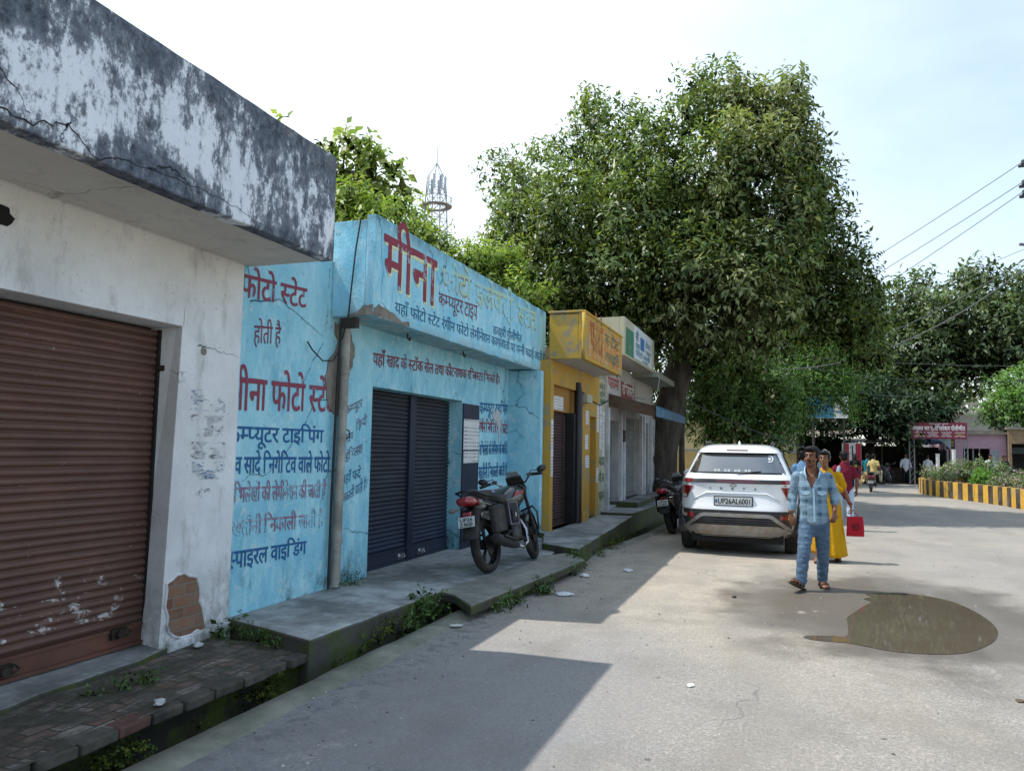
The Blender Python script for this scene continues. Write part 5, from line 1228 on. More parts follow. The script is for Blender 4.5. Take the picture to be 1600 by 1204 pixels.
    # number plate between two folds of the tailgate
    bm = BM(); tube(bm, [(-.62, rear_y(-.62, .84)-.004, .83), (-.44, rear_y(-.44, .95)-.006, .935), (.44, rear_y(.44, .95)-.006, .935), (.62, rear_y(.62, .84)-.004, .83)], .013, 8)
    obj('tailgate_fold', bm, wp, car, smooth=True)
    bm = BM(); tube(bm, [(-.80, rear_y(-.80, .815)-.001, .815), (-.5, rear_y(-.5, .80)-.002, .80), (.5, rear_y(.5, .80)-.002, .80), (.80, rear_y(.8, .815)-.001, .815)], .004, 6)
    obj('panel_gap', bm, blk, car)
    yp = rear_y(0, .82)-.02
    bm = BM(); box(bm, -.325, .245, yp-.014, yp+.03, .742, .892); pl = obj('number_plate', bm, blk, car, bevel=.008)
    bm = BM(); box(bm, -.308, .228, yp-.019, yp-.01, .757, .877); obj('plate', bm, plain('plate_white', '#d5d8d6', .45, var=.04), pl)
    ink = plain('plate_ink', '#121316', .6)
    def latin(text, x0, x1, z0, z1, y, bold=.015, name='lettering', par=pl, mat=ink, gap=0):
        bm = BM(); write(bm, text, lambda s_, t_: Vector((x0+(x1-x0)*s_, y, z0+(z1-z0)*t_)), bold, h=.70); return obj(name, bm, mat, par, recalc=False)
    latin('UP26AL6001', -.265, .222, .778, .858, yp-.0215, .02)
    bm = BM(); box(bm, -.302, -.275, yp-.021, yp-.018, .79, .84); obj('plate_mark', bm, plain('plate_blue', '#3b5f9a', .5), pl)
    dk = plain('chrome_letter', '#4b4d50', .3, metal=.7)
    for k, ch in enumerate('CRETA'): latin(ch, -.40+k*.165, -.36+k*.165, .985, 1.02, rear_y(-.38+k*.165, 1.0)-.006, .02, 'badge', car, dk)
    bm = BM(); tube(bm, [(-.04+.045*math.cos(a), rear_y(-.04, 1.055)-.006, 1.055+.018*math.sin(a)) for a in [2*PI*k/16 for k in range(16)]], .004, 6, closed=True); obj('badge', bm, dk, car)
    rbd = plain('badge_maroon', '#6d2030', .5)
    for x in (-.73, .69): latin('SX', x-.03, x+.035, 1.055, 1.075, rear_y(x, 1.06)-.006, .03, 'badge', car, rbd)
    # bumper: dark upper band, diffuser grille, silver arch and skid plate, reflectors
    bp = obj('bumper', rgrid([.285, .33, .38, .44, .5, .56, .62, .66, .685], lambda z: -interp(HW, z)*.985, lambda z: interp(HW, z)*.985, .006, 40), blk, car, smooth=True, angle=30)
    obj('skid_plate', rgrid([.30, .35, .40, .45, .462], lambda z: -interp([(.30, .72), (.40, .74), (.462, .60)], z), lambda z: interp([(.30, .72), (.40, .74), (.462, .60)], z), .028, 30), silv, bp, smooth=True, angle=30)
    bm = BM(); path = [(-.80, .36), (-.745, .42), (-.62, .52), (-.52, .595), (-.46, .612), (.46, .612), (.52, .595), (.62, .52), (.745, .42), (.80, .36)]; pr = None
    P2 = []
    for (a, b_), (c, d) in zip(path, path[1:]):
        for k in range(5): P2.append((a+(c-a)*k/5, b_+(d-b_)*k/5))
    P2.append(path[-1])
    for i, (x, z) in enumerate(P2):
        q = P2[min(i+1, len(P2)-1)]; p = P2[max(i-1, 0)]; d = Vector((q[0]-p[0], q[1]-p[1])).normalized(); nn = Vector((-d.y, d.x))*.026
        row = [bm.verts.new((x+e*nn.x, rear_y(x, z)-o, z+e*nn.y)) for e, o in ((-1, .0), (-1, .034), (1, .034), (1, .0))]
        if pr:
            for k in range(3): bm.faces.new((pr[k], row[k], row[k+1], pr[k+1]))
        pr = row
    obj('bumper_arch', bm, silv, bp, smooth=True, angle=30)
    bm = BM()
    for k in range(3):
        z = .485+k*.032; tube(bm, [(x, rear_y(x, z)-.016, z) for x in [-.55+.11*i for i in range(11)]], .008, 6)
    obj('grille', bm, plain('grille_grey', '#3f4248', .4), bp)
    for s in (-1, 1):
        a, b_ = sorted((s*.62, s*.72)); obj('reflector', band(.565, .625, a, b_, .016, 1, 4), red, bp)
        a, b_ = sorted((s*.735, s*.83)); obj('reverse_lamp', band(.565, .612, a, b_, .014, 1, 4), plain('lamp_beige', '#b9ab93', .3), bp)
    bm = BM(); box(bm, -.67, .67, -1.95, 1.8, .19, .32); cyl(bm, (-.62, -1.3, .30), (.62, -1.3, .30), .06); tube(bm, [(.35, -1.2, .25), (.38, -1.95, .25)], .035, 10); obj('underbody', bm, plain('underbody_black', '#131313', .9), car)
    bm = BM(); loft(bm, [[(.012*math.cos(a)*s0, -1.02+l+.05*math.sin(a)*s0, z) for a in [2*PI*k/10 for k in range(10)]] for z, s0, l in ((1.685, 2.2, .0), (1.71, 1.6, -.02), (1.74, .5, -.05))]); obj('antenna', bm, wp, car, smooth=True)
    bm = BM(); tube(bm, [(.0, rear_y(0, 1.235)-.03, 1.235), (.22, rear_y(.22, 1.255)-.022, 1.255), (.36, rear_y(.36, 1.27)-.016, 1.27)], .008, 6); obj('wiper', bm, blk, g)
    bm = BM()
    for s in (-1, 1): ell(bm, (s*.62, 2.02, .82), (.2, .12, .07), 12, 8)
    obj('headlight', bm, NB('headlight_glass').out((.55, .57, .6), .05, coat=1), car, smooth=True)
    return car
build_car((-.735, 14.24, 0), 0)
# ---------------------------------------------------------------- motorcycles
M_TYRE = plain('bike_tyre', '#1a1a1b', .9, var=.2, dirt='#453e35', dirtamt=.3)
M_BLK = plain('bike_black', '#1c1d20', .4, var=.15, coat=.3); M_BLKM = plain('bike_matt_black', '#202022', .75, var=.2, dirt='#4a433a', dirtamt=.25)
M_GREY = plain('bike_grey_paint', '#232428', .3, coat=.8, var=.1); M_CHR = plain('bike_chrome', '#aeb1b4', .18, metal=1, var=.1)
M_ENG = plain('engine_grey', '#4a4a4b', .5, metal=.6, var=.3, dirt='#2f2b26', dirtamt=.4)
M_BRED = NB('bike_red_lamp').out(hexc('#8a1218'), .15, coat=1); M_DECAL = plain('decal_red', '#8f2326', .4)
M_PLW = plain('bike_plate', '#c9ccca', .5, var=.06, dirt='#8f8a80', dirtamt=.3)
def wheel_parts(par, y, r, wt):
    bm = BM(); pr = []
    k = 12
    prof = [(r-.055+.055*math.sin(a)**.8 if math.sin(a) > 0 else r-.055, -wt*math.cos(a)) for a in [PI*i/k for i in range(k+1)]]
    prof = [(r-.075, -wt*.8)]+prof+[(r-.075, wt*.8)]
    lathe(bm, prof, (0, y, r), 'x', 40)
    w = obj('wheel', bm, M_TYRE, par, smooth=True, angle=50)
    bm = BM(); lathe(bm, [(r-.062, -wt*.85), (r-.062, wt*.85), (r-.085, wt*.7), (r-.085, -wt*.7)], (0, y, r), 'x', 36, close=True)
    for q in range(5):
        a = 2*PI*q/5+.4
        for s in (-.13, .13): tube(bm, [(0, y+.04*math.cos(a), r+.04*math.sin(a)), (0, y+(r-.075)*math.cos(a+s), r+(r-.075)*math.sin(a+s))], [.016, .012], 6)
    cyl(bm, (-.055, y, r), (.055, y, r), .045, n=18); lathe(bm, [(.0, .05), (.10, .05), (.10, .058), (.0, .058)], (0, y, r), 'x', 20)
    obj('rim', bm, plain('bike_rim', '#2b2c2e', .4, metal=.5), w, smooth=True, angle=40)
    return w
def bike_plate(par, M, w, h, l1, l2):
    bm = BM(); obox(bm, (0, 0, 0), (w/2, .004, h/2)); o = obj('number_plate', bm, M_PLW, par); o.matrix_basis = M
    for k, t in enumerate((l1, l2)):
        if not t: continue
        bm = BM(); z0 = h*(.04 if k == 0 else -.40)
        write(bm, t, lambda s, q: Vector((-w*.40+w*.8*s, -.0065, z0+h*.34*q)), .02, h=.7); obj('lettering', bm, M_INK, o, recalc=False)
    return o
def build_motorcycle(name, label, loc, rz, lean, p1, p2, steer=.25, bag=True):
    t = thing(name, label, 'motorcycle', loc, rz); t.rotation_euler = (0, lean, rz)
    wheel_parts(t, -.63, .305, .055)
    # steering assembly turned about the head
    fork = BM()
    for s in (-1, 1):
        tube(fork, [(s*.085, .64, .30), (s*.085, .50, .68), (s*.085, .42, .92)], [.024, .022, .018], 10)
    box(fork, -.11, .11, .42, .50, .84, .87)
    fw = wheel_parts(t, .64, .30, .045)
    fo = obj('fork', fork, M_BLKM, t, smooth=True, angle=40)
    bm = BM(); pr = None
    for k in range(15):
        a = R(-5+150*k/14); row = [bm.verts.new((x, .64+.33*math.cos(a), .30+.33*math.sin(a)+(-.02 if abs(x) > .05 else 0))) for x in (-.075, -.045, .045, .075)]
        if pr:
            for q in range(3): bm.faces.new((pr[q], pr[q+1], row[q+1], row[q]))
        pr = row
    ff = obj('front_mudguard', bm, M_GREY, t, smooth=True)
    bm = BM(); tube(bm, [(-.36, .20, 1.01), (-.24, .27, 1.03), (-.14, .40, .96), (0, .42, .94), (.14, .40, .96), (.24, .27, 1.03), (.36, .20, 1.01)], .012, 8)
    hb = obj('handlebar', bm, M_CHR, t, smooth=True)
    for s in (-1, 1):
        bm = BM(); cyl(bm, (s*.27, .255, 1.026), (s*.40, .18, 1.005), .019, n=12); obj('grip', bm, M_BLKM, hb, smooth=True, angle=40)
        bm = BM(); tube(bm, [(s*.26, .30, 1.02), (s*.33, .31, 1.01), (s*.39, .27, 1.0)], .006, 6); box(bm, min(s*.2, s*.26), max(s*.2, s*.26), .25, .31, 1.01, 1.05); obj('lever', bm, M_BLK, hb)
        bm = BM(); tube(bm, [(s*.23, .29, 1.05), (s*.25, .33, 1.08), (s*.33, .35, 1.07)], .006, 6); ell(bm, (s*.385, .35, 1.075), (.065, .016, .042), 14, 8, Matrix.Rotation(-s*.25, 3, 'Y')); obj('mirror', bm, M_BLK, hb, smooth=True)
    bm = BM(); ell(bm, (0, .50, .86), (.11, .10, .12), 18, 12); loft(bm, [[(-.10, .50, .95), (.10, .50, .95), (.11, .58, .88), (-.11, .58, .88)], [(-.08, .41, 1.05), (.08, .41, 1.05), (.085, .46, 1.07), (-.085, .46, 1.07)]])
    hl = obj('headlight', bm, M_BLK, t, smooth=True, angle=50)
    bm = BM(); loft(bm, [[(-.12, .44, .965), (.12, .44, .965), (.12, .46, .955), (-.12, .46, .955)], [(-.105, .37, 1.045), (.105, .37, 1.045), (.105, .39, 1.06), (-.105, .39, 1.06)]]); obj('instrument_panel', bm, M_BLKM, t, bevel=.006)
    bm = BM(); loft(bm, [[(-.10, .43, 1.00), (.10, .43, 1.00), (.10, .445, 1.00), (-.10, .445, 1.00)], [(-.075, .37, 1.115), (.075, .37, 1.115), (.075, .385, 1.125), (-.075, .385, 1.125)]]); obj('visor', bm, plain('visor_grey', '#8b9094', .25), t)
    for o in (fw, fo, ff, hb, hl):   # turn with the front wheel
        ax = Vector((0, -.30, 1)).normalized(); P = Vector((0, .46, .80))
        o.matrix_basis = Matrix.Translation(P) @ Matrix.Rotation(steer, 4, ax) @ Matrix.Translation(-P)
    # frame, engine, exhaust
    bm = BM()
    for s in (-1, 1):
        tube(bm, [(s*.03, .42, .84), (s*.10, .1, .72), (s*.12, -.25, .70), (s*.11, -.75, .80)], .018, 8)
        tube(bm, [(s*.12, -.2, .70), (s*.13, -.16, .42), (s*.12, -.63, .305)], .02, 8); tube(bm, [(s*.125, -.55, .34), (s*.13, -.50, .70)], .028, 10)
    tube(bm, [(0, .43, .80), (0, .32, .42), (0, .2, .26), (0, -.15, .26)], .022, 8)
    obj('frame', bm, M_BLKM, t, smooth=True, angle=50)
    for s in (-1, 1):
        bm = BM(); pts = []
        for k in range(60): a = k*.7; pts.append((s*.13+.03*math.cos(a), -.56+.04*k/60+.03*math.sin(a), .40+.28*k/60))
        tube(bm, pts, .006, 5); obj('spring', bm, M_CHR if s > 0 else M_BLK, t)
    bm = BM(); box(bm, -.11, .11, -.12, .16, .27, .48); ell(bm, (.12, -.03, .37), (.05, .12, .10), 16, 10); ell(bm, (-.12, -.02, .37), (.05, .13, .10), 16, 10)
    for k in range(7): box(bm, -.085+.004*k, .085-.004*k, .09-.02+.006*k, .25+.006*k, .47+.028*k, .484+.028*k)
    box(bm, -.06, .06, .10, .23, .48, .68)
    obj('engine', bm, M_ENG, t, bevel=.012)
    bm = BM(); tube(bm, [(.06, .26, .52), (.09, .33, .40), (.12, .26, .24), (.15, .05, .20), (.165, -.15, .235)], .021, 10); obj('exhaust_pipe', bm, M_CHR, t, smooth=True)
    bm = BM(); tube(bm, [(.165, -.12, .23), (.175, -.20, .25), (.18, -.30, .27), (.19, -.68, .36), (.19, -.74, .375), (.19, -.75, .378)], [.025, .045, .055, .06, .055, .03], 16); obj('silencer', bm, M_BLKM, t, smooth=True, angle=50)
    bm = BM(); tube(bm, [(.245, -.30, .31), (.25, -.62, .385)], [.018, .014], 8); obj('heat_guard', bm, M_ENG, t, smooth=True)
    # tank, side panels, seat, tail
    bm = BM(); ring = []
    for y, w, zb, zt in ((-.16, .05, .74, .80), (-.10, .12, .70, .86), (.05, .155, .66, .93), (.2, .165, .66, .955), (.32, .14, .70, .94), (.40, .08, .76, .90), (.42, .03, .80, .86)):
        ring.append([(w*math.copysign(abs(math.cos(a))**.75, math.cos(a)), y, (zb+zt)/2+(zt-zb)/2*math.copysign(abs(math.sin(a))**.8, math.sin(a))) for a in [2*PI*k/24 for k in range(24)]])
    loft(bm, ring); tk = obj('fuel_tank', bm, M_GREY, t, smooth=True)
    for s in (-1, 1):
        bm = BM(); prism(bm, [(-.04, .80), (.26, .83), (.30, .87), (.05, .86)], .004, lambda u, v, w: Vector((s*(.157+w-.55*(v-.83)**2), u, v))); obj('decal', bm, M_DECAL, tk)
        bm = BM(); loft(bm, [[(s*.10, -.45, .60), (s*.14, -.45, .60), (s*.14, -.45, .74), (s*.10, -.45, .74)], [(s*.10, -.1, .54), (s*.15, -.1, .56), (s*.14, -.1, .74), (s*.10, -.1, .74)]]); obj('side_panel', bm, M_GREY, t, bevel=.012)
    bm = BM(); ring = []
    for y, w, z, h in ((-.78, .09, .87, .04), (-.70, .12, .86, .06), (-.5, .13, .84, .07), (-.32, .135, .80, .07), (-.15, .115, .79, .06), (-.06, .08, .81, .05)):
        ring.append([(w*math.copysign(abs(math.cos(a))**.6, math.cos(a)), y, z+h*math.copysign(abs(math.sin(a))**.7, math.sin(a))) for a in [2*PI*k/20 for k in range(20)]])
    loft(bm, ring); obj('seat', bm, M_BLKM, t, smooth=True)
    bm = BM(); ring = []
    for y, w, z, h in ((-1.0, .055, .84, .025), (-.95, .085, .83, .045), (-.8, .115, .79, .06), (-.6, .125, .75, .065), (-.42, .12, .72, .05)):
        ring.append([(w*math.copysign(abs(math.cos(a))**.6, math.cos(a)), y, z+h*math.copysign(abs(math.sin(a))**.7, math.sin(a))) for a in [2*PI*k/20 for k in range(20)]])
    loft(bm, ring); tl = obj('tail', bm, M_GREY, t, smooth=True)
    bm = BM(); ring = []
    for y, w, z, h in ((-1.045, .04, .82, .02), (-1.03, .075, .82, .04), (-.97, .10, .815, .055), (-.86, .117, .80, .05), (-.84, .10, .80, .03)):
        ring.append([(w*math.copysign(abs(math.cos(a))**.6, math.cos(a)), y, z+h*math.copysign(abs(math.sin(a))**.7, math.sin(a))) for a in [2*PI*k/20 for k in range(20)]])
    loft(bm, ring); obj('tail_lamp', bm, M_BRED, t, smooth=True)
    for s in (-1, 1):
        bm = BM(); cyl(bm, (s*.09, -.93, .74), (s*.16, -.95, .735), .01, n=8); ell(bm, (s*.19, -.95, .735), (.045, .03, .025), 12, 8); obj('indicator', bm, plain('indicator_grey', '#77726a', .3), t, smooth=True)
    bm = BM(); tube(bm, [(-.13, -.42, .82), (-.14, -.7, .86), (-.12, -.93, .92), (0, -.98, .93), (.12, -.93, .92), (.14, -.7, .86), (.13, -.42, .82)], .013, 8); obj('grab_rail', bm, M_BLK, t, smooth=True)
    bm = BM(); pr = None
    for k in range(15):
        a = k/14; y = -.80-.22*a-.02*math.sin(a*3); z = .74-.34*a; w = .075+.03*a
        row = [bm.verts.new((x, y+q, z)) for x, q in ((-w, .06), (-w*.7, 0), (0, -.012), (w*.7, 0), (w, .06))]
        if pr:
            for q in range(4): bm.faces.new((pr[q], row[q], row[q+1], pr[q+1]))
        pr = row
    o = obj('rear_mudguard', bm, M_BLKM, t, smooth=True); md = o.modifiers.new('thickness', 'SOLIDIFY'); md.thickness = .008
    bike_plate(t, Matrix.Translation((0, -1.005, .595)) @ Matrix.Rotation(R(-14), 4, 'X'), .20, .115, p1, p2)
    bm = BM(); box(bm, -.05, .05, -.985, -.93, .655, .70); obj('reflector', bm, M_BRED, t, bevel=.008)
    # crash guard, foot pegs, stand, chain case
    bm = BM(); tube(bm, [(-.05, .36, .62), (-.24, .30, .66), (-.29, .30, .58), (-.27, .32, .38), (-.08, .30, .30)], .013, 8); tube(bm, [(.05, .36, .62), (.24, .30, .66), (.29, .30, .58), (.27, .32, .38), (.08, .30, .30)], .013, 8); tube(bm, [(-.08, .30, .30), (.08, .30, .30)], .013, 8); obj('crash_guard', bm, M_BLK, t, smooth=True)
    for p_, q_ in (((-.26, -.1, .30), (.26, -.1, .30)), ((.13, -.42, .42), (.24, -.44, .42)), ((-.13, -.42, .42), (-.24, -.44, .42))):
        bm = BM(); tube(bm, [p_, q_], .013, 8); obj('footpeg', bm, M_BLKM, t)
    bm = BM(); tube(bm, [(-.11, -.12, .27), (-.22, -.16, .055)], .012, 8); obj('side_stand', bm, M_BLKM, t)
    bm = BM(); box(bm, -.10, -.07, -.66, -.12, .30, .37); obj('chain_case', bm, M_BLKM, t, bevel=.012)
    if bag:
        for s in (-1, 1):
            bm = BM(); box(bm, min(s*.14, s*.215), max(s*.14, s*.215), -.72, -.42, .43, .73); b_ = obj('saddle_bag', bm, M_BLKM, t, bevel=.02)
            bm = BM(); box(bm, min(s*.26, s*.30), max(s*.26, s*.30), -.40+.0, -.14, .46, .74) if 0 else box(bm, min(s*.155, s*.245), max(s*.155, s*.245), -.405, -.16, .48, .745); b2 = obj('saddle_bag', bm, plain('bag_fabric', '#28262c', .9, var=.2), t, bevel=.02)
            bm = BM(); x = s*.248; tube(bm, [(x, -.40, .49), (x, -.165, .49), (x, -.165, .738), (x, -.40, .738)], .005, 5, closed=True); obj('piping', bm, plain('bag_piping', '#8d8b90', .8), b2)
            bm = BM(); box(bm, min(s*.246, s*.268), max(s*.246, s*.268), -.36, -.20, .52, .66); obj('pocket', bm, plain('bag_fabric', '#28262c'), b2, bevel=.012)
            bm = BM(); box(bm, min(s*.268, s*.272), max(s*.268, s*.272), -.29, -.27, .57, .62); obj('buckle', bm, plain('buckle_white', '#b5b5b8', .4), b2)
    return t
bike = build_motorcycle('parked_motorcycle', 'black and grey motorcycle with saddle bags leaning on its stand before the navy shutter', (-3.10, 8.80, .158), R(-5), R(-11), 'UP26', 'Z 9620')
b2 = dup(bike, (-1.98, 15.5, .004), R(-2), 'black motorcycle half hidden behind the left side of the white car')
b2.rotation_euler = (0, R(-10), R(-6))
# ---------------------------------------------------------------- people
def lim(bm, pts, rad, n=12, flat=None):
    """tapered limb with rounded ends; rad: radius per point, or (across, deep)"""
    P = [Vector(p) for p in pts]; rs = [r if isinstance(r, tuple) else (r, r) for r in rad]
    d0 = (P[0]-P[1]).normalized(); d1 = (P[-1]-P[-2]).normalized()
    Q = [P[0]+d0*rs[0][0]*.8]+P+[P[-1]+d1*rs[-1][0]*.8]; S = [(rs[0][0]*.45, rs[0][1]*.45)]+rs+[(rs[-1][0]*.45, rs[-1][1]*.45)]
    ref = Vector(flat) if flat else None; rings = []; u = None
    for i, p in enumerate(Q):
        d = (Q[min(i+1, len(Q)-1)]-Q[max(i-1, 0)]).normalized()
        if ref is not None:
            u = (ref-d*ref.dot(d)).normalized()
        elif u is None: u, _ = frame_of(d)
        else: u = (u-d*u.dot(d)).normalized()
        w = d.cross(u)
        rings.append([bm.verts.new(p+u*math.cos(2*PI*k/n)*S[i][0]+w*math.sin(2*PI*k/n)*S[i][1]) for k in range(n)])
    for a, b in zip(rings, rings[1:]):
        for k in range(n): bm.faces.new((a[k], a[(k+1) % n], b[(k+1) % n], b[k]))
    bm.faces.new(rings[0][::-1]); bm.faces.new(rings[-1])
def fuse(name, bm, mat, parent, voxel=.01, smooth=6, wrinkle=None, fac=.5):
    """weld overlapping closed shapes into one continuous skin"""
    bmesh.ops.recalc_face_normals(bm, faces=bm.faces)
    me = bpy.data.meshes.new(name); bm.to_mesh(me); bm.free()
    o = bpy.data.objects.new(name, me); COL.objects.link(o)
    m = o.modifiers.new('r', 'REMESH'); m.mode = 'VOXEL'; m.voxel_size = voxel
    if smooth: s = o.modifiers.new('s', 'SMOOTH'); s.iterations = smooth; s.factor = fac
    bpy.context.view_layer.update()
    me2 = bpy.data.meshes.new_from_object(o.evaluated_get(bpy.context.evaluated_depsgraph_get()))
    o.modifiers.clear(); o.data = me2; bpy.data.meshes.remove(me)
    me2.name = name
    if wrinkle:
        a, f = wrinkle; me2.update()
        ns = [v.normal.copy() for v in me2.vertices]
        for v, nn in zip(me2.vertices, ns):
            c = v.co; h = mnoise.noise((c.x*f*.6, c.y*f*.6, c.z*f*1.7))+.5*mnoise.noise((c.x*f*2, c.y*f*2, c.z*f*3+7)); v.co = c+nn*a*h
    me2.materials.clear(); me2.materials.append(mat)
    for p in me2.polygons: p.use_smooth = True; p.material_index = 0
    o.parent = parent
    return o
M_SKIN = plain('skin', '#75492f', .5, var=.12, scale=20, bumpstr=.08); M_SKIN2 = plain('skin_light', '#83553c', .5, var=.12, scale=20, bumpstr=.08)
M_HAIR = plain('black_hair', '#0b0909', .65, var=.3, scale=40, bumpstr=.5, spec=.25); M_EYE = plain('eye_dark', '#120d0b', .3); M_EYEW = plain('eye_white', '#b9b0a8', .4)
def hand(bm, wr, to, sc=1., side=1, curl=.8, palm_n=(0, 1, 0)):
    """palm with four unequal curled fingers and a thumb; wr wrist, to direction of the hand, palm_n the way the palm faces"""
    d = Vector(to).normalized(); pn = Vector(palm_n); pn = (pn-d*pn.dot(d)).normalized(); ac = d.cross(pn).normalized()*side
    w = Vector(wr); k = w+d*.085*sc
    lim(bm, [w+d*.012*sc, w+d*.05*sc, k], [(.024*sc, .017*sc), (.037*sc, .017*sc), (.038*sc, .014*sc)], 12, tuple(ac))
    for i, (o, L) in enumerate(((-.029, .064), (-.010, .074), (.010, .070), (.028, .054))):
        b = k+ac*o*sc; a1 = curl*.55; a2 = curl*1.25; a3 = curl*1.9
        p = [b-d*.01*sc]; q = b
        for a, l in ((a1, .45), (a2, .32), (a3, .26)):
            q = q+(d*math.cos(a)+pn*math.sin(a))*L*l*sc; p.append(q)
        lim(bm, p, [.0092*sc, .0088*sc, .0080*sc, .0068*sc], 8)
    b = w+d*.028*sc-ac*.030*sc
    lim(bm, [b, b+(d*.6-ac*.55+pn*.3)*.035*sc, b+(d*.85-ac*.2+pn*.7)*.062*sc], [.0125*sc, .0105*sc, .0085*sc], 8)
def head_shapes(bm, c, yaw, s=1., pitch=0):
    M = Matrix.Rotation(yaw, 3, 'Z') @ Matrix.Rotation(pitch, 3, 'X'); c = Vector(c)
    T = lambda x, y, z: c+M @ (Vector((x, y, z))*s)
    ell(bm, T(0, .012, .028), (.074*s, .094*s, .088*s), 24, 18, M); ell(bm, T(0, -.028, -.035), (.056*s, .060*s, .075*s), 20, 14, M)
    ell(bm, T(0, -.062, -.088), (.025*s, .022*s, .020*s), 12, 8, M)
    lim(bm, [T(0, -.085, .022), T(0, -.102, -.010), T(0, -.105, -.026)], [.010*s, .014*s, .015*s], 8); ell(bm, T(.013, -.094, -.03), (.009*s, .010*s, .008*s), 8, 6, M); ell(bm, T(-.013, -.094, -.03), (.009*s, .010*s, .008*s), 8, 6, M)
    for x in (-1, 1):
        ell(bm, T(x*.076, .012, -.004), (.010*s, .020*s, .032*s), 10, 8, M); ell(bm, T(x*.045, -.055, -.03), (.022*s, .022*s, .024*s), 10, 8, M)
    ell(bm, T(0, -.072, .036), (.055*s, .022*s, .016*s), 14, 8, M); ell(bm, T(0, -.083, -.060), (.024*s, .012*s, .006*s), 10, 6, M); ell(bm, T(0, -.082, -.068), (.021*s, .012*s, .006*s), 10, 6, M)
    return T, M
def face_parts(par, T, M, s, moust=False):
    for x in (-1, 1):
        bm = BM(); ell(bm, T(x*.031, -.076, .010), (.0115*s, .007*s, .0045*s), 10, 8, M); e = obj('eye', bm, M_EYEW, par, smooth=True)
        bm = BM(); ell(bm, T(x*.031, -.0815, .010), (.0058*s, .004*s, .0045*s), 10, 8, M); obj('iris', bm, M_EYE, e, smooth=True)
        bm = BM(); lim(bm, [T(x*.015, -.090, .029), T(x*.033, -.089, .034), T(x*.050, -.076, .029)], [.004*s, .005*s, .003*s], 6); obj('eyebrow', bm, M_HAIR, par, smooth=True)
    bm = BM(); lim(bm, [T(-.020, -.091, -.0635), T(0, -.0955, -.0625), T(.020, -.091, -.0635)], [.004*s, .0055*s, .004*s], 6); obj('lips', bm, plain('lips', '#55261f', .4), par, smooth=True)
    if moust:
        bm = BM(); lim(bm, [T(-.028, -.082, -.054), T(-.012, -.093, -.049), T(.012, -.093, -.049), T(.028, -.082, -.054)], [.0025*s, .0045*s, .0045*s, .0025*s], 6); obj('moustache', bm, M_HAIR, par, smooth=True)
def hair_cap(par, T, M, s, back=0, fuzz=.02, vox=.008):
    bm = BM(); ell(bm, T(0, .022, .045), (.083*s, .098*s, .088*s), 22, 16, M)
    ell(bm, T(0, -.055, .092), (.066*s, .045*s, .034*s), 16, 10, M); ell(bm, T(.035, -.065, .082), (.04*s, .03*s, .026*s), 12, 8, M); ell(bm, T(0, .06, -.01), (.07*s, .055*s, .07*s), 16, 10, M)
    for x in (-1, 1): ell(bm, T(x*.073, -.018, .012), (.012*s, .022*s, .032*s), 10, 8, M)
    if back:
        lim(bm, [T(0, .085, .02), T(0, .12, -.08), T(0, .125, -.08-back*.5), T(0, .12, -.08-back)], [.07*s, .075*s, .065*s, .03*s], 12)
    o = fuse('hair', bm, M_HAIR, par, vox*s, 2, (.004, 40)); 
    # trim away whatever would cover the face
    bm = BM(); bm.from_mesh(o.data); inv = M.inverted(); c0 = T(0, 0, 0)
    dele = [v for v in bm.verts if (lambda q: q.y < -.045*s and q.z < .058*s+.35*max(0, abs(q.x)-.04*s))(inv @ (v.co-c0))]
    bmesh.ops.delete(bm, geom=dele, context='VERTS'); bm.to_mesh(o.data); bm.free()
    return o
def m_plaid():
    b = NB('blue_check_shirt'); X, Y, Z = b.sep()
    def bands(v, f, ph, lo, hi): return b.ramp(b.math('SINE', b.math('ADD', b.math('MULTIPLY', v, f), ph)), [(lo, 0.), (hi, 1.)])
    U = b.math('ADD', X, b.math('MULTIPLY', Y, .35))
    big = b.math('MULTIPLY', bands(U, 42, .8, .50, .70), bands(Z, 44, 1.2, .48, .70))
    h = bands(Z, 44, 1.2, .5, .72); v = bands(U, 42, .8, .5, .72); thin = b.math('MAXIMUM', bands(U, 210, 0, .8, .95), bands(Z, 215, .6, .8, .95))
    c = b.mix(b.math('MULTIPLY', h, .60), hexc('#7890a0'), hexc('#48687e')); c = b.mix(b.math('MULTIPLY', v, .50), c, hexc('#456f8d'))
    c = b.mix(big, c, hexc('#1c4058')); c = b.mix(b.math('MULTIPLY', thin, .30), c, hexc('#b5c8d3'))
    c = b.mix(b.ramp(b.noise(5, 5, .6), [(.4, 0.), (.75, .5)]), c, hexc('#7c93a0'))
    return b.out(c, .9, b.bump(b.noise(11, 5, .6), .35, .02), spec=.2)
def m_cloth(name, col, col2=None, fold=.4, sc=9):
    b = NB(name); f = b.noise(sc, 5, .6, co=b.mapped((1.6, 1.6, .5))); c2 = hexc(col2) if col2 else tuple(q*.8 for q in hexc(col)[:3])
    return b.out(b.mix(f, hexc(col), c2), .85, b.bump(f, fold, .03), spec=.2)
def m_jeans():
    b = NB('faded_jeans'); X, Y, Z = b.sep(); f = b.noise(6, 6, .65, co=b.mapped((1, 1, 1.5))); cr = b.noise(14, 4, .6, co=b.mapped((.9, .9, 1.7), rot=(.3, .6, 0)))
    c = b.mix(b.ramp(f, [(.3, 0.), (.7, 1.)]), hexc('#465a6f'), hexc('#5a6f85')); c = b.mix(b.ramp(cr, [(.5, 0.), (.7, .7)]), c, hexc('#6a8096'))
    return b.out(c, .9, b.bump(cr, .5, .02), spec=.15)
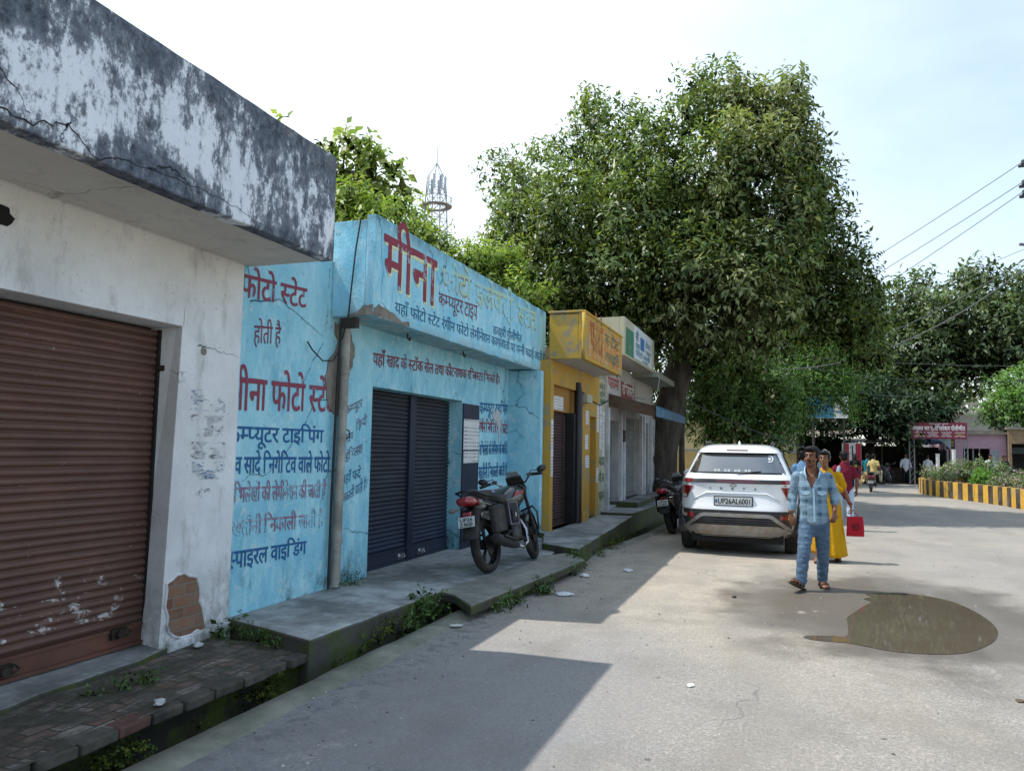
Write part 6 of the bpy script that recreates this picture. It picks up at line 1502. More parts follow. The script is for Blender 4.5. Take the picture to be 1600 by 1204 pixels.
# --- the man in the checked shirt, walking towards the camera, looking to his right
def man_check(loc):
    t = thing('person', 'man in a blue checked shirt and faded jeans walking towards the puddle', 'person', loc)
    S = 1.026; V = lambda x, y, z: (x*S, y*S, z*S)
    nk = V(-.03, .02, 1.33); hd = V(-.030, -.005, 1.475); yaw = R(-24)
    bm = BM(); T, M = head_shapes(bm, hd, yaw, 1.0)
    lim(bm, [V(-.03, .03, 1.27), V(-.038, .015, 1.36), V(-.05, .0, 1.42)], [(.062, .058), (.052, .052), (.052, .052)], 14)
    lim(bm, [V(-.015, .02, .78), V(-.02, .02, .95), V(-.025, .02, 1.12), V(-.03, .025, 1.24)], [(.135, .085), (.125, .08), (.15, .088), (.14, .075)], 18, (1, 0, 0))
    AR = [V(-.195, .03, 1.255), V(-.235, .06, 1.04), V(-.255, .0, .835)]; AL = [V(.135, .03, 1.255), V(.205, .08, 1.06), V(.195, -.04, .875)]
    for A in (AR, AL): lim(bm, [A[0], Vector(A[0]).lerp(Vector(A[1]), .5), A[1], Vector(A[1]).lerp(Vector(A[2]), .4), A[2]], [.050, .043, .038, .036, .026], 12)
    hand(bm, AR[2], (.06, -.10, -1), 1.0, 1, .55, (.6, .8, 0)); hand(bm, AL[2], (-.12, -.25, -1), 1.0, -1, 1.05, (-.5, .8, 0))
    LR = [V(-.085, .02, .76), V(-.135, -.10, .42), V(-.165, -.13, .095)]; LL = [V(.06, .03, .76), V(.075, .09, .42), V(.07, .22, .10)]
    for L in (LR, LL): lim(bm, [L[0], L[1], Vector(L[1]).lerp(Vector(L[2]), .35), L[2]], [.082, .055, .053, .036], 12)
    # feet: the leading one on its heel, toes up and turned out; the other flat
    fR = [V(-.155, -.10, .065), V(-.20, -.20, .09), V(-.245, -.28, .125)]; fL = [V(.07, .25, .055), V(.085, .14, .045), V(.095, .06, .032)]
    for F in (fR, fL): lim(bm, F, [(.036, .036), (.044, .03), (.042, .02)], 12, (1, 0, 0))
    body = fuse('body', bm, M_SKIN, t, .0062, 3)
    face_parts(t, T, M, 1.0, True); hair_cap(t, T, M, 1.0)
    # shirt with rolled sleeves
    bm = BM()
    lim(bm, [V(-.01, .02, .745), V(-.015, .02, .86), V(-.02, .02, 1.0), V(-.028, .02, 1.15), V(-.03, .025, 1.245)], [(.164, .112), (.157, .107), (.150, .10), (.167, .10), (.157, .08)], 22, (1, 0, 0))
    lim(bm, [V(-.03, .03, 1.25), V(-.03, .03, 1.305)], [(.115, .07), (.07, .062)], 16, (1, 0, 0))
    for A, s in ((AR, .86), (AL, .55)):
        a, b_, c = (Vector(q) for q in A); e = b_.lerp(c, s); lim(bm, [a+Vector((0, 0, .01)), a.lerp(b_, .5), b_, b_.lerp(e, .6), e], [.056, .055, .054, .051, .048], 14)
    sh = fuse('shirt', bm, m_plaid(), t, .009, 3, (.006, 9))
    # open collar: cut a V of shirt away over the chest
    bm = BM(); bm.from_mesh(sh.data)
    def inv(v):
        c = v.co; z = c.z/S; x = c.x/S+.03
        return c.y < .03*S and z > 1.13 and abs(x+.01) < (z-1.13)*.42 and z < 1.5 or z > 1.355
    bmesh.ops.delete(bm, geom=[v for v in bm.verts if inv(v)], context='VERTS'); bm.to_mesh(sh.data); bm.free()
    cm = m_cloth('shirt_pale_cloth', '#a9c3d2', '#8fb0c4')
    for s in (-1, 1):
        bm = BM(); P = [V(-.03+s*.035, .075, 1.365), V(-.03+s*.078, .02, 1.345), V(-.03+s*.085, -.05, 1.305), V(-.03+s*.062, -.085, 1.235), V(-.03+s*.04, -.08, 1.29), V(-.03+s*.06, -.02, 1.36)]
        lim(bm, [P[0], P[1], P[2], P[3]], [(.008, .022), (.007, .026), (.007, .030), (.004, .010)], 8, (s, -.5, 0)); obj('collar', bm, cm, sh, smooth=True)
        bm = BM(); x = -.02+s*.085; prism(bm, [(x-.05, 1.10), (x+.05, 1.10), (x+.05, 1.072), (x, 1.052), (x-.05, 1.072)], .006, lambda u, v, w: Vector((u*S, (-.089+.25*(u+.02)**2*4-w)*S, v*S))); obj('pocket_flap', bm, cm, sh)
    bm = BM(); prism(bm, [(-.028, .76), (-.002, .76), (-.012, 1.13), (-.03, 1.13)], .004, lambda u, v, w: Vector((u*S, (interp([(.745, -.104), (.86, -.098), (1.0, -.088), (1.15, -.093)], v)-w)*S, v*S))); obj('placket', bm, cm, sh)
    bm = BM(); tube(bm, [V(-.09, .02, 1.335), V(-.075, -.035, 1.29), V(-.035, -.075, 1.235), V(.0, -.06, 1.27), V(.03, -.02, 1.325)], .005, 6); obj('necklace', bm, plain('neck_thread', '#3a1b18', .6), t)
    w = Vector(AR[2])+Vector((0, 0, .035)); bm = BM(); tube(bm, [w+Vector((.033*math.cos(a), .033*math.sin(a), .006*math.sin(a))) for a in [2*PI*k/14 for k in range(14)]], .008, 6, closed=True); obj('bracelet', bm, plain('wrist_thread', '#8a4a22', .6), t, smooth=True)
    bm = BM()
    lim(bm, [V(-.01, .02, .80), V(-.012, .025, .70)], [(.148, .10), (.152, .105)], 18, (1, 0, 0))
    for L, e in ((LR, .06), (LL, .06)):
        a, b_, c = (Vector(q) for q in L); lim(bm, [a, a.lerp(b_, .5), b_, b_.lerp(c, .5), c+Vector((0, 0, -.01))], [.096, .082, .070, .066, .060], 14)
    fuse('jeans', bm, m_jeans(), t, .009, 3, (.007, 13))
    sm = plain('brown_sandal', '#2b201b', .6, var=.3); pm = plain('sandal_sole', '#51463d', .8)
    for F, up in ((fR, 1), (fL, 0)):
        a, b_, c = (Vector(q) for q in F); d = (c-a).normalized(); dn = Vector((0, 0, -1)); dn = (dn-d*dn.dot(d)).normalized(); sd = d.cross(dn)
        bm = BM(); lim(bm, [a-d*.05+dn*.040, a.lerp(c, .5)+dn*.040, c+d*.035+dn*.026], [(.040, .011), (.043, .010), (.047, .009)], 14, tuple(sd)); so_ = obj('sandal', bm, pm, t, smooth=True)
        bm = BM()
        for q in (.15, .55, .85): p = a.lerp(c, q); tube(bm, [p+sd*.046+dn*.03, p+sd*.035-dn*.018, p-dn*.034, p-sd*.035-dn*.018, p-sd*.046+dn*.03], .010, 6)
        obj('strap', bm, sm, so_, smooth=True)
    return t
man_check((.30, 9.60, .0))
# --- the woman in the yellow sari behind him
def saree_woman(loc):
    t = thing('person', 'woman in a bright yellow sari walking behind the man and carrying a red bag', 'person', loc)
    hd = (.0, 0, 1.47); yaw = R(-14)
    bm = BM(); T, M = head_shapes(bm, hd, yaw, .97)
    lim(bm, [(.01, .03, 1.24), (.01, .015, 1.34), (.0, .0, 1.40)], [(.055, .05), (.046, .046), (.048, .048)], 14)
    lim(bm, [(.02, .02, .82), (.02, .02, .98), (.02, .02, 1.12), (.02, .025, 1.22)], [(.14, .10), (.13, .095), (.15, .10), (.135, .075)], 16, (1, 0, 0))
    AL = [(.18, .03, 1.24), (.27, .07, 1.0), (.345, .0, .80)]; AR = [(-.15, .03, 1.24), (-.21, .07, 1.0), (-.22, -.06, .80)]
    for A in (AR, AL): lim(bm, [A[0], Vector(A[0]).lerp(Vector(A[1]), .5), A[1], A[2]], [.050, .044, .037, .025], 12)
    hand(bm, AL[2], (.06, -.05, -1), .95, -1, 1.25, (-1, .2, 0)); hand(bm, AR[2], (0, -.2, -1), .95, 1, .7, (1, .3, 0))
    LEG = [((-.07, -.02, .76), (-.09, -.12, .42), (-.11, -.12, .08)), ((.09, .03, .76), (.12, .08, .42), (.16, .20, .08))]
    FT = [[(-.11, -.10, .045), (-.125, -.19, .04), (-.135, -.26, .03)], [(.16, .22, .045), (.17, .13, .04), (.175, .05, .028)]]
    for L in LEG: lim(bm, L, [.08, .055, .036], 12)
    for F in FT: lim(bm, F, [(.033, .034), (.040, .028), (.038, .018)], 12, (1, 0, 0))
    fuse('body', bm, M_SKIN2, t, .0075, 3)
    face_parts(t, T, M, .97); hr = hair_cap(t, T, M, .97)
    bm = BM(); ell(bm, T(0, .12, -.01), (.045, .04, .045), 12, 10); tube(bm, [T(.085, .02, .02), T(.066, .03, .10), T(0, .03, .142), T(-.066, .03, .10), T(-.085, .02, .02)], .007, 6); obj('hair_band', bm, plain('hair_band_grey', '#9a9a9c', .4), hr, smooth=True)
    ym = m_cloth('yellow_sari_cloth', '#c99a12', '#a87a0c', .8, 10)
    bm = BM(); lim(bm, [(.02, .02, 1.0), (.02, .02, 1.12), (.02, .025, 1.225)], [(.142, .105), (.165, .112), (.145, .085)], 18, (1, 0, 0))
    for A in (AR, AL):
        a, b_ = Vector(A[0]), Vector(A[1]); lim(bm, [a, a.lerp(b_, .45), a.lerp(b_, .72)], [.066, .064, .062], 12)
    fuse('blouse', bm, ym, t, .010, 3, (.004, 12))
    # draped skirt with pleats
    bm = BM(); rings = []; N = 72
    for i in range(19):
        f = i/18; z = 1.02-.93*f; rx = interp([(0, .150), (.18, .185), (.5, .20), (1, .245)], f); ry = interp([(0, .11), (.18, .15), (.5, .175), (1, .235)], f); ring = []
        cx = .02+.03*f
        for k in range(N):
            a = 2*PI*k/N; front = max(0, -math.sin(a)); p = 1+(.06*front*math.sin(k*1.55+f*2)+.03*math.sin(k*.62+f*4))*f*1.1
            ring.append((cx+rx*p*math.cos(a), .03+.02*f+ry*p*math.sin(a), z+.02*math.sin(a*2+1)*f))
        rings.append(ring)
    loft(bm, rings, cap=False); o = obj('sari', bm, ym, t, smooth=True); md = o.modifiers.new('thickness', 'SOLIDIFY'); md.thickness = .006
    # end of the sari over the far shoulder and across the chest
    bm = BM(); pr = None
    for i in range(15):
        f = i/14; x0 = .15-.30*f; z0 = .98+.30*f; row = []
        for k in range(9):
            g_ = k/8; x = x0+.16*g_*(1-.3*f)-.05; z = z0+.05*g_-.02+(.02*math.sin(k*1.9)); y = -.135+.55*(x-.02)**2+.012*math.sin(k*2.3+f*4)+.06*max(0, f-.8)*3
            row.append(bm.verts.new((x, y, z)))
        if pr:
            for k in range(8): bm.faces.new((pr[k], pr[k+1], row[k+1], row[k]))
        pr = row
    o = obj('sari_drape', bm, ym, t, smooth=True); md = o.modifiers.new('thickness', 'SOLIDIFY'); md.thickness = .008
    for A, n in ((AL, 3),):
        for k in range(n):
            w = Vector(A[2])+Vector((-.008*k, .006*k, .03+.012*k)); bm = BM(); tube(bm, [w+Vector((.031*math.cos(a), .031*math.sin(a), 0)) for a in [2*PI*j/14 for j in range(14)]], .004, 6, closed=True); obj('bangle', bm, plain('bangle_red', '#8c2a22', .3), t, smooth=True)
    for F in FT:
        a, b_, c = (Vector(q) for q in F); bm = BM(); lim(bm, [a+Vector((0, .03, -.035)), b_+Vector((0, 0, -.034)), c+Vector((0, -.03, -.022))], [(.036, .010), (.040, .009), (.042, .008)], 12, (1, 0, 0)); obj('sandal', bm, plain('maroon_sandal', '#3b1a1a', .6), t, smooth=True)
    return t
saree_woman((.51, 12.15, .01))
# the red carrier bag in her hand
t = thing('carrier_bag', 'flat red carrier bag with a round emblem held by the woman in yellow', 'bag', (.905, 12.15, .385), R(12))
rb = m_cloth('red_bag_cloth', '#a8202c', '#96182a', .3, 5)
bm = BM(); rg = []
for z, w, d, sh in ((.0, .118, .03, .0), (.02, .120, .035, 0), (.14, .116, .028, .004), (.27, .108, .012, .0), (.28, .108, .008, 0)):
    rg.append([(sh+w*math.copysign(abs(math.cos(a))**.35, math.cos(a)), d*math.copysign(abs(math.sin(a))**.6, math.sin(a)), z) for a in [2*PI*k/24 for k in range(24)]])
loft(bm, rg); obj('pouch', bm, rb, t, smooth=True, angle=60)
bm = BM(); tube(bm, [(-.055, 0, .275), (-.05, .0, .33), (-.02, 0, .372), (.0, 0, .33), (.05, 0, .275)], .006, 6); obj('handle', bm, rb, t, smooth=True)
dkr = plain('bag_print', '#5e0f1c', .8); bm = BM()
for r0 in (.052, .042): tube(bm, [(r0*math.cos(a), -.034, .14+r0*math.sin(a)) for a in [2*PI*k/24 for k in range(24)]], .003, 5, closed=True)
ell(bm, (0, -.032, .135), (.022, .006, .018), 10, 6); tube(bm, [(-.03, -.034, .14), (-.01, -.036, .16), (.015, -.036, .13), (.03, -.034, .145)], .004, 5); obj('emblem', bm, dkr, t)

# --- smaller figures farther off: same construction, coarser
def figure(label, loc, rz, shirt, trouser, h=1.62, stride=.12, arms=((.05, -.02), (.05, -.02)), hair=0, skirt=None, sit=False, lean=0, group=None, sleeve=.45, bag=None, vox=.018, scarf=None, armpose=None):
    """a person of height h facing local -y"""
    t = thing('person', label, 'person', loc, rz, group); k = h/1.62
    V = lambda x, y, z: Vector((x*k, (y+lean*max(0, z-.8))*k, z*k))
    dz = -.36 if sit else 0
    bm = BM(); T, M = head_shapes(bm, V(0, -.0, 1.48+dz), 0, k)
    lim(bm, [V(0, .02, 1.25+dz), V(0, .01, 1.40+dz)], [.05*k, .047*k], 10)
    lim(bm, [V(0, .02, .82+dz), V(0, .02, .98+dz), V(0, .02, 1.14+dz), V(0, .025, 1.25+dz)], [(.13*k, .09*k), (.12*k, .085*k), (.15*k, .095*k), (.13*k, .075*k)], 14, (1, 0, 0))
    AA = []
    for s, (o, f) in zip((-1, 1), arms):
        if armpose: A = [V(s*.165, .02, 1.26+dz), V(s*.23, -.10, 1.06+dz), V(s*.19, -.36, 1.05+dz)]
        else: A = [V(s*.165, .02, 1.26+dz), V(s*(.20+o), .05, 1.03+dz), V(s*(.21+o), f, .82+dz)]
        AA.append((s, A)); lim(bm, [A[0], A[1], A[2]], [.047*k, .038*k, .026*k], 10)
        hand(bm, A[2], (0, -.1, -1) if not armpose else (0, -1, -.1), 1.0*k, s, .6, (-s, .2, 0))
    LG = []
    for s in (-1, 1):
        if sit: L = [V(s*.09, .02, .44), V(s*.15, -.36, .46), V(s*.16, -.28, .09)]
        else: L = [V(s*.085, .02, .80), V(s*.09, .02-s*stride*.5, .44), V(s*.09, .03-s*stride, .09)]
        LG.append((s, L)); lim(bm, L, [.082*k, .056*k, .036*k], 10)
        a = L[2]; lim(bm, [a+Vector((0, .02, -.045))*k, a+Vector((0, -.14, -.06))*k], [(.034*k, .03*k), (.036*k, .022*k)], 10, (1, 0, 0))
    fuse('body', bm, M_SKIN, t, vox*.75, 2)
    hair_cap(t, T, M, k, hair, vox=.014)
    bm = BM(); lim(bm, [V(0, .02, (.76 if not sit else .82)+dz), V(0, .02, .98+dz), V(0, .02, 1.14+dz), V(0, .025, 1.26+dz)], [(.155*k, .115*k), (.145*k, .105*k), (.17*k, .11*k), (.145*k, .085*k)], 14, (1, 0, 0))
    for s, A in AA: lim(bm, [A[0], A[0].lerp(A[1], .6), A[1].lerp(A[2], max(0, sleeve-.5)*1.6) if sleeve > .5 else A[0].lerp(A[1], .8)], [.062*k, .056*k, .052*k], 10)
    fuse('shirt', bm, shirt, t, vox, 2, (.006, 10))
    bm = BM()
    if skirt:
        rg = []
        for i in range(10):
            f = i/9; z = (1.0-.92*f); rg.append([((.15+.10*f)*k*(1+.05*f*math.sin(j*1.7))*math.cos(2*PI*j/28), .02+(.11+.12*f)*k*(1+.05*f*math.sin(j*1.7))*math.sin(2*PI*j/28), z*k) for j in range(28)])
        loft(bm, rg); obj('skirt', bm, skirt, t, smooth=True)
    else:
        lim(bm, [V(0, .02, .86+dz), V(0, .025, .78+dz)], [(.14*k, .10*k), (.145*k, .105*k)], 14, (1, 0, 0))
        for s, L in LG: lim(bm, [L[0], L[1], L[2]], [.094*k, .072*k, .060*k], 10)
        fuse('trousers', bm, trouser, t, vox, 2, (.006, 12))
    if bag:
        bm = BM(); lim(bm, [V(0, .16, 1.02), V(0, .17, 1.2)], [(.13*k, .08*k), (.11*k, .07*k)], 14, (1, 0, 0)); bg_ = obj('backpack', bm, bag, t, smooth=True)
        bm = BM(); box(bm, -.06*k, .06*k, .235*k, .252*k, .98*k, 1.10*k); obj('pocket', bm, plain('pack_yellow', '#8c8a2c', .8), bg_)
    if scarf:
        bm = BM(); lim(bm, [V(.11, .09, 1.27), V(.15, .11, 1.05), V(.16, .11, .86)], [(.035*k, .02*k), (.045*k, .025*k), (.04*k, .02*k)], 10, (1, 0, 0)); obj('scarf', bm, scarf, t, smooth=True)
    return t
C_ = m_cloth
figure('woman in a burgundy top and pale jeans with a grey scarf seen from behind', (1.10, 17.3, 0), PI+.1, C_('burgundy_cloth', '#6d1a2c'), C_('pale_jeans', '#93a7bd', '#b0c0cf'), 1.64, .10, ((.03, -.05), (.06, -.06)), 0, sleeve=.4, vox=.014, scarf=C_('grey_scarf', '#9fb0bf'))
figure('man in grey and blue shirt seen from behind beside the white car', (.33, 18.4, 0), PI-.05, C_('greyblue_cloth', '#7f93a4', '#3f79ad', sc=4), C_('dark_trouser', '#23252b'), 1.64, .10, vox=.016)
figure('girl in black with long hair and a backpack walking away near the road side', (2.95, 39.2, 0), PI+.15, C_('black_cloth', '#17161a'), C_('indigo_trouser', '#1f2740'), 1.60, .08, hair=.32, bag=C_('black_pack', '#1d1b1c'), vox=.022)
# ---------------------------------------------------------------- weeds and litter near the camera
G_W = m_leaf('weed_leaves', ['#3f5a2c', '#4f6c34', '#5f7d3f', '#36502b', '#6c8747'], .35, .55)
G_M = m_leaf('moss_green', ['#4a5a18', '#5e6e1e', '#3a4a1a', '#6f7f2a'], .2, .9)
def weed(label, loc, cl, n, size, seed, mat=None, cat='weed', **k):
    t = thing('weed', label, cat, loc); 
    bm = BM(); r = random.Random(seed)
    for c in cl[:4]: tube(bm, [(c[0]+r.uniform(-.02, .02), c[1], loc[2]-.02), (c[0]+r.uniform(-.03, .03), c[1]+r.uniform(-.03, .03), c[2]+c[3]*.5)], [.004, .002], 5)
    obj('stem', bm, plain('weed_stem', '#4a5a30', .8), t, world=True)
    leaf_mesh('foliage', cl, n, size, seed, mat or G_W, t, **k); return t
weed('leafy weed hanging over the drain just before the concrete slab', (-3.18, 6.5, 0), [(-3.15, 6.62, .12, .13), (-3.14, 6.45, .08, .12), (-3.17, 6.28, .06, .10), (-3.12, 6.15, .0, .08), (-3.14, 6.72, .02, .10), (-3.13, 6.4, -.08, .1)], 520, .05, 41, aspect=.5)
weed('broad leaved weed at the foot of the whitewashed pillar', (-4.15, 5.05, .05), [(-4.2, 5.05, .11, .07), (-4.12, 4.97, .09, .06), (-4.18, 5.16, .09, .06)], 90, .05, 42, aspect=.65)
weed('creeping weed along the near end of the blue shop footpath', (-3.85, 5.0, .05), [(-4.0, 5.08, .06, .09), (-3.88, 5.03, .05, .10), (-3.75, 4.98, .05, .10), (-3.62, 4.93, .05, .09), (-3.9, 4.88, .05, .07)], 650, .028, 43)
weed('small patch of weed on the mossy brick paving', (-3.88, 3.75, .05), [(-3.92, 3.62, .05, .06), (-3.87, 3.78, .055, .07), (-3.82, 3.93, .05, .06)], 420, .026, 44)
weed('grassy weed at the foot of the drainpipe', (-4.18, 6.85, .15), [(-4.18, 6.83, .20, .08), (-4.16, 6.95, .18, .06), (-4.2, 6.75, .18, .05)], 260, .045, 45, aspect=.2)
weed('weed growing at the road side of the concrete slab, nearest the camera', (-2.6, 7.1, 0), [(-2.60, 7.0, .05, .08), (-2.57, 7.25, .05, .08), (-2.58, 7.4, .03, .06)], 300, .045, 46)
weed('weed growing at the middle of the road side of the slab', (-2.52, 8.0, 0), [(-2.52, 7.95, .06, .09), (-2.50, 8.1, .05, .08)], 240, .05, 47)
weed('weed growing at the far corner of the slab beside the yellow shop', (-2.6, 9.8, 0), [(-2.5, 9.35, .05, .08), (-2.58, 9.85, .09, .10), (-2.62, 10.0, .1, .09)], 300, .05, 48)
moss = leaf_mesh('moss', [(-3.39, 3.25, -.12, .10), (-3.40, 3.42, -.16, .11), (-3.38, 3.1, -.2, .1), (-3.36, 4.35, -.08, .09), (-3.35, 4.52, -.12, .08), (-3.36, 4.6, -.05, .06), (-3.22, 5.75, .0, .09), (-3.21, 5.95, .04, .08), (-3.22, 5.55, -.06, .09), (-3.2, 6.1, .05, .07), (-3.41, 2.85, -.15, .09), (-3.24, 5.2, -.12, .09), (-2.62, 11.2, .05, .1), (-2.63, 12.0, .08, .12), (-2.62, 12.6, .1, .12), (-3.36, 3.9, -.15, .06)], 5200, .016, 50, G_M, None, aspect=.8)
moss['kind'] = 'stuff'; tag(moss, 'yellow green moss on the drain wall', 'moss')
def litter(label, loc, s, col, seed, flat=.35):
    r = random.Random(seed); bm = BM(); bmesh.ops.create_icosphere(bm, subdivisions=2, radius=1)
    for v in bm.verts:
        k = 1+.45*mnoise.noise(v.co*1.7+Vector((seed, 0, 0))); v.co = Vector((v.co.x*s*k, v.co.y*s*.7*k, max(0, (v.co.z+.6)*s*flat*k)))
    o = obj('litter', bm, plain('litter_'+col[1:], col, .7, var=.15, scale=30)); o.location = loc; o.rotation_euler = (0, 0, r.uniform(0, 6)); return tag(o, label, 'litter')
litter('crumpled white plate lying by the middle of the slab', (-2.25, 8.05, .005), .10, '#c6cbd0', 1, .2)
litter('white paper scrap by the far corner of the slab', (-2.35, 9.3, .005), .07, '#cfd2d4', 2)
litter('white paper scrap farther out on the shaded road', (-1.95, 10.0, .005), .09, '#c9cccf', 3, .15)
litter('torn white paper on the sunlit road left of the puddle', (-.62, 5.35, .003), .035, '#d0cfca', 4, .2)
litter('pale scrap at the near corner of the slab', (-2.72, 6.25, .01), .06, '#b9bab6', 5, .2)
litter('crushed foil cup on the edge of the brick paving', (-3.42, 3.62, .05), .04, '#b6b7b8', 6, .5)
litter('white plastic scrap at the foot of the whitewashed pillar', (-4.13, 4.72, .05), .045, '#c3c6ca', 7, .4)
litter('brown dry leaf on the sunlit road right of the puddle', (1.38, 5.85, .003), .035, '#5d4a3a', 8, .2)
litter('dark pebble left of the walking man', (-.55, 8.7, .002), .025, '#3c3a36', 9, .7)

# ---------------------------------------------------------------- boundary wall, posts, poles, wires
b = NB('ochre_boundary_paint'); X, Y, Z = b.sep(); n = b.noise(1.6, 7, .7)
c = b.mix(b.ramp(n, [(.35, 0.), (.7, 1.)]), hexc('#a8935f'), hexc('#b9a878')); c = b.mix(b.sstep(Z, 1.60, 1.62), c, hexc('#c2b894'))
c = b.mix(b.math('MULTIPLY', b.sstep(Z, 1.56, 1.58), b.sstep(Z, 1.66, 1.64)), c, hexc('#8f9a9c')); c = b.mix(b.ramp(b.noise(4, 8, .75), [(.6, 0.), (.7, .6)]), c, hexc('#7a6e54'))
M_OCH = b.out(c, .9, b.bump(n, .3, .02))
bw = thing('boundary_wall', 'ochre boundary wall behind the tree trunk and the bush', 'wall', (-2.5, 28.6, 0))
bm = BM(); box(bm, -9, .3, 28.5, 28.75, -.05, 2.55); obj('wall', bm, M_OCH, bw, world=True, bevel=.01)
bm = BM(); box(bm, -9.02, .34, 28.46, 28.79, 2.552, 2.64); obj('coping', bm, M_OCH, bw, world=True)
t = thing('brick_post', 'slim brick gate post with a cream cap in front of the shady trees', 'post', (-.58, 29.3, 0))
bm = BM(); box(bm, -.15, .15, -.15, .15, 0, 3.5); obj('shaft', bm, m_brick('post_brick', '#7d4a38', '#93604a', '#9d9080', 4), t)
bm = BM(); box(bm, -.19, .19, -.19, .19, 3.5, 3.62); box(bm, -.16, .16, -.16, .16, 3.62, 3.85); obj('cap', bm, M_OCH, t, bevel=.02)

br = thing('brick_stack', 'low stack of loose old bricks at the foot of the big tree', 'bricks', (-3.0, 21.6, 0)); 
for k in range(10):
    bm = BM(); n_ = 5 if k < 8 else 3
    for j in range(n_): obox(bm, (rnd.uniform(-.02, .02), -.5+.24*j+(k % 2)*.06, .05+k*.078), (.055+rnd.uniform(0, .02), .112, .036), Matrix.Rotation(rnd.uniform(-.08, .08), 3, 'Z'))
    obj('brick_course', bm, plain('stack_brick', '#6e4c40', .9, var=.35, scale=5, dirt='#4a423a', dirtamt=.4), br)
M_POLE = plain('weathered_concrete_pole', '#77767a', .9, var=.2, scale=3); M_PST = plain('dark_steel_pole', '#3d3a38', .7, metal=.3)
t = thing('utility_pole', 'grey twin concrete transformer pole among the tree crowns', 'utility pole', (-2.05, 30, 0))
for s in (-1, 1):
    bm = BM(); loft(bm, [[(s*.16-.09, -.08, 0), (s*.16+.09, -.08, 0), (s*.16+.09, .08, 0), (s*.16-.09, .08, 0)], [(s*.16-.06, -.06, 7.4), (s*.16+.06, -.06, 7.4), (s*.16+.06, .06, 7.4), (s*.16-.06, .06, 7.4)]]); obj('shaft', bm, M_POLE, t)
bm = BM()
for z in (4.6, 5.6, 6.6): box(bm, -.5, .5, -.13, -.09, z, z+.07)
for z in (6.67, 5.67):
    for x in (-.45, 0, .45): lathe(bm, [(.0, z), (.03, z), (.05, z+.05), (.03, z+.09), (.045, z+.13), (0, z+.16)], (x, -.11, 0), 'z', 10)
obj('crossarm', bm, M_PST, t)
t = thing('utility_pole', 'dark steel pole with crossarms and a street lamp above the bush', 'utility pole', (-.70, 31, 0))
bm = BM(); cyl(bm, (0, 0, 0), (0, 0, 6.4), .10, .07, 12); obj('shaft', bm, M_PST, t, smooth=True, angle=40)
bm = BM()
for z in (5.05, 5.6, 6.1):
    box(bm, -.55, .55, -.04, .04, z, z+.07)
    for x in (-.5, -.2, .2, .5): lathe(bm, [(.0, z+.07), (.025, z+.07), (.045, z+.11), (.03, z+.15), (.04, z+.19), (0, z+.22)], (x, 0, 0), 'z', 8)
tube(bm, [(-.5, 0, 5.05), (0, 0, 4.6), (.5, 0, 5.05)], .018, 6); obj('crossarm', bm, M_PST, t)
bm = BM(); tube(bm, [(.05, 0, 4.0), (.25, -.1, 4.25), (.42, -.2, 4.36)], .02, 8); l = obj('lamp_arm', bm, M_PST, t)
bm = BM(); obox(bm, (.62, -.3, 4.47), (.22, .055, .03), Matrix.Rotation(R(-24), 3, 'Y') @ Matrix.Rotation(R(-26), 3, 'Z')); obj('street_lamp', bm, plain('lamp_head_grey', '#9da3a6', .5), l, bevel=.012)
# pole at the right edge with its insulator bracket, and the wires strung to it
t = thing('utility_pole', 'steel pole with insulator bracket at the right edge carrying three wires', 'utility pole', (6.95, 25.0, 0))
bm = BM(); cyl(bm, (0, 0, 0), (0, 0, 10.4), .11, .08, 12); obj('shaft', bm, M_PST, t, smooth=True, angle=40)
bm = BM(); box(bm, -.62, .1, -.04, .04, 8.92, 9.0); box(bm, -.62, .1, -.04, .04, 9.22, 9.29); box(bm, -.62, .1, -.04, .04, 9.82, 9.88); obj('crossarm', bm, M_PST, t)
for z in (9.0, 9.29, 9.88):
    bm = BM(); lathe(bm, [(0, 0), (.05, 0), (.07, .04), (.04, .07), (.065, .11), (.04, .15), (0, .17)], (-.5, 0, z), 'z', 10); obj('insulator', bm, plain('insulator_grey', '#3c4148', .3), t, smooth=True)
bm = BM(); obox(bm, (-.52, -.02, 7.55), (.16, .06, .03), Matrix.Rotation(.2, 3, 'Y')); obj('street_lamp', bm, M_POLE, t, bevel=.01)
M_WIRE = plain('grey_wire', '#4e5358', .6)
def wire(label, a, b_, sag, r=.010, grp='overhead wires'):
    a, b_ = Vector(a), Vector(b_); pts = []
    for k in range(25): s = k/24; p = a.lerp(b_, s); p.z -= sag*4*s*(1-s); pts.append(p)
    bm = BM(); tube(bm, pts, r, 6); o = obj('wire', bm, M_WIRE, smooth=True); return tag(o, label, 'wire', grp)
wire('uppermost of the three wires crossing the clear sky at the right', (6.45, 25, 9.98), (-1.2, 31, 6.32), .12)
wire('middle wire of the three crossing the clear sky at the right', (6.45, 25, 9.40), (-.9, 31, 5.82), .1)
wire('lowest wire of the three crossing the clear sky at the right', (6.45, 25, 9.12), (-.5, 31, 5.27), .1)
wire('thick drooping cable in front of the olive trees at the right', (8.2, 29, 8.4), (-.2, 31, 4.75), 1.0, .022)
wire('thick upper cable in front of the olive trees at the right', (8.2, 29, 8.6), (.2, 35, 5.6), .7, .016)
wire('thin wire over the tops of the olive trees', (8.2, 29.3, 8.75), (1.6, 40, 7.8), .15, .009)
wire('thin level wire across the olive trees', (9.6, 33, 4.9), (-.5, 31, 5.35), .15, .009)
wire('thin sagging wire below the level one across the olive trees', (9.6, 33, 4.5), (-.5, 31, 5.1), .45, .009)
wire('pale wire sagging between the two poles among the trees', (-2.05, 30, 5.65), (-.7, 31, 5.12), .12, .012)
wire('green hose-like cable slanting down through the bush', (-3.2, 24.5, 3.3), (.6, 25.3, 1.7), .12, .018)
